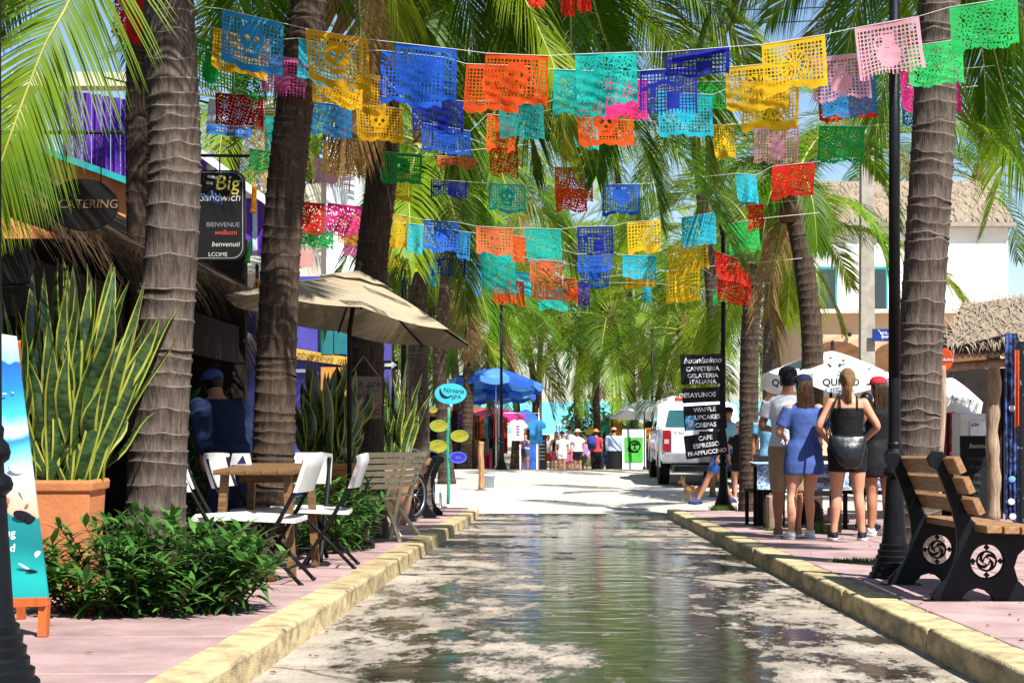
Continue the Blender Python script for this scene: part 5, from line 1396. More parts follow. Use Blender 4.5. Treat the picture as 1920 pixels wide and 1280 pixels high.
for nm, lab, cx, cy, wd, hg, tl, ls in rows:
    c = P(cx, cy, D)
    t = thing(nm, lab, 'menu board', c, group='menu boards on the lamp post', rot=(0, -tl, 0))
    mb = MB(); mb.box((0, 0, 0), (wd / F * D, 0.03, hg / F * D)); mb.build('board', bd, t, bevel=0.004)
    for s, sz_, dy, shr in ls:
        lettering(s, sz_, let, t, (0.0 if s != 'DESAYUNOS' else -0.1, -0.02, dy / F * D * 1.03), shear=shr, offset=0.0015)
    for x in (-0.3, 0.3):
        mb = MB(); mb.tube([(x, 0, hg / F * D / 2), (x, 0, hg / F * D / 2 + 0.09)], 0.006, 5); mb.build('hook', iron, t)
    if 'waffle' in lab:
        q = MB(); q.box((-0.25, -0.02, -0.08), (0.15, 0.008, 0.24)); nb = q.build('blue_notice', M('notice blue', (0.06, 0.25, 0.55), rough=0.5), t)
        q = MB(); q.ell((-0.25, -0.026, -0.08), (0.045, 0.004, 0.06)); q.build('notice_picture', M('notice pale', (0.5, 0.62, 0.7), rough=0.5), nb)
t = thing('sign_bracket', 'iron bracket arm holding the menu boards off the lamp post', 'bracket', P(1356, 664, 26.3))
mb = MB(); mb.tube([(0, 0, 0), (-0.72, -0.1, -0.03)], 0.016, 6); mb.tube([(-0.05, 0, 0), (-0.05, -0.05, -1.75)], 0.012, 6); mb.build('arm', iron, t)
# red oval sign, chalkboard, fridge and textiles of the right stall
t = thing('red_oval_sign', 'small red oval sign fixed to the stall beam', 'sign', P(1772, 674, 20.8))
put('board', outline_mesh([oval(0.10, 0.145, 8)], 0.04, 0.006), M('sign red', (0.6, 0.08, 0.02), rough=0.5), t, (0, 0, 0), (R(90), 0, R(-25)))
lettering('Helados', 0.06, white, t, (0, -0.035, 0), (R(90), 0, R(-25)))
t = thing('drinks_fridge', 'white drinks fridge numbered on its header under the stall', 'fridge', (XP(1822, 23.4), 23.4, sz(23.4)))
mb = MB(); mb.box((0, 0, 0.75), (0.46, 0.5, 1.5)); mb.build('cabinet', plastic, t, bevel=0.01)
mb = MB(); mb.box((0, -0.255, 0.55), (0.42, 0.02, 1.0)); mb.build('glass_door', glassd, t)
mb = MB(); mb.box((0.06, -0.26, 1.27), (0.30, 0.02, 0.24)); hd = mb.build('header', M('header pale', (0.7, 0.78, 0.8), rough=0.4), t)
lettering('636', 0.07, ink, hd, (-0.02, -0.275, 1.34))
t = thing('chalkboard', 'black chalkboard menu with white heading leaning by the timber post', 'chalkboard', (XP(1840, 22.3), 22.3, sz(22.3)))
mb = MB(); mb.box((0, 0, 0.58), (0.58, 0.03, 1.16), Euler((R(-4), 0, 0))); mb.build('panel', MATS['chalkboard'], t)
lettering('buonissimo', 0.10, MATS['pale chalk'], t, (0.04, -0.06, 1.02), (R(86), 0, 0), shear=0.3)
for i, s in enumerate(('Chocolate', 'Mango', 'Limon', 'Vainilla', 'Cafe', 'Coco')):
    lettering(s, 0.06, M('dim chalk', (0.07, 0.075, 0.08), rough=0.9), t, (-0.1, -0.05, 0.84 - i * 0.11), (R(86), 0, 0), shear=0.2)
def textile(label, px0, px1, py0, py1, D, mat, folds=5, amp=0.02, group='textiles hung at the right stall', name='hanging_textile', cat='textile', marks=None):
    c = P((px0 + px1) / 2, py0, D)
    wd, h = (px1 - px0) / F * D, (py1 - py0) / F * D
    mb = MB(); ph = random.uniform(0, 6)
    mb.sheet(lambda u, v: Vector(((u - 0.5) * wd * (1 - 0.05 * v), amp * math.sin(u * folds * 6.28 + ph) * (0.4 + 0.6 * v), -h * v - 0.015 * math.sin(u * 6 + ph) * v)), 18, 8)
    o = mb.build(name, mat, None, c)
    if marks:
        for (mx, my, r_, mm) in marks:
            b = MB(); b.ell(((mx - 0.5) * wd, -amp - 0.012, -h * my), (r_, 0.006, r_ * 0.9), nu=8, nv=4); b.build('printed_mark', mm, o)
    return tag(o, label, cat, group)
tblue = M('indigo batik cloth', (0.05, 0.09, 0.28), (0.008, 0.012, 0.03), scale=9, rough=0.85, contrast=(0.48, 0.6))
tblk = M('black printed cloth', (0.25, 0.26, 0.3), (0.006, 0.006, 0.01), scale=12, rough=0.85, contrast=(0.6, 0.68))
pal = M('print pale blue', (0.12, 0.3, 0.6), rough=0.8); palw = M('print white', (0.6, 0.6, 0.6), rough=0.8)
textile('long indigo patterned cloth hanging from the stall roof edge', 1884, 1908, 625, 975, 20.4, tblue, 3, marks=[(0.5, 0.78, 0.05, pal), (0.5, 0.4, 0.045, palw), (0.45, 0.9, 0.05, palw), (0.55, 0.98, 0.05, palw)])
textile('black cloth with white printed blocks at the end of the stall', 1898, 1960, 640, 985, 20.6, tblk, 5)
textile('narrow orange red sash hanging before the black cloth', 1903, 1911, 656, 800, 20.3, M('orange red cloth', (0.55, 0.08, 0.01), rough=0.8), 1)
textile('dark cloth beside the timber post', 1872, 1886, 690, 960, 21.8, M('charcoal cloth', (0.015, 0.015, 0.02), rough=0.9), 2)
textile('grey plastic drape behind the timber post', 1862, 1880, 690, 820, 22.0, M('grey drape', (0.28, 0.27, 0.26), rough=0.6), 2)
t = thing('leaning_timber', 'twisted pale timber pole leaning behind the ringed trunk', 'timber pole', (XP(1757, 20), 20, sz(20)))
mb = MB(); mb.tube(spline([(0, 0, 0), (0.02, 0, 0.7), (0.07, 0, 1.5), (0.06, 0, 2.0)], 5), 0.05, 9); mb.build('pole', greywood, t)
t = thing('maroon_shelf_unit', 'maroon painted shelf upright beside the stall fridge', 'shelf', (XP(1772, 24.5), 24.5, sz(24.5)))
mb = MB(); mb.box((0, 0, 0.85), (0.14, 0.3, 1.7)); mb.build('upright', M('maroon paint', (0.16, 0.02, 0.03), rough=0.6), t)
for i in range(4):
    mb = MB(); mb.ell((0.06, -0.16, 0.9 + i * 0.22), (0.05, 0.03, 0.05), nu=8, nv=6); mb.build('red_knob', M('red plastic', (0.5, 0.02, 0.03), rough=0.4), t)

# ---------------------------------------------------------------- beach poster stand
def poster_mat():
    m = bpy.data.materials.new('beach poster print'); m.use_nodes = True
    n, l = m.node_tree.nodes, m.node_tree.links
    tc = n.new('ShaderNodeTexCoord'); sp = n.new('ShaderNodeSeparateXYZ'); l.new(tc.outputs['Generated'], sp.inputs[0])
    nz = n.new('ShaderNodeTexNoise'); nz.inputs['Scale'].default_value = 5; nz.inputs['Detail'].default_value = 6; l.new(tc.outputs['Generated'], nz.inputs['Vector'])
    ad = n.new('ShaderNodeMath'); ad.operation = 'MULTIPLY_ADD'; l.new(nz.outputs[0], ad.inputs[0]); ad.inputs[1].default_value = 0.10; 
    l.new(sp.outputs[2], ad.inputs[2])
    r = n.new('ShaderNodeValToRGB'); e = r.color_ramp.elements
    stops = [(0.0, (0.01, 0.22, 0.22)), (0.14, (0.01, 0.36, 0.33)), (0.26, (0.005, 0.16, 0.17)), (0.36, (0.01, 0.2, 0.2)), (0.365, (0.62, 0.36, 0.22)), (0.44, (0.66, 0.5, 0.4)), (0.50, (0.5, 0.6, 0.7)), (0.58, (0.1, 0.45, 0.6)), (0.62, (0.02, 0.22, 0.55)), (0.65, (0.6, 0.7, 0.75)), (0.72, (0.05, 0.45, 0.62)), (0.80, (0.02, 0.2, 0.52)), (0.895, (0.02, 0.12, 0.42)), (0.90, (0.25, 0.55, 0.75)), (1.0, (0.55, 0.72, 0.8))]
    while len(e) < len(stops): e.new(0.5)
    for el, (p, c) in zip(e, stops): el.position = p; el.color = c + (1,)
    l.new(ad.outputs[0], r.inputs[0]); l.new(r.outputs[0], n['Principled BSDF'].inputs['Base Color'])
    n['Principled BSDF'].inputs['Roughness'].default_value = 0.3
    return m
t = thing('poster_easel', 'glossy beach tour poster on an orange wooden easel beside the shrub', 'poster stand', (XP(30, 7.55), 7.55, sz(7.55)))
o = Vector(t.location)
tl, tr, br, bl = P(-170, 600, 7.95), P(29, 630, 7.78), P(90, 1122, 7.5), P(-150, 1130, 7.62)
mb = MB(); mb.prism([bl - o, br - o, tr - o, tl - o], (0.0, 0.02, 0)); po = mb.build('poster_panel', poster_mat(), t, fix=True)
for s, px, py in (('snorkeling', 26, 999), ('island', 26, 1027)):
    q = text_mesh(s, 0.055, align='RIGHT'); put('lettering', q, white, po, P(px + 3, py, 7.50) - o, (R(88), 0, R(-8)))
# printed raft, swimmers and boats
pr = M('print black rubber', (0.01, 0.01, 0.015), rough=0.3); ps = M('print skin', (0.4, 0.16, 0.1), rough=0.4); pwh = M('print white foam', (0.7, 0.76, 0.78), rough=0.4)
for px, py, rx_, rz_, mm, tl_ in ((45, 968, 0.055, 0.026, pr, 20), (58, 975, 0.03, 0.022, pr, 0), (14, 938, 0.012, 0.018, ps, 0), (50, 948, 0.008, 0.014, ps, 30), (60, 1070, 0.03, 0.008, pr, 10), (45, 1062, 0.035, 0.006, pwh, 30), (72, 1040, 0.022, 0.02, pwh, 0), (8, 738, 0.012, 0.004, pwh, 0), (24, 736, 0.006, 0.003, pwh, 0), (40, 925, 0.03, 0.004, pwh, 70), (30, 880, 0.04, 0.02, pwh, 20)):
    mb = MB(); mb.ell((0, 0, 0), (rx_, 0.003, rz_), Euler((0, R(tl_), 0)), nu=10, nv=6)
    f = (py - 628) / 500.0
    mb.build('printed_picture', mm, po, P(px, py, lerp(7.79, 7.515, f) - 0.012) - o)
orw = M('orange stained wood', (0.50, 0.12, 0.03), (0.38, 0.085, 0.02), scale=5, stretch=(6, 6, 1), rough=0.55)
mb = MB(); mb.bar(P(84, 1120, 7.53) - o, Vector((XP(81, 7.5), 7.5, sz(7.5))) - o, 0.055, 0.04); mb.build('leg', orw, t)
mb = MB(); mb.bar(P(-120, 1120, 7.6) - o, Vector((XP(-125, 7.5), 7.5, sz(7.5))) - o, 0.055, 0.04); mb.build('leg', orw, t)
mb = MB(); mb.bar(P(30, 640, 7.82) - o, Vector((XP(40, 8.3), 8.3, sz(8.3))) - o, 0.045, 0.04); mb.build('rear_leg', orw, t)
mb = MB(); mb.bar(P(-150, 1134, 7.6) - o, P(88, 1127, 7.5) - o, 0.05, 0.04); mb.build('ledge', orw, t)

# ================================================================ tables and chairs
def folding_chair(label, x, y, yaw, parent_group='white folding chairs at the wooden table'):
    """faces local +x; white plastic seat and back on black crossed legs"""
    t = thing('folding_chair', label, 'folding chair', (x, y, sz(y)), yaw, parent_group)
    for s in (-1, 1):
        yy = s * 0.205
        mb = MB(); mb.tube(spline([(-0.27, yy, 0.84), (-0.235, yy, 0.70), (-0.10, yy, 0.44), (0.16, yy, 0.01)], 5), 0.019, 8, flat=0.75); mb.build('front_leg', black, t)
        mb = MB(); mb.tube([(-0.24, yy * 0.9, 0.01), (0.15, yy * 0.9, 0.42)], 0.018, 8, flat=0.75); mb.build('rear_leg', black, t)
        for xx, y2 in ((0.16, yy), (-0.24, yy * 0.9)):
            mb = MB(); mb.ell((xx, y2, 0.012), (0.02, 0.02, 0.014), nu=8, nv=6); mb.build('rubber_foot', rubber, t)
    mb = MB(); mb.tube([(-0.14, -0.18, 0.11), (-0.14, 0.18, 0.11)], 0.009, 6); mb.build('stretcher', black, t)
    mb = MB(); mb.tube([(0.10, -0.2, 0.11), (0.10, 0.2, 0.11)], 0.009, 6); mb.build('stretcher', black, t)
    mb = MB()
    n = 12
    mb.sheet(lambda u, v: Vector((-0.20 + 0.42 * u, (v - 0.5) * 0.40 * (1 - 0.10 * (1 - u) ** 2), 0.445 + 0.018 * u - 0.022 * math.sin(math.pi * u) * math.sin(math.pi * v) - (0.03 * max(0, u - 0.85) / 0.15))), n, n)
    mb.sheet(lambda u, v: Vector((-0.20 + 0.42 * u, (0.5 - v) * 0.40 * (1 - 0.10 * (1 - u) ** 2), 0.415 + 0.018 * u)), n, n)
    for e in range(4):
        def rim(u, v, e=e):
            q = (u, 0) if e == 0 else (1, u) if e == 1 else (1 - u, 1) if e == 2 else (0, 1 - u)
            uu, vv = q
            b = Vector((-0.20 + 0.42 * uu, (vv - 0.5) * 0.40 * (1 - 0.10 * (1 - uu) ** 2), 0.0))
            z1 = 0.445 + 0.018 * uu - (0.03 * max(0, uu - 0.85) / 0.15); z0 = 0.415 + 0.018 * uu
            return Vector((b.x, b.y, lerp(z0, z1, v)))
        mb.sheet(rim, n, 1)
    mb.build('seat', plastic, t)
    mb = MB()
    def back(u, v, off=0):
        yv = (u - 0.5) * 0.45
        z = lerp(0.62, 0.865, v)
        xb = -0.195 - (z - 0.62) * 0.34 - 0.05 * (1 - (2 * u - 1) ** 2) - off
        return Vector((xb + (0.02 if v > 0.95 else 0), yv, z + (0.012 * (1 - (2 * u - 1) ** 4) if v > 0.9 else 0)))
    mb.sheet(lambda u, v: back(u, v), 12, 6); mb.sheet(lambda u, v: back(1 - u, v, 0.028), 12, 6)
    for vv in (0, 1): mb.sheet(lambda u, v: back(u, vv, 0.028 * v), 12, 1)
    for uu in (0, 1): mb.sheet(lambda u, v: back(uu, u, 0.028 * v), 6, 1)
    mb.build('backrest', plastic, t)
    return t
folding_chair('white folding chair on the kerb side of the table, next to the shrub', -1.92, 10.75, R(176))
folding_chair('white folding chair on the kerb side of the table, nearer the wooden chairs', -1.80, 12.35, R(183))
folding_chair('white folding chair with its back against the ringed trunk', -2.30, 11.0, R(8))
folding_chair('white folding chair on the restaurant side of the table', -2.32, 12.1, R(-10))
folding_chair('white folding chair at the end of the table near the dark leaning trunk', -2.12, 13.1, R(-92))
def table(label, cx, cy, wx, wy, h, mat, legs, n=5):
    t = thing('wooden_table', label, 'table', (cx, cy, sz(cy)))
    for i in range(n):
        mb = MB(); mb.box((0, 0, 0), (wx / n - 0.004, wy, 0.035)); mb.build('top_plank', mat, t, (-wx / 2 + wx / n * (i + 0.5), 0, h - 0.018), bevel=0.004)
    for sx in (-1, 1):
        for sy in (-1, 1):
            mb = MB(); mb.bar((sx * (wx / 2 - 0.06), sy * (wy / 2 - 0.12), h - 0.035), (sx * (wx / 2 - 0.02), sy * (wy / 2 - 0.08), 0), 0.055, 0.055); mb.build('leg', legs, t)
    mb = MB(); mb.bar((-wx / 2 + 0.06, 0, h - 0.08), (wx / 2 - 0.06, 0, h - 0.08), 0.03, 0.08); mb.build('apron', legs, t)
    return t
table('wooden plank dining table among the white folding chairs', -2.12, 11.75, 0.56, 1.25, 0.78, tablewood, tablewood)
t = thing('napkin_holder', 'white napkin holder with blue emblem on the wooden table', 'napkin holder', (XP(452, 11.9), 11.9, sz(11.75) + 0.782))
mb = MB(); mb.box((0, 0, 0.045), (0.15, 0.07, 0.085), taper=0.8); mb.build('holder', plastic, t)
put('emblem', outline_mesh([[(-0.03, -0.03), (0.035, -0.03), (0.01, 0.03)]], 0.004), ink, t, (0.01, -0.034, 0.045), (R(83), 0, 0))
t = thing('clay_block', 'small broken clay block on the paving by the shrub', 'block', (XP(502, 10.9), 10.9, sz(10.9)))
mb = MB(); mb.box((0, 0, 0.045), (0.09, 0.1, 0.09)); mb.build('block', terra, t, bevel=0.012)
def slat_chair(label, x, y, yaw):
    t = thing('wooden_folding_chair', label, 'wooden chair', (x, y, sz(y)), yaw, 'cream slatted wooden chairs')
    for s in (-1, 1):
        mb = MB(); mb.bar((-0.28, s * 0.22, 0.88), (0.14, s * 0.22, 0.0), 0.04, 0.028); mb.build('front_leg', creamwood, t)
        mb = MB(); mb.bar((-0.24, s * 0.17, 0.0), (0.2, s * 0.17, 0.45), 0.04, 0.028); mb.build('rear_leg', creamwood, t)
    for i in range(6):
        mb = MB(); mb.box((-0.12 + 0.065 * i, 0, 0.44), (0.052, 0.42, 0.018)); mb.build('seat_slat', creamwood, t)
    for i in range(5):
        z = 0.56 + i * 0.066
        mb = MB(); mb.box((-0.13 - (z - 0.56) * 0.48, 0, z), (0.018, 0.42, 0.05)); mb.build('back_slat', creamwood, t)
    mb = MB(); mb.box((-0.285, 0, 0.885), (0.03, 0.5, 0.05)); mb.build('top_rail', creamwood, t)
    return t
slat_chair('cream slatted wooden chair turned towards the table, beside the big clay pot', XP(704, 16.3), 16.3, R(118))
slat_chair('cream slatted wooden chair standing closer to the bicycles', XP(735, 17.6), 17.6, R(150))

# ================================================================ bicycles, rack, post, bucket
def bicycle(label, x, y, yaw, mt, scale=1.0):
    t = thing('bicycle', label, 'bicycle', (x, y, sz(y)), yaw, 'bicycles by the kerb', scale=scale)
    for xx in (-0.5, 0.5):
        mb = MB(); mb.tube([(xx + 0.30 * math.cos(a * math.pi / 14), 0, 0.325 + 0.30 * math.sin(a * math.pi / 14)) for a in range(29)], 0.024, 8, cap=False); w_ = mb.build('wheel', rubber, t)
        mb = MB(); mb.tube([(xx + 0.272 * math.cos(a * math.pi / 14), 0, 0.325 + 0.272 * math.sin(a * math.pi / 14)) for a in range(29)], 0.012, 6, cap=False); mb.build('rim', chrome, w_)
        mb = MB()
        for a in range(12):
            mb.tube([(xx, 0.02 * (-1) ** a, 0.325), (xx + 0.27 * math.cos(a * math.pi / 6), 0, 0.325 + 0.27 * math.sin(a * math.pi / 6))], 0.002, 4)
        mb.tube([(xx, -0.04, 0.325), (xx, 0.04, 0.325)], 0.02, 8); mb.build('spokes', chrome, w_)
    mb = MB()
    for a, b in (((-0.05, 0, 0.3), (-0.2, 0, 0.72)), ((-0.05, 0, 0.3), (0.32, 0, 0.7)), ((-0.17, 0, 0.66), (0.30, 0, 0.76)), ((-0.5, 0, 0.325), (-0.05, 0, 0.3)), ((-0.5, 0, 0.325), (-0.19, 0, 0.68)), ((0.5, 0, 0.325), (0.29, 0, 0.82))):
        mb.tube([a, b], 0.016, 8)
    mb.build('frame', mt, t)
    mb = MB(); mb.tube(spline([(0.22, -0.28, 0.93), (0.3, -0.12, 0.96), (0.29, 0, 0.9), (0.3, 0.12, 0.96), (0.22, 0.28, 0.93)], 4), 0.012, 7); mb.build('handlebar', chrome, t)
    mb = MB(); mb.loft([(-0.24, 0, 0.76, 0.10, 0.06), (-0.22, 0, 0.80, 0.15, 0.085), (-0.22, 0, 0.82, 0.13, 0.07)], 12); mb.build('saddle', black, t)
    mb = MB(); mb.tube([(-0.05, 0.05, 0.3), (0.05, 0.09, 0.18)], 0.01, 6); mb.tube([(-0.05, -0.05, 0.3), (-0.14, -0.09, 0.42)], 0.01, 6); mb.build('cranks', chrome, t)
    for s in (-1,1):
        mb = MB(); mb.tube([(0.5, s * 0.03, 0.325), (0.33, s * 0.025, 0.68)], 0.009, 6); mb.build('fork_blade', mt, t)
    return t
bicycle('dark bicycle leaning near the large clay pot with its tyre towards the kerb', XP(735, 21.2), 21.35, R(62), M('bike blue black', (0.02, 0.03, 0.06), rough=0.35))
bicycle('second bicycle parked behind the iron bench near the spa sign', XP(785, 26.4), 26.2, R(75), M('bike grey', (0.08, 0.08, 0.09), rough=0.35))
t = thing('bicycle_rack', 'low grey bicycle rack of looped bars by the kerb', 'bicycle rack', (XP(812, 26.9), 26.6, sz(26.6)))
for i in range(5):
    mb = MB(); mb.tube(spline([(-0.3 + i * 0.11, 0.25, 0.02), (-0.3 + i * 0.11, 0.2, 0.22), (-0.3 + i * 0.11, -0.02, 0.26), (-0.28 + i * 0.11, -0.25, 0.02)], 5), 0.013, 6); mb.build('loop', chrome, t)
for yy in (0.25, -0.25):
    mb = MB(); mb.tube([(-0.36, yy, 0.02), (0.24, yy, 0.02)], 0.014, 6); mb.build('rail', chrome, t)
t = thing('wooden_post', 'split wooden post standing alone on the pale crossing', 'post', (XP(902, 33.4), 33.4, rz(33.4)))
mb = MB(); mb.tube(spline([(0, 0, 0), (0.01, 0, 0.4), (-0.01, 0, 0.8), (0.005, 0, 1.02)], 4), 0.062, 9); mb.build('shaft', M('split wood', (0.5, 0.3, 0.13), (0.2, 0.1, 0.045), scale=6, stretch=(8, 8, 0.8), rough=0.8, bump=0.4), t)
mb = MB(); mb.lathe([(0.14, 0), (0.12, 0.02), (0.07, 0.03)], seg=12); mb.build('foot', bed, t)
t = thing('plastic_bucket', 'pale plastic bucket beside the split wooden post', 'bucket', (XP(917, 34.3), 34.3, rz(34.3)))
mb = MB(); mb.lathe([(0.10, 0), (0.125, 0.26), (0.135, 0.265), (0.135, 0.285), (0.12, 0.285), (0.095, 0.03), (0.001, 0.03)], seg=20); mb.build('pail', M('pale pail', (0.5, 0.6, 0.68), rough=0.4), t)
mb = MB(); mb.tube([(0.13 * math.cos(a * math.pi / 8), -0.02 - 0.06 * math.sin(a * math.pi / 8), 0.27 - 0.08 * math.sin(a * math.pi / 8)) for a in range(9)], 0.004, 5); mb.build('handle', chrome, t)
t = thing('timber_bollard', 'yellow-brown timber bollard behind the dog leash', 'bollard', (XP(1336, 31.5), 31.5, rz(31.5)))
mb = MB(); mb.tube([(0, 0, 0), (0, 0, 0.95)], 0.06, 10); mb.build('shaft', MATS['split wood'], t)
mb = MB(); mb.lathe([(0.12, 0), (0.1, 0.02), (0.06, 0.03)], seg=12); mb.build('foot', bed, t)

# ================================================================ pickup
t = thing('pickup_truck', 'white pickup truck parked across the crossing behind the menu boards', 'pickup truck', (XP(1240, 34.9) + 0.98, 35.0, rz(35)))
car = M('white car paint', (0.72, 0.73, 0.75), (0.69, 0.70, 0.72), rough=0.22, coat=0.6); trim = M('black trim', (0.01, 0.01, 0.011), rough=0.5)
def cut(mb, rings, mi=0):                          # rings: list of closed point lists with equal length
    k = len(mb.v); n = len(rings[0])
    for r_ in rings: mb.v.extend([tuple(p) for p in r_])
    for i in range(len(rings) - 1):
        for j in range(n):
            a, b = k + i * n + j, k + i * n + (j + 1) % n
            mb.face((a, b, b + n, a + n), mi, True)
    mb.face([k + j for j in reversed(range(n))], mi); mb.face([k + (len(rings) - 1) * n + j for j in range(n)], mi)
def section(y, hw, z0, z1, tw, r=0.08):
    pts = []
    for sx in (1, -1):
        seq = [(hw * 0.94, z0), (hw, z0 + 0.12), (hw + 0.015, lerp(z0, z1, 0.5)), (hw - 0.005, z1 - r), (tw, z1)]
        if sx < 0: seq = seq[::-1]
        pts += [(sx * x, y, z) for x, z in seq]
    return pts
mb = MB()
cut(mb, [section(y, hw, z0, z1, hw - 0.07) for y, hw, z0, z1 in ((0.02, 0.94, 0.55, 1.24), (0.12, 0.97, 0.5, 1.27), (1.9, 0.985, 0.45, 1.27), (2.0, 0.985, 0.45, 1.2), (3.9, 0.985, 0.45, 1.18), (4.9, 0.96, 0.45, 1.10), (5.25, 0.88, 0.5, 0.98))])
body = mb.build('body', car, t, fix=True)
mb = MB(); cut(mb, [section(y, hw, z0, z1, tw) for y, hw, z0, z1, tw in ((1.95, 0.95, 1.15, 1.2, 0.9), (2.02, 0.93, 1.15, 1.62, 0.78), (2.25, 0.92, 1.15, 1.85, 0.70), (3.0, 0.92, 1.15, 1.87, 0.72), (3.4, 0.92, 1.15, 1.80, 0.70), (4.1, 0.93, 1.12, 1.2, 0.88))]); cab = mb.build('cab', car, t, fix=True)
mb = MB(); mb.prism([(-0.74, 1.945, 1.28), (0.74, 1.945, 1.28), (0.66, 2.03, 1.66), (-0.66, 2.03, 1.66)], (0, -0.05, 0.0)); mb.build('rear_window', M('tinted glass', (0.02, 0.09, 0.10), rough=0.06, spec=0.9), cab)
for s in (-1, 1):
    mb = MB(); mb.prism([(s * 0.945, 2.3, 1.26), (s * 0.945, 3.7, 1.26), (s * 0.86, 3.3, 1.68), (s * 0.86, 2.35, 1.68)], (s * 0.012, 0, 0)); mb.build('side_window', MATS['tinted glass'], cab)
mb = MB(); mb.box((0, -0.012, 0.99), (1.52, 0.05, 0.50)); tg = mb.build('tailgate', car, t, bevel=0.02)
mb = MB(); mb.box((0.0, -0.042, 1.16), (0.3, 0.02, 0.09)); mb.build('handle', trim, tg)
lettering('D 4x2', 0.09, M('badge grey', (0.1, 0.1, 0.11), rough=0.4), tg, (-0.58, -0.042, 1.17))
for s in (-1, 1):
    mb = MB(); mb.box((s * 0.86, -0.005, 1.0), (0.17, 0.07, 0.46)); tlp = mb.build('tail_light', M('tail light red', (0.30, 0.012, 0.02), rough=0.15, coat=0.5), t, bevel=0.015)
    mb = MB(); mb.box((s * 0.86, -0.045, 0.98), (0.10, 0.02, 0.10)); mb.build('reverse_lens', M('lens pale', (0.5, 0.35, 0.35), rough=0.2), tlp)
mb = MB(); mb.box((0, -0.12, 0.63), (1.86, 0.16, 0.24)); bmp = mb.build('bumper', M('bumper chrome', (0.55, 0.56, 0.58), rough=0.25, metal=0.7), t, bevel=0.03)
mb = MB(); mb.box((0, -0.15, 0.735), (0.9, 0.14, 0.05)); mb.build('step_pad', trim, bmp)
mb = MB(); mb.box((0.28, -0.205, 0.64), (0.30, 0.015, 0.15)); pl = mb.build('number_plate', M('plate pale', (0.55, 0.62, 0.7), rough=0.4), t)
lettering('JP 5810', 0.085, ink, pl, (0.28, -0.216, 0.64))
mb = MB(); mb.box((0, 0.9, 0.42), (1.5, 3.4, 0.12)); mb.build('chassis', trim, t)
mb = MB(); mb.box((0, 2.5, 1.91), (1.0, 0.22, 0.09)); mb.build('roof_light_bar', M('light bar red', (0.45, 0.03, 0.04), rough=0.25), t, bevel=0.02)
for s in (-1, 1):
    for yy in (0.95, 4.2):
        mb = MB(); mb.lathe([(0.22, -0.12), (0.36, -0.125), (0.385, -0.10), (0.385, 0.10), (0.36, 0.125), (0.22, 0.12)], (s * 0.87, yy, 0.385), 24, axis=Euler((0, R(90), 0)).to_matrix()); wh = mb.build('wheel', rubber, t)
        mb = MB(); mb.lathe([(0.22, -0.09), (0.2, 0.08), (0.05, 0.1)], (s * 0.87, yy, 0.385), 16, axis=Euler((0, R(90 * s), 0)).to_matrix()); mb.build('rim', chrome, wh)
        mb = MB(); mb.tube([(s * 0.975, yy + 0.46 * math.cos(a * math.pi / 12), 0.40 + 0.46 * math.sin(a * math.pi / 12)) for a in range(13)], 0.03, 6); mb.build('wheel_arch', car if yy < 2 else car, t)
        mb = MB(); mb.lathe([(0.44, -0.02), (0.44, 0.02)], (s * 0.965, yy, 0.42), 24, axis=Euler((0, R(90), 0)).to_matrix()); mb.build('wheel_well', trim, t)
    mb = MB(); mb.box((s * 1.08, 3.55, 1.3), (0.2, 0.08, 0.16)); mb.build('wing_mirror', trim, t, bevel=0.02)
# ================================================================ people
skinA = M('skin warm', (0.52, 0.26, 0.16), (0.45, 0.21, 0.125), scale=7, rough=0.5)
skinB = M('skin tanned', (0.36, 0.16, 0.085), (0.30, 0.13, 0.07), scale=7, rough=0.5)
skinC = M('skin brown', (0.22, 0.095, 0.05), (0.18, 0.075, 0.04), scale=7, rough=0.5)
def cloth(name, c, rough=0.85, **k): return M('cloth ' + name, c, tuple(v * 0.8 for v in c), scale=9, rough=rough, bump=0.85, bscale=8, **k)
hairB = M('hair brown', (0.055, 0.026, 0.012), (0.02, 0.01, 0.006), scale=14, stretch=(6, 6, 0.6), rough=0.45, bump=0.6, bscale=24)
hairL = M('hair light brown', (0.22, 0.115, 0.045), (0.09, 0.045, 0.018), scale=14, stretch=(6, 6, 0.6), rough=0.45, bump=0.6, bscale=24)
hairK = M('hair black', (0.008, 0.006, 0.006), rough=0.4)
def limb(mb, pts, rad, seg=12):
    mb.tube(spline(pts, 4), [lerp(rad[min(i // 4, len(rad) - 1)], rad[min(i // 4 + 1, len(rad) - 1)], (i % 4) / 4) for i in range((len(pts) - 1) * 4 + 1)], seg)
    for p, r_ in ((pts[0], rad[0]), (pts[-1], rad[-1])): mb.ell(p, (r_, r_, r_), nu=10, nv=8)
def hand(mb, w_, d, palm_n, s):
    """wrist, finger direction, palm normal, thumb side"""
    w_, d = Vector(w_), Vector(d).normalized()
    n = Vector(palm_n); n = (n - d * n.dot(d)).normalized(); x = d.cross(n).normalized() * s
    c = w_ + d * 0.05
    Q = Matrix((x, d, n)).transposed()
    mb.ell(c, (0.04, 0.052, 0.016), Q.to_euler(), nu=10, nv=8)
    for i, ln in enumerate((0.075, 0.085, 0.08, 0.06)):
        b = w_ + d * 0.088 + x * (0.03 - i * 0.02)
        mb.tube([b, b + d * ln * 0.5 + n * 0.006, b + d * ln * 0.85 + n * 0.03], [0.0095, 0.009, 0.0075], 6)
    b = w_ + d * 0.03 + x * 0.032
    mb.tube([b, b + (x * 0.7 + d * 0.6).normalized() * 0.04, b + (x * 0.35 + d * 0.9).normalized() * 0.075 + n * 0.01], [0.012, 0.0105, 0.009], 6)
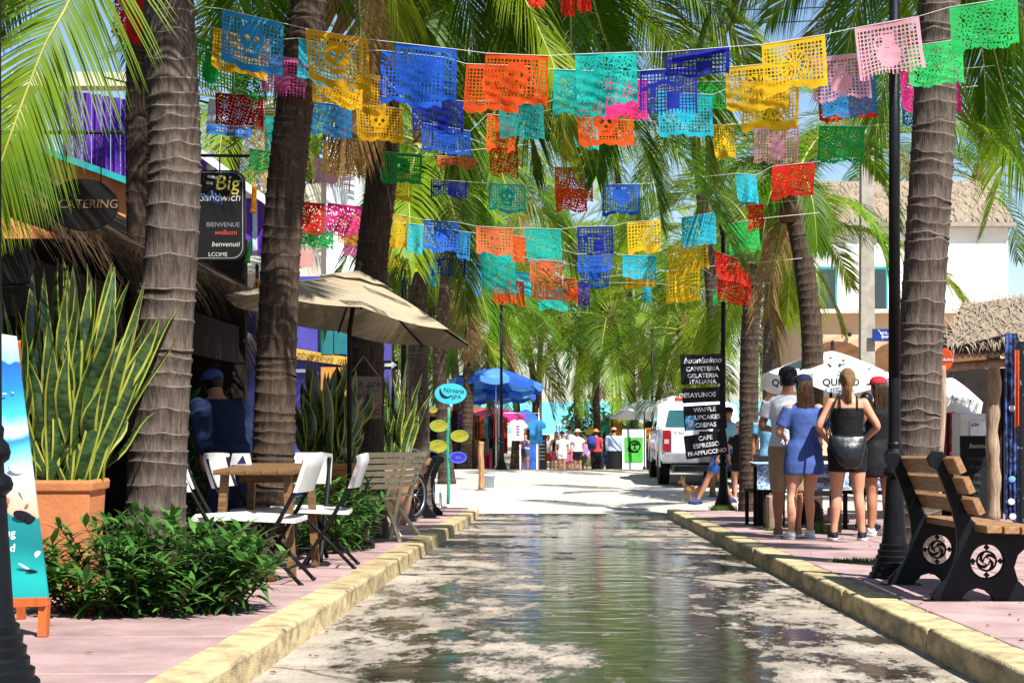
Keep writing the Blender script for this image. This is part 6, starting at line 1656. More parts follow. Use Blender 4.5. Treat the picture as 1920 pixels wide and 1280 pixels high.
def person(label, x, y, H, yaw, skin, zf, f=False, fat=1.0, legs=None, arms=None, bend=0.0, top=None, bottom=None, dress=None, shoes=None, hair=None, hat=None, voxel=0.016, group=None, look=0.0, vx=None):
    k = H / 1.75
    t = thing('person', label, 'person', (x, y, zf(y)), yaw, group, scale=k)
    sw = (0.165 if f else 0.19) * (0.5 + fat * 0.5); hw = 0.095
    legs = legs or [((-0.10, 0.0), (-0.10, 0.0)), ((0.10, 0.0), (0.10, 0.0))]            # ((knee x, y), (ankle x, y[, z]))
    arms = arms or [((-0.25, -0.01, 1.16), (-0.24, 0.06, 0.92)), ((0.25, -0.01, 1.16), (0.24, 0.06, 0.92))]
    def lean(p):
        p = Vector(p)
        if p.z > 0.95 and bend:
            q = p - Vector((0, 0, 0.95)); q = Euler((-bend, 0, 0)).to_matrix() @ q; return q + Vector((0, 0, 0.95))
        return p
    hips = 1.12 if f else 1.0
    def torso(mb, g=0.0, z0=0.86, z1=1.6, wmul=1.0):
        rings = [(0.86, .155 * hips, .115), (0.93, .175 * hips, .125), (1.0, .165 * hips, .118), (1.08, .142, .10), (1.18, .148, .102), (1.28, .158, .112), (1.36, .165, .112), (1.42, sw - .01, .095), (1.455, sw - .055, .08), (1.48, .075, .065), (1.52, .055, .058), (1.6, .05, .055)]
        out = []
        for z, a, b in rings:
            if z0 - 1e-6 <= z <= z1 + 1e-6:
                c = lean((0, 0, z)); out.append((c.x, c.y, c.z, (a * fat + g) * wmul, (b * fat + g) * wmul))
        mb.loft(out, 20)
    # body
    mb = MB(); torso(mb)
    hc = lean((0, 0.018, 1.645)); 
    mb.ell(hc, (0.076, 0.096, 0.112), nu=16, nv=12); mb.ell(hc + Vector((0, 0.035, -0.055)), (0.056, 0.06, 0.058), nu=12, nv=8)
    mb.ell(hc + Vector((0, 0.10, -0.012)), (0.013, 0.022, 0.022), nu=8, nv=6)
    mb.ell(hc + Vector((0, 0.092, -0.055)), (0.024, 0.012, 0.01), nu=8, nv=6)
    for s in (-1, 1): mb.ell(hc + Vector((s * 0.077, -0.005, -0.005)), (0.012, 0.022, 0.032), nu=8, nv=6)
    SH = [lean((s * sw, 0, 1.405)) for s in (-1, 1)]
    for s, sh, (el, wr) in zip((-1, 1), SH, arms):
        el, wr = lean(el) if bend else Vector(el), lean(wr) if bend else Vector(wr)
        limb(mb, [sh, sh.lerp(el, 0.5), el, el.lerp(wr, 0.4), wr], [0.056 * fat, 0.046 * fat, 0.037 * fat, 0.036, 0.025])
        hand(mb, wr, wr - el, Vector((-s, 0.3, 0)), -1 if s > 0 else 1)
    AN = []
    for s, (kn, an) in zip((-1, 1), legs):
        hp = Vector((s * hw, 0, 0.90)); K = Vector((kn[0], kn[1], kn[2] if len(kn) > 2 else 0.485)); A = Vector((an[0], an[1], an[2] if len(an) > 2 else 0.085)); AN.append((A, K))
        lf = 1.08 if f else 1.0
        limb(mb, [hp, hp.lerp(K, 0.5), K, K.lerp(A, 0.35) + Vector((0, -0.012, 0)), K.lerp(A, 0.75), A], [0.092 * fat * lf, 0.078 * fat * lf, 0.054 * fat, 0.057 * fat, 0.04, 0.036])
        sdir = Vector((0.12 * s, 1, 0)).normalized()
        mb.ell(A + sdir * 0.06 + Vector((0, 0, -0.045)), (0.042, 0.125, 0.036), nu=12, nv=8)
    put('body', remesh(mb, 'body', voxel, 2), skin, t)
    # clothes
    def sleeves(mb, frac, g):
        for s, sh, (el, wr) in zip((-1, 1), SH, arms):
            el, wr = lean(el) if bend else Vector(el), lean(wr) if bend else Vector(wr)
            if frac <= 1: e = sh.lerp(el, frac); mb.tube([sh + (sh - e) * 0.05, sh.lerp(e, 0.5), e], [0.064 * fat + g, 0.062 * fat + g, 0.062 * fat + g], 14)
            else:
                limb(mb, [sh, el, el.lerp(wr, frac - 1)], [0.062 * fat + g, 0.05 * fat + g, 0.044 + g])
    if top:
        kind, mt, hem = top
        mb = MB()
        if kind == 'tank':
            torso(mb, 0.012, 0.93, 1.36)
            q = put('top', remesh(mb, 'top', voxel, 2), mt, t)
            for s in (-1, 1):
                m2 = MB(); m2.tube(spline([lean((s * 0.085, -0.115 * fat, 1.34)), lean((s * 0.088, -0.085, 1.44)), lean((s * 0.088, -0.01, 1.475)), lean((s * 0.085, 0.09, 1.42)), lean((s * 0.08, 0.12 * fat, 1.34))], 3), 0.008, 6); m2.build('strap', mt, q)
        else:
            torso(mb, 0.016, hem, 1.48)
            if hem < 0.9: mb.loft([(0, 0, hem, .18 * fat * hips, .135 * fat), (0, 0, 0.95, .185 * fat * hips, .138 * fat)], 20)
            sleeves(mb, 0.62 if kind == 'tee' else 1.8, 0.006)
            put('shirt', remesh(mb, 'shirt', voxel, 2), mt, t)
    if dress:
        mt, hem, slv = dress
        mb = MB(); torso(mb, 0.014, 0.93, 1.455)
        mb.loft([(0, 0, hem, .205 * fat * hips, .155 * fat), (0, -0.005, lerp(hem, 0.93, 0.5), .20 * fat * hips, .155 * fat), (0, 0, 0.98, .178 * fat * hips, .135 * fat), (0, 0, 1.08, .158 * fat, .115 * fat)], 20)
        if slv: sleeves(mb, slv, 0.008)
        put('dress', remesh(mb, 'dress', voxel, 3), mt, t)
    if bottom:
        kind, mt, zk = bottom
        mb = MB()
        mb.loft([(0, 0, 0.84, .165 * hips * fat + .014, .122 * fat + .014), (0, 0, 0.93, .178 * hips * fat + .014, .128 * fat + .014), (0, 0, 1.03, .155 * hips * fat + .012, .11 * fat + .012)], 20)
        if kind == 'skirt':
            mb.loft([(0, 0, zk, .21 * fat * hips, .17 * fat), (0, 0, 0.9, .185 * fat * hips, .14 * fat)], 20)
        else:
            for s, (A, K) in zip((-1, 1), AN):
                hp = Vector((s * hw, 0, 0.90))
                if zk > 0.48: e = hp.lerp(K, (0.9 - zk) / 0.42); mb.tube([hp, hp.lerp(e, 0.5), e], [0.108 * fat, 0.102 * fat, 0.098 * fat], 16)
                else: limb(mb, [hp, hp.lerp(K, 0.5), K, A + Vector((0, 0, zk - 0.06))], [0.108 * fat, 0.095 * fat, 0.075 * fat, 0.062])
        put('shorts' if kind == 'shorts' else 'trousers' if kind == 'pants' else 'skirt', remesh(mb, 'bottom', voxel, 2), mt, t)
    if shoes:
        mt, sole = shoes
        for s, (A, K) in zip((-1, 1), AN):
            sdir = Vector((0.12 * s, 1, 0)).normalized()
            mb = MB(); mb.ell(A + sdir * 0.05 + Vector((0, 0, -0.04)), (0.05, 0.14, 0.038), Euler((0, 0, -0.12 * s)), nu=14, nv=8); mb.tube([A + Vector((0, -0.005, 0.01)), A + Vector((0, 0.015, -0.05))], [0.046, 0.052], 12)
            sh = put('shoe', remesh(mb, 'shoe', max(0.011, voxel * 0.7), 1), mt, t)
            mb = MB(); c = A + sdir * 0.05
            mb.loft([(c.x, c.y, A.z - 0.083, .047, .138), (c.x, c.y, A.z - 0.055, .052, .145)], 18); mb.build('sole', sole, sh)
    if hair:
        kind, mt = hair
        mb = MB()
        mb.ell(hc + Vector((0, -0.016, 0.014)), (0.087, 0.10, 0.112), nu=14, nv=10)
        if kind == 'long':
            mb.loft([(hc.x - 0.005, hc.y - 0.055, hc.z - 0.50, .04, .025), (hc.x, hc.y - 0.085, hc.z - 0.40, .075, .035), (hc.x, hc.y - 0.085, hc.z - 0.22, .095, .045), (hc.x, hc.y - 0.055, hc.z - 0.08, .092, .06), (hc.x, hc.y - 0.03, hc.z + 0.03, .084, .075)], 16)
        elif kind == 'pony':
            mb.loft([(hc.x + 0.008, hc.y - 0.10, hc.z - 0.19, .018, .015), (hc.x + 0.004, hc.y - 0.125, hc.z - 0.10, .034, .028), (hc.x, hc.y - 0.12, hc.z - 0.02, .038, .032), (hc.x, hc.y - 0.09, hc.z + 0.04, .05, .04)], 12)
        elif kind == 'bob':
            mb.loft([(hc.x, hc.y - 0.04, hc.z - 0.14, .085, .06), (hc.x, hc.y - 0.03, hc.z, .09, .08)], 14)
        hm = remesh(mb, 'hair', max(0.011, voxel * 0.75), 1)
        # keep the face clear
        bm = bmesh.new(); bm.from_mesh(hm)
        bmesh.ops.delete(bm, geom=[v for v in bm.verts if v.co.y > hc.y + 0.045 and v.co.z < hc.z + 0.055 and abs(v.co.x - hc.x) < 0.075], context='VERTS')
        bm.to_mesh(hm); bm.free()
        hr = put('hair', hm, mt, t)
        if voxel < 0.015 and kind in ('long', 'pony'):
            rs = random.Random(int(x * 1000)); sm = MB(); drop = 0.52 if kind == 'long' else 0.24
            for q in range(110):
                a = rs.uniform(-1.25, 1.25) if kind == 'long' else rs.uniform(-0.7, 0.7)
                r0 = 0.088; w0 = 0.095 if kind == 'long' else 0.035
                p0 = hc + Vector((math.sin(a) * r0, -0.03 - math.cos(a) * 0.075, rs.uniform(0.0, 0.07)))
                yb = -0.125 if kind == 'long' else -0.15
                p1 = hc + Vector((math.sin(a) * w0 * 1.05, yb + 0.02 * abs(a) + rs.uniform(-0.008, 0.008), -drop * 0.45))
                p2 = hc + Vector((math.sin(a) * w0 * rs.uniform(0.5, 1.05) + rs.uniform(-0.02, 0.02), yb + 0.035 + rs.uniform(-0.02, 0.01), -drop * rs.uniform(0.8, 1.06)))
                sm.tube(spline([p0, p1, p2], 4), [0.0055, 0.0055, 0.005, 0.005, 0.0045, 0.004, 0.004, 0.003, 0.001], 4)
            qq = sm.build('hair_strands', mt, hr); qq['kind'] = 'stuff'
    if hat:
        kind, mt = hat
        mb = MB()
        c = hc + Vector((0, -0.004, 0.035))
        mb.lathe([(0.098, 0), (0.10, 0.02), (0.092, 0.06), (0.065, 0.09), (0.02, 0.103), (0.001, 0.104)], c, 18)
        if kind == 'cap':
            mb.ell(c + Vector((0, 0.13, 0.012)), (0.075, 0.075, 0.008), Euler((R(-8), 0, 0)), nu=14, nv=6)
        else:
            mb.lathe([(0.09, 0.012), (0.17, -0.004), (0.172, 0.0), (0.09, 0.02)], c, 20, cap=False)
        mb.build('cap' if kind == 'cap' else 'hat', mt, t)
    for s in (-1, 1):
        mb = MB(); mb.ell(hc + Vector((s * 0.03, 0.083, 0.012)), (0.011, 0.008, 0.007), nu=8, nv=6); mb.build('eye', black, t)
    return t
pg = 'four people standing at the stall table'
wt = cloth('white', (0.70, 0.70, 0.76)); kh = cloth('khaki', (0.34, 0.25, 0.15)); bl = cloth('denim blue', (0.055, 0.10, 0.30)); bk = cloth('black', (0.005, 0.005, 0.006), rough=0.7)
nv = cloth('navy', (0.012, 0.016, 0.045)); wsh = M('white shoe', (0.75, 0.75, 0.75), rough=0.5); bsh = M('black shoe', (0.012, 0.012, 0.014), rough=0.5)
D1 = 17.2
fold = [((-0.27, 0.03, 1.15), (-0.16, 0.24, 1.10)), ((0.27, 0.03, 1.15), (0.16, 0.24, 1.10))]
person('man in white shirt, khaki shorts and black cap standing with back turned', XP(1477, D1), D1, 1.80, R(-12), skinB, sz, top=('tee', wt, 0.90), bottom=('shorts', kh, 0.47), shoes=(M('tan shoe', (0.3, 0.17, 0.06), rough=0.6), wsh), hair=('short', hairK), hat=('cap', bk), arms=fold, group=pg, voxel=0.014, fat=1.08)
D2 = 16.7
person('woman in loose denim-blue tee dress with long brown hair and navy cap', XP(1507, D2), D2, 1.69, R(8), skinA, sz, f=True, dress=(bl, 0.70, 0.75), legs=[((-0.13, 0.0), (-0.17, -0.10)), ((0.07, 0.03), (0.09, 0.05))], shoes=(wsh, wsh), hair=('long', hairB), hat=('cap', nv), arms=fold, group=pg, voxel=0.014)
D3 = 16.4
w3 = person('woman in black strappy top and black shorts with tied light brown hair', XP(1589, D3), D3, 1.75, R(-3), skinA, sz, f=True, top=('tank', bk, 0.93), bottom=('shorts', bk, 0.70), shoes=(bsh, wsh), hair=('pony', hairL), legs=[((-0.11, 0.0), (-0.14, 0.0)), ((0.11, 0.0), (0.15, 0.0))], arms=[((-0.295, -0.06, 1.17), (-0.19, 0.16, 1.02)), ((0.295, -0.06, 1.17), (0.19, 0.16, 1.02))], group=pg, voxel=0.013)
D4 = 17.3
person('long haired woman in black dress partly hidden by the lamp post', XP(1648, D4), D4, 1.70, R(20), skinB, sz, f=True, dress=(bk, 0.66, None), shoes=(wsh, wsh), hair=('long', hairB), hat=('cap', cloth('red', (0.5, 0.02, 0.03))), arms=fold, group=pg, voxel=0.014)
# leather bag on the woman in black
t = thing('leather_bag', 'shiny black leather bag slung behind the woman in the strappy top', 'bag', (XP(1590, D3 - 0.22), D3 - 0.20, sz(D3) + 0.93))
lea = M('black leather', (0.006, 0.008, 0.01), (0.003, 0.004, 0.005), rough=0.3, bump=0.5, bscale=9, spec=0.4)
mb = MB(); mb.loft([(0.03, 0, -0.19, .06, .025), (0.025, -0.02, -0.15, .11, .05), (0.01, -0.02, -0.05, .15, .06), (-0.005, -0.005, 0.06, .185, .045), (0, 0.01, 0.12, .19, .022), (0, 0.012, 0.15, .185, .014)], 20); mb.build('bag_body', lea, t)
mb = MB(); mb.tube(spline([(-0.15, 0.0, 0.1), (-0.18, 0.07, 0.28), (-0.13, 0.05, 0.46), (-0.06, 0.09, 0.6)], 4), 0.012, 6); mb.build('strap', lea, t)
# customers beyond the table, seen in part
person('person in light blue shirt behind the man in white', XP(1446, 20.3), 20.3, 1.6, R(160), skinC, sz, top=('tee', cloth('light blue', (0.2, 0.45, 0.65)), 0.9), bottom=('pants', nv, 0.1), shoes=(bsh, bsh), hair=('short', hairK), voxel=0.02)
person('woman in blue patterned dress behind the lamp post group', XP(1624, 18.7), 18.7, 1.6, R(-30), skinB, sz, f=True, dress=(M('blue patterned cloth', (0.35, 0.38, 0.5), (0.015, 0.03, 0.15), scale=22, rough=0.85, contrast=(0.48, 0.55)), 0.55, 0.5), shoes=(bsh, bsh), hair=('bob', hairK), voxel=0.02)
# diner bent over behind the table, left
person('person in navy blue clothes and cap bending by the restaurant table', XP(428, 14.0), 14.0, 1.66, R(40), skinB, sz, fat=1.28, bend=0.42, top=('long', cloth('deep navy', (0.008, 0.016, 0.05)), 0.86), bottom=('pants', cloth('ink blue', (0.012, 0.02, 0.06)), 0.1), shoes=(bsh, bsh), hair=('short', hairK), hat=('cap', cloth('blue cap', (0.04, 0.07, 0.22))), voxel=0.018)
# by the crossing
person('young woman in black top and shorts standing behind the menu-board lamp post', XP(1387, 30.3), 30.3, 1.5, R(180), skinA, rz, f=True, top=('tee', bk, 0.9), bottom=('shorts', bk, 0.66), shoes=(wsh, wsh), hair=('short', hairL), hat=('brim', cloth('sand', (0.5, 0.42, 0.3))), voxel=0.022)
person('man in dark cap beside the pickup, mostly behind the menu boards', XP(1366, 31.5), 31.5, 1.74, R(170), skinB, rz, top=('tee', cloth('sky', (0.25, 0.5, 0.62)), 0.9), bottom=('shorts', cloth('mid blue', (0.04, 0.1, 0.3)), 0.55), shoes=(bsh, bsh), hair=('short', hairK), hat=('cap', bk), voxel=0.022)
dw = person('dog walker in blue shorts striding behind the lamp post', XP(1347, 29.6), 29.6, 1.68, R(96), skinB, rz, f=True, top=('tee', cloth('slate', (0.03, 0.06, 0.12)), 0.9), bottom=('shorts', cloth('shorts blue', (0.03, 0.10, 0.34)), 0.6), shoes=(M('blue sandal', (0.03, 0.04, 0.2), rough=0.6), bsh), legs=[((-0.09, 0.22, 0.52), (-0.09, 0.42, 0.10)), ((0.09, -0.05), (0.09, -0.30, 0.11))], hair=('bob', hairB), voxel=0.022)
# far crowd at the market
far = 'people at the beach market'
def crowd(label, px, D, H, yaw, **k): return person(label, XP(px, D), D, H, yaw, k.pop('skin', skinB), rz, group=far, voxel=0.032, **k)
wk = [((-0.09, 0.06), (-0.09, 0.10)), ((0.09, -0.02), (0.09, -0.12))]
crowd('woman in white tee and white shorts walking ahead of the couple', 1054, 56.5, 1.58, R(175), f=True, top=('tee', wt, 0.9), bottom=('shorts', wt, 0.68), shoes=(bsh, wsh), hair=('short', hairK), hat=('cap', bk), legs=wk)
crowd('tall man in pale shirt and dark cap behind the walking women', 1068, 58.5, 1.82, R(180), top=('tee', cloth('pale lilac', (0.6, 0.58, 0.7)), 0.9), bottom=('shorts', cloth('rose', (0.5, 0.12, 0.25)), 0.5), shoes=(bsh, bsh), hair=('short', hairK), hat=('cap', bk), legs=wk)
crowd('woman in printed white tee and black shorts with a pale hat', 1083, 57.0, 1.68, R(185), f=True, top=('tee', wt, 0.86), bottom=('shorts', bk, 0.62), shoes=(bsh, wsh), hair=('bob', hairB), hat=('brim', cloth('straw pale', (0.6, 0.52, 0.36))), legs=wk)
cr = crowd('shopper in red shirt and straw hat carrying a blue backpack', 1117, 57.5, 1.70, R(-20), fat=1.12, top=('tee', cloth('coral red', (0.55, 0.04, 0.06)), 0.86), bottom=('pants', bk, 0.1), shoes=(bsh, bsh), hair=('short', hairK), hat=('brim', cloth('straw', (0.45, 0.22, 0.08))))
t = thing('backpack', 'dark blue backpack on the shopper in the red shirt', 'backpack', (XP(1111, 57.2) - 0.02, 57.25, rz(57.5) + 1.0))
mb = MB(); mb.loft([(0, 0, 0, .14, .09), (0, -0.03, 0.2, .17, .13), (0, 0, 0.42, .15, .10), (0, 0.02, 0.48, .08, .06)], 16); mb.build('pack', cloth('pack blue', (0.03, 0.04, 0.22)), t)
mb = MB(); mb.ell((0, -0.13, 0.15), (0.11, 0.04, 0.1)); mb.build('pocket', cloth('pack black', (0.01, 0.01, 0.03)), t)
cb = crowd('stout shopper in light blue shirt with black shoulder strap and cap', 1151, 56.8, 1.72, R(-8), fat=1.36, top=('long', cloth('pale blue', (0.36, 0.46, 0.66)), 0.80), bottom=('skirt', bk, 0.15), shoes=(bsh, bsh), hair=('short', hairK), hat=('cap', cloth('tan cap', (0.4, 0.3, 0.2))))
mb = MB(); mb.tube(spline([(-0.12, -0.19, 1.52), (0.05, -0.25, 1.3), (0.27, -0.2, 1.0)], 4), 0.018, 6); mb.build('strap', black, cb)
crowd('person in dark clothes between the red and blue shirted shoppers', 1134, 58.5, 1.6, R(0), top=('tee', nv, 0.86), bottom=('pants', nv, 0.1), shoes=(bsh, bsh), hair=('bob', hairK))
crowd('girl in lilac top and denim shorts beside the blue display board', 985, 52.8, 1.52, R(140), f=True, top=('tank', cloth('lilac', (0.42, 0.36, 0.62)), 0.93), bottom=('shorts', cloth('denim', (0.07, 0.1, 0.17)), 0.7), shoes=(bsh, bsh), hair=('bob', hairB), arms=[((-0.25, 0.03, 1.15), (-0.1, 0.22, 1.35)), ((0.25, 0.03, 1.15), (0.1, 0.22, 1.3))])
crowd('child in purple behind the woman with printed tee', 1097, 58.3, 1.4, R(190), top=('tee', cloth('violet', (0.3, 0.2, 0.55)), 0.86), bottom=('shorts', cloth('olive', (0.12, 0.1, 0.04)), 0.5), shoes=(bsh, bsh), hair=('short', hairK))
crowd('dark haired girl behind the woman in white shorts', 1043, 59.5, 1.62, R(180), f=True, top=('tank', bk, 0.93), bottom=('shorts', cloth('plum', (0.25, 0.04, 0.12)), 0.62), shoes=(bsh, bsh), hair=('long', hairK))
crowd('vendor in white shirt at the small board stand', 1028, 60, 1.5, R(180), top=('tee', wt, 0.9), bottom=('shorts', cloth('signal red', (0.5, 0.03, 0.02)), 0.6), shoes=(bsh, bsh), hair=('short', hairK))

# ---------------------------------------------------------------- dog and leash
D = 29.8
t = thing('dog', 'small tan dog on a blue leash trotting on the crossing', 'dog', (XP(1299, D), D, rz(D)), R(35))
mb = MB()
mb.tube([(0.13, 0, 0.27), (0.05, 0, 0.265), (-0.06, 0, 0.275), (-0.14, 0, 0.285)], [0.06, 0.058, 0.07, 0.06], 12); mb.ell((0.13, 0, 0.27), (0.06, 0.055, 0.06)); mb.ell((-0.14, 0, 0.28), (0.065, 0.055, 0.065))
mb.tube([(-0.16, 0, 0.30), (-0.22, 0, 0.38), (-0.25, 0, 0.42)], [0.05, 0.04, 0.042], 10)
mb.ell((-0.265, 0, 0.425), (0.055, 0.045, 0.045)); mb.tube([(-0.28, 0, 0.42), (-0.36, 0, 0.395)], [0.034, 0.018], 8); mb.ell((-0.36, 0, 0.395), (0.02, 0.018, 0.016))
for s in (-1, 1):
    mb.tube([(-0.24, s * 0.03, 0.45), (-0.225, s * 0.05, 0.53)], [0.026, 0.006], 6)
    fx = -0.04 * s
    mb.tube([(-0.14, s * 0.04, 0.26), (-0.14 + fx, s * 0.04, 0.15), (-0.15 + fx * 1.5, s * 0.04, 0.08), (-0.155 + fx * 2, s * 0.04, 0.02)], [0.034, 0.022, 0.016, 0.018], 8); mb.ell((-0.17 + fx * 2, s * 0.04, 0.015), (0.03, 0.018, 0.015))
    mb.tube([(0.14, s * 0.04, 0.27), (0.10 - fx, s * 0.042, 0.19), (0.165 - fx, s * 0.042, 0.10), (0.14 - fx * 1.6, s * 0.042, 0.02)], [0.045, 0.034, 0.018, 0.018], 8); mb.ell((0.125 - fx * 1.6, s * 0.042, 0.015), (0.03, 0.018, 0.015))
mb.tube(spline([(0.18, 0, 0.30), (0.25, 0, 0.36), (0.27, 0, 0.44)], 3), [0.02] * 6 + [0.01], 6)
put('body', remesh(mb, 'dogbody', 0.012, 1), M('tan fur', (0.42, 0.24, 0.11), (0.28, 0.14, 0.06), scale=16, rough=0.9), t)
mb = MB(); mb.ell((-0.378, 0, 0.40), (0.01, 0.012, 0.01)); mb.build('nose', black, t)
for s in (-1, 1):
    mb = MB(); mb.ell((-0.30, s * 0.032, 0.44), (0.008, 0.008, 0.008)); mb.build('eye', black, t)
mb = MB(); mb.tube([(-0.2 + 0.0, 0.05 * math.cos(a), 0.355 + 0.05 * math.sin(a)) for a in [i * math.pi / 6 for i in range(13)]], 0.01, 6); mb.build('collar', M('blue webbing', (0.04, 0.06, 0.4), rough=0.7), t)
a = P(1303, 918, 29.7); b = P(1349, 872, 29.5)
mb = MB(); mb.tube(spline([a, a.lerp(b, 0.5) + Vector((0, 0, -0.03)), b], 4), 0.01, 6)
tag(mb.build('dog_leash', MATS['blue webbing']), 'blue leash stretched from the tan dog to its walker', 'leash')

# ================================================================ stall table and seats behind the group
t = thing('stall_table', 'dark table with a blue patterned cloth in front of the group of four', 'table', (XP(1560, 19.6), 19.6, sz(19.6)))
mb = MB(); mb.box((0, 0, 0.76), (1.9, 0.8, 0.04)); mb.build('top', dark, t)
for sx in (-0.85, 0.85):
    for sy in (-0.3, 0.3):
        mb = MB(); mb.box((sx, sy, 0.37), (0.06, 0.06, 0.74)); mb.build('leg', dark, t)
mb = MB(); mb.sheet(lambda u, v: Vector(((u - 0.5) * 1.94, -0.42 - 0.02 * math.sin(u * 40) * v, 0.785 - 0.3 * v)), 60, 4); mb.sheet(lambda u, v: Vector(((u - 0.5) * 1.94, -0.42 + 0.84 * v, 0.786)), 4, 4)
mb.build('cloth', M('cloth blue lace', (0.5, 0.6, 0.7), (0.1, 0.2, 0.4), scale=30, rough=0.85, contrast=(0.45, 0.55)), t)
def dark_chair(label, x, y, yaw):
    t = thing('dark_wooden_chair', label, 'wooden chair', (x, y, sz(y)), yaw, 'dark chairs at the stall table')
    mb = MB(); mb.box((0, 0, 0.44), (0.42, 0.42, 0.04)); mb.build('seat', dark, t)
    for sx in (-0.18, 0.18):
        for sy in (-0.18, 0.18):
            mb = MB(); mb.box((sx, sy, 0.45 if sy < 0 else 0.21), (0.04, 0.04, 0.9 if sy < 0 else 0.42)); mb.build('leg', dark, t)
    for z in (0.6, 0.72, 0.85):
        mb = MB(); mb.box((0, -0.18, z), (0.36, 0.02, 0.06)); mb.build('back_slat', dark, t)
dark_chair('dark slatted chair between the dark trunk and the man in white', XP(1434, 20.2), 20.2, R(10))
dark_chair('dark slatted chair behind the woman in the blue dress', XP(1545, 18.5), 18.5, R(-10))
dark_chair('dark slatted chair behind the lamp post group', XP(1625, 19.0), 19.0, R(25))
t = thing('stone_seat', 'rough stone block seat beside the man in white', 'stone seat', (XP(1452, 18.9), 18.9, sz(18.9)))
mb = MB(); mb.box((0, 0, 0.20), (0.16, 0.3, 0.40), taper=1.12); mb.build('block', M('rough stone', (0.34, 0.24, 0.17), (0.2, 0.14, 0.1), scale=6, rough=0.95, bump=0.5, bscale=16), t, bevel=0.03)

# ================================================================ clothes stall, boards and far beach things
t = thing('clothes_rail', 'clothes stall frame of grey poles under the parasols', 'clothes rail', (XP(925, 52), 52, rz(52)))
for px in (878, 935, 1010):
    mb = MB(); mb.tube([(XP(px, 52) - XP(925, 52), 0, 0), (XP(px, 52) - XP(925, 52), 0, 2.15)], 0.022, 7); mb.build('pole', chrome, t)
mb = MB(); mb.tube([(XP(850, 52) - XP(925, 52), 0, 1.98), (XP(1014, 52) - XP(925, 52), 0, 1.98)], 0.02, 7); mb.build('rail', chrome, t)
cols = {'maroon': (0.18, 0.02, 0.02), 'burnt orange': (0.5, 0.09, 0.01), 'steel blue': (0.05, 0.14, 0.24), 'black': (0.012, 0.012, 0.014), 'brown': (0.12, 0.05, 0.02), 'dark red': (0.28, 0.015, 0.01), 'teal': (0.02, 0.2, 0.24), 'rust': (0.32, 0.08, 0.02), 'violet': (0.16, 0.05, 0.3), 'grey': (0.2, 0.2, 0.2)}
for i, (px0, px1, py0, py1, c) in enumerate([(884, 892, 776, 850, 'maroon'), (893, 899, 778, 842, 'brown'), (900, 908, 780, 822, 'burnt orange'), (908, 917, 782, 822, 'steel blue'), (917, 925, 778, 840, 'black'), (925, 933, 780, 836, 'dark red'), (944, 952, 784, 850, 'dark red'), (966, 974, 786, 836, 'maroon'), (988, 995, 788, 824, 'rust'), (858, 868, 774, 800, 'violet'), (868, 878, 776, 806, 'steel blue'), (846, 858, 770, 830, 'black'), (934, 943, 786, 860, 'grey')]):
    textile('%s garment on the clothes rail under the parasols' % c if c not in ('maroon', 'steel blue', 'black', 'dark red') else '%s garment hung %s' % (c, ['beside the brown wrap', 'next to the burnt orange garment', 'between steel blue and dark red garments', 'between black and grey garments', 'behind the tee shirts', 'beside the rust garment', 'beside the violet garment', 'at the dark end of the rail'][[0, 3, 4, 5, 6, 7, 10, 11].index(i)]), px0, px1, py0, py1, 52 - 0.05 * (i % 3), cloth('stall ' + c, cols[c]), 2, 0.03, 'garments on the clothes rail', 'garment', 'garment')
def tee(label, px, py, D, mt, w_=0.5, h=0.66):
    t = thing('hanging_tee_shirt', label, 'tee shirt', P(px, py, D), group='garments on the clothes rail')
    o_ = [(-0.08, 0), (-0.2, -0.04), (-0.33, -0.2), (-0.25, -0.28), (-0.19, -0.2), (-0.2, -h), (0.2, -h), (0.19, -0.2), (0.25, -0.28), (0.33, -0.2), (0.2, -0.04), (0.08, 0), (0, -0.04)]
    put('cloth', outline_mesh([o_], 0.05, 0.012), mt, t, (0, 0, 0), FACE)
    return t
q = tee('white tee shirt with pink print hanging on the clothes stall', 970, 787, 51.6, cloth('tee white', (0.72, 0.72, 0.74)))
for i in range(4):
    mb = MB(); mb.ell((0.02, -0.04, -0.2 - i * 0.09), (0.06, 0.01, 0.035), nu=8, nv=4); mb.build('pink_print', M('print pink', (0.5, 0.1, 0.35), rough=0.8), q)
tee('bright blue football shirt hanging at the end of the clothes stall', 1005, 788, 51.7, cloth('tee blue', (0.04, 0.25, 0.55)), h=0.75)
for i, (px, c, lab) in enumerate(((891, (0.5, 0.16, 0.02), 'orange wrap skirt on a mannequin below the rail'), (884, (0.3, 0.09, 0.02), 'rust sarong hanging low by the palm'), (912, (0.5, 0.02, 0.08), 'crimson bag-shaped wrap near the wooden post'))):
    textile(lab, px - 9, px + 9, 824 + 14 * i, 872 + 6 * (i > 0), 50.8, cloth('low wrap %d' % i, c), 2, 0.06, 'garments on the clothes rail', 'garment', 'garment')
t = thing('display_board', 'white framed blue picture board on the pavement by the girl in lilac', 'display board', (XP(992, 53.4), 53.4, rz(53.4)))
mb = MB(); mb.box((0, 0, 0.62), (0.62, 0.04, 1.2), Euler((R(-6), 0, 0))); mb.build('frame', white, t)
mb = MB(); mb.box((0, -0.035, 0.66), (0.50, 0.02, 0.95), Euler((R(-6), 0, 0))); mb.build('picture', M('sea picture', (0.05, 0.13, 0.5), (0.01, 0.04, 0.2), scale=3, rough=0.4), t)
t = thing('price_board', 'tall black price board beside the blue picture board', 'sign board', (XP(1016, 53.8), 53.8, rz(53.8)))
mb = MB(); mb.box((0, 0, 0.68), (0.32, 0.05, 1.36)); mb.build('panel', black, t)
for i in range(6): lettering('menu' if i % 2 else 'tours', 0.09, M('dim white', (0.3, 0.3, 0.3), rough=0.8), t, (0, -0.035, 1.15 - i * 0.12))
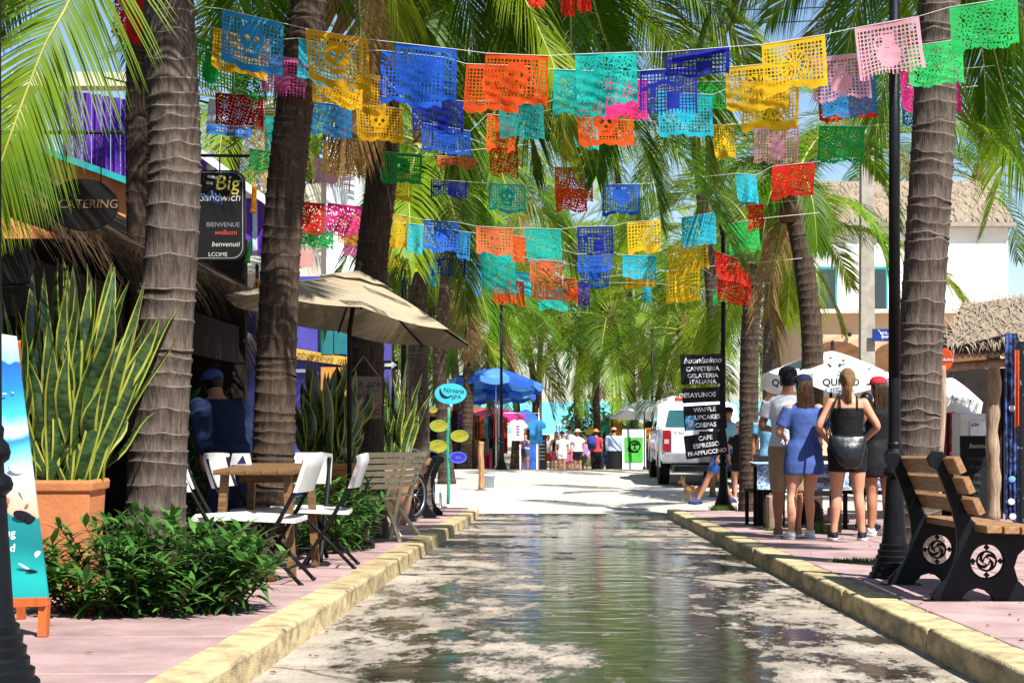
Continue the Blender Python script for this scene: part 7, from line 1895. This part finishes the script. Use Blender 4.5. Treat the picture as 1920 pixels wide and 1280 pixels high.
t = thing('green_poster_board', 'white board with green poster of a black tree-filled head', 'poster board', (XP(1189, 53), 53, rz(53)))
mb = MB(); mb.box((0, 0, 0.75), (0.78, 0.04, 1.5), Euler((R(-4), 0, 0))); mb.build('board', white, t, bevel=0.006)
mb = MB(); mb.box((-0.01, -0.035, 0.83), (0.60, 0.012, 0.82), Euler((R(-4), 0, 0))); gp = mb.build('green_sheet', M('poster green', (0.07, 0.42, 0.05), rough=0.5), t)
put('head_ring', outline_mesh([circle((0, 0), 0.20, 26), circle((0, 0), 0.155, 26)], 0.006), black, gp, (0.02, -0.045, 0.95), FACE)
hp_ = [(-0.17, 0.05), (-0.25, -0.08), (-0.22, -0.10), (-0.23, -0.17), (-0.12, -0.2), (-0.1, -0.42), (0.14, -0.42), (0.08, -0.25), (0.14, -0.12), (0.0, -0.18), (-0.12, -0.12)]
put('head_profile', outline_mesh([hp_], 0.006), black, gp, (0.02, -0.045, 0.95), FACE)
put('tree_motif', outline_mesh([[(-0.12, 0.04), (-0.08, 0.10), (0.08, 0.10), (0.12, 0.04), (0.015, 0.045), (0.02, -0.06), (0.07, -0.1), (-0.07, -0.1), (-0.02, -0.06), (-0.015, 0.045)]], 0.006), black, gp, (0.02, -0.048, 0.95), FACE)
t = thing('beach_shelter', 'pale flat-roofed beach shelter on thin posts beyond the crowd', 'shelter', (XP(1065, 100), 100, rz(100)))
mb = MB(); mb.box((0, 0, 1.5), (1.6, 1.5, 0.08)); mb.build('roof', white, t)
for sx in (-0.72, -0.55, 0.72):
    mb = MB(); mb.tube([(sx, -0.6, 0), (sx, -0.6, 1.5)], 0.04, 6); mb.build('post', greywood, t)
t = thing('goods_stall', 'dark market stall with red and orange goods behind the green poster', 'market stall', (XP(1195, 60), 60, rz(60)))
mb = MB(); mb.box((0, 0, 0.5), (2.0, 0.8, 1.0)); mb.build('counter', dark, t)
mb = MB(); mb.box((0, 0, 1.02), (2.1, 0.9, 0.05)); mb.build('counter_top', M('red oilcloth', (0.4, 0.02, 0.03), rough=0.5), t)
for i in range(12):
    mb = MB(); mb.box((0, 0, 0.15), (0.13, 0.2, 0.3)); mb.build('goods_packet', [por, pye, MATS['cloth coral red'], MATS['cloth stall steel blue']][i % 4], t, (-0.95 + i * 0.17, random.uniform(-0.1, 0.1), 1.05))
t = thing('market_back_stall', 'dark shaded market stall behind the fish plaques', 'market stall', (XP(850, 55), 55.5, rz(55.5)))
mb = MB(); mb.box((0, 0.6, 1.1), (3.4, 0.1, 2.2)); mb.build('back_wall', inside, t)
mb = MB(); mb.prism([(-1.8, -0.8, 2.1), (1.5, -0.8, 2.0), (1.5, 0.7, 2.3), (-1.8, 0.7, 2.4)], (0, 0, 0.06)); mb.build('roof', M('clay red roof', (0.3, 0.07, 0.04), rough=0.8), t)
for sx in (-1.7, 1.4):
    mb = MB(); mb.tube([(sx, -0.7, 0), (sx, -0.7, 2.1)], 0.05, 7); mb.build('post', dark, t)
for i in range(5):
    mb = MB(); mb.box((-1.4 + i * 0.55, 0.2, 0.3), (0.4, 0.5, 0.6)); mb.build('crate', [dark, MATS['cloth stall brown'], inside][i % 3], t)
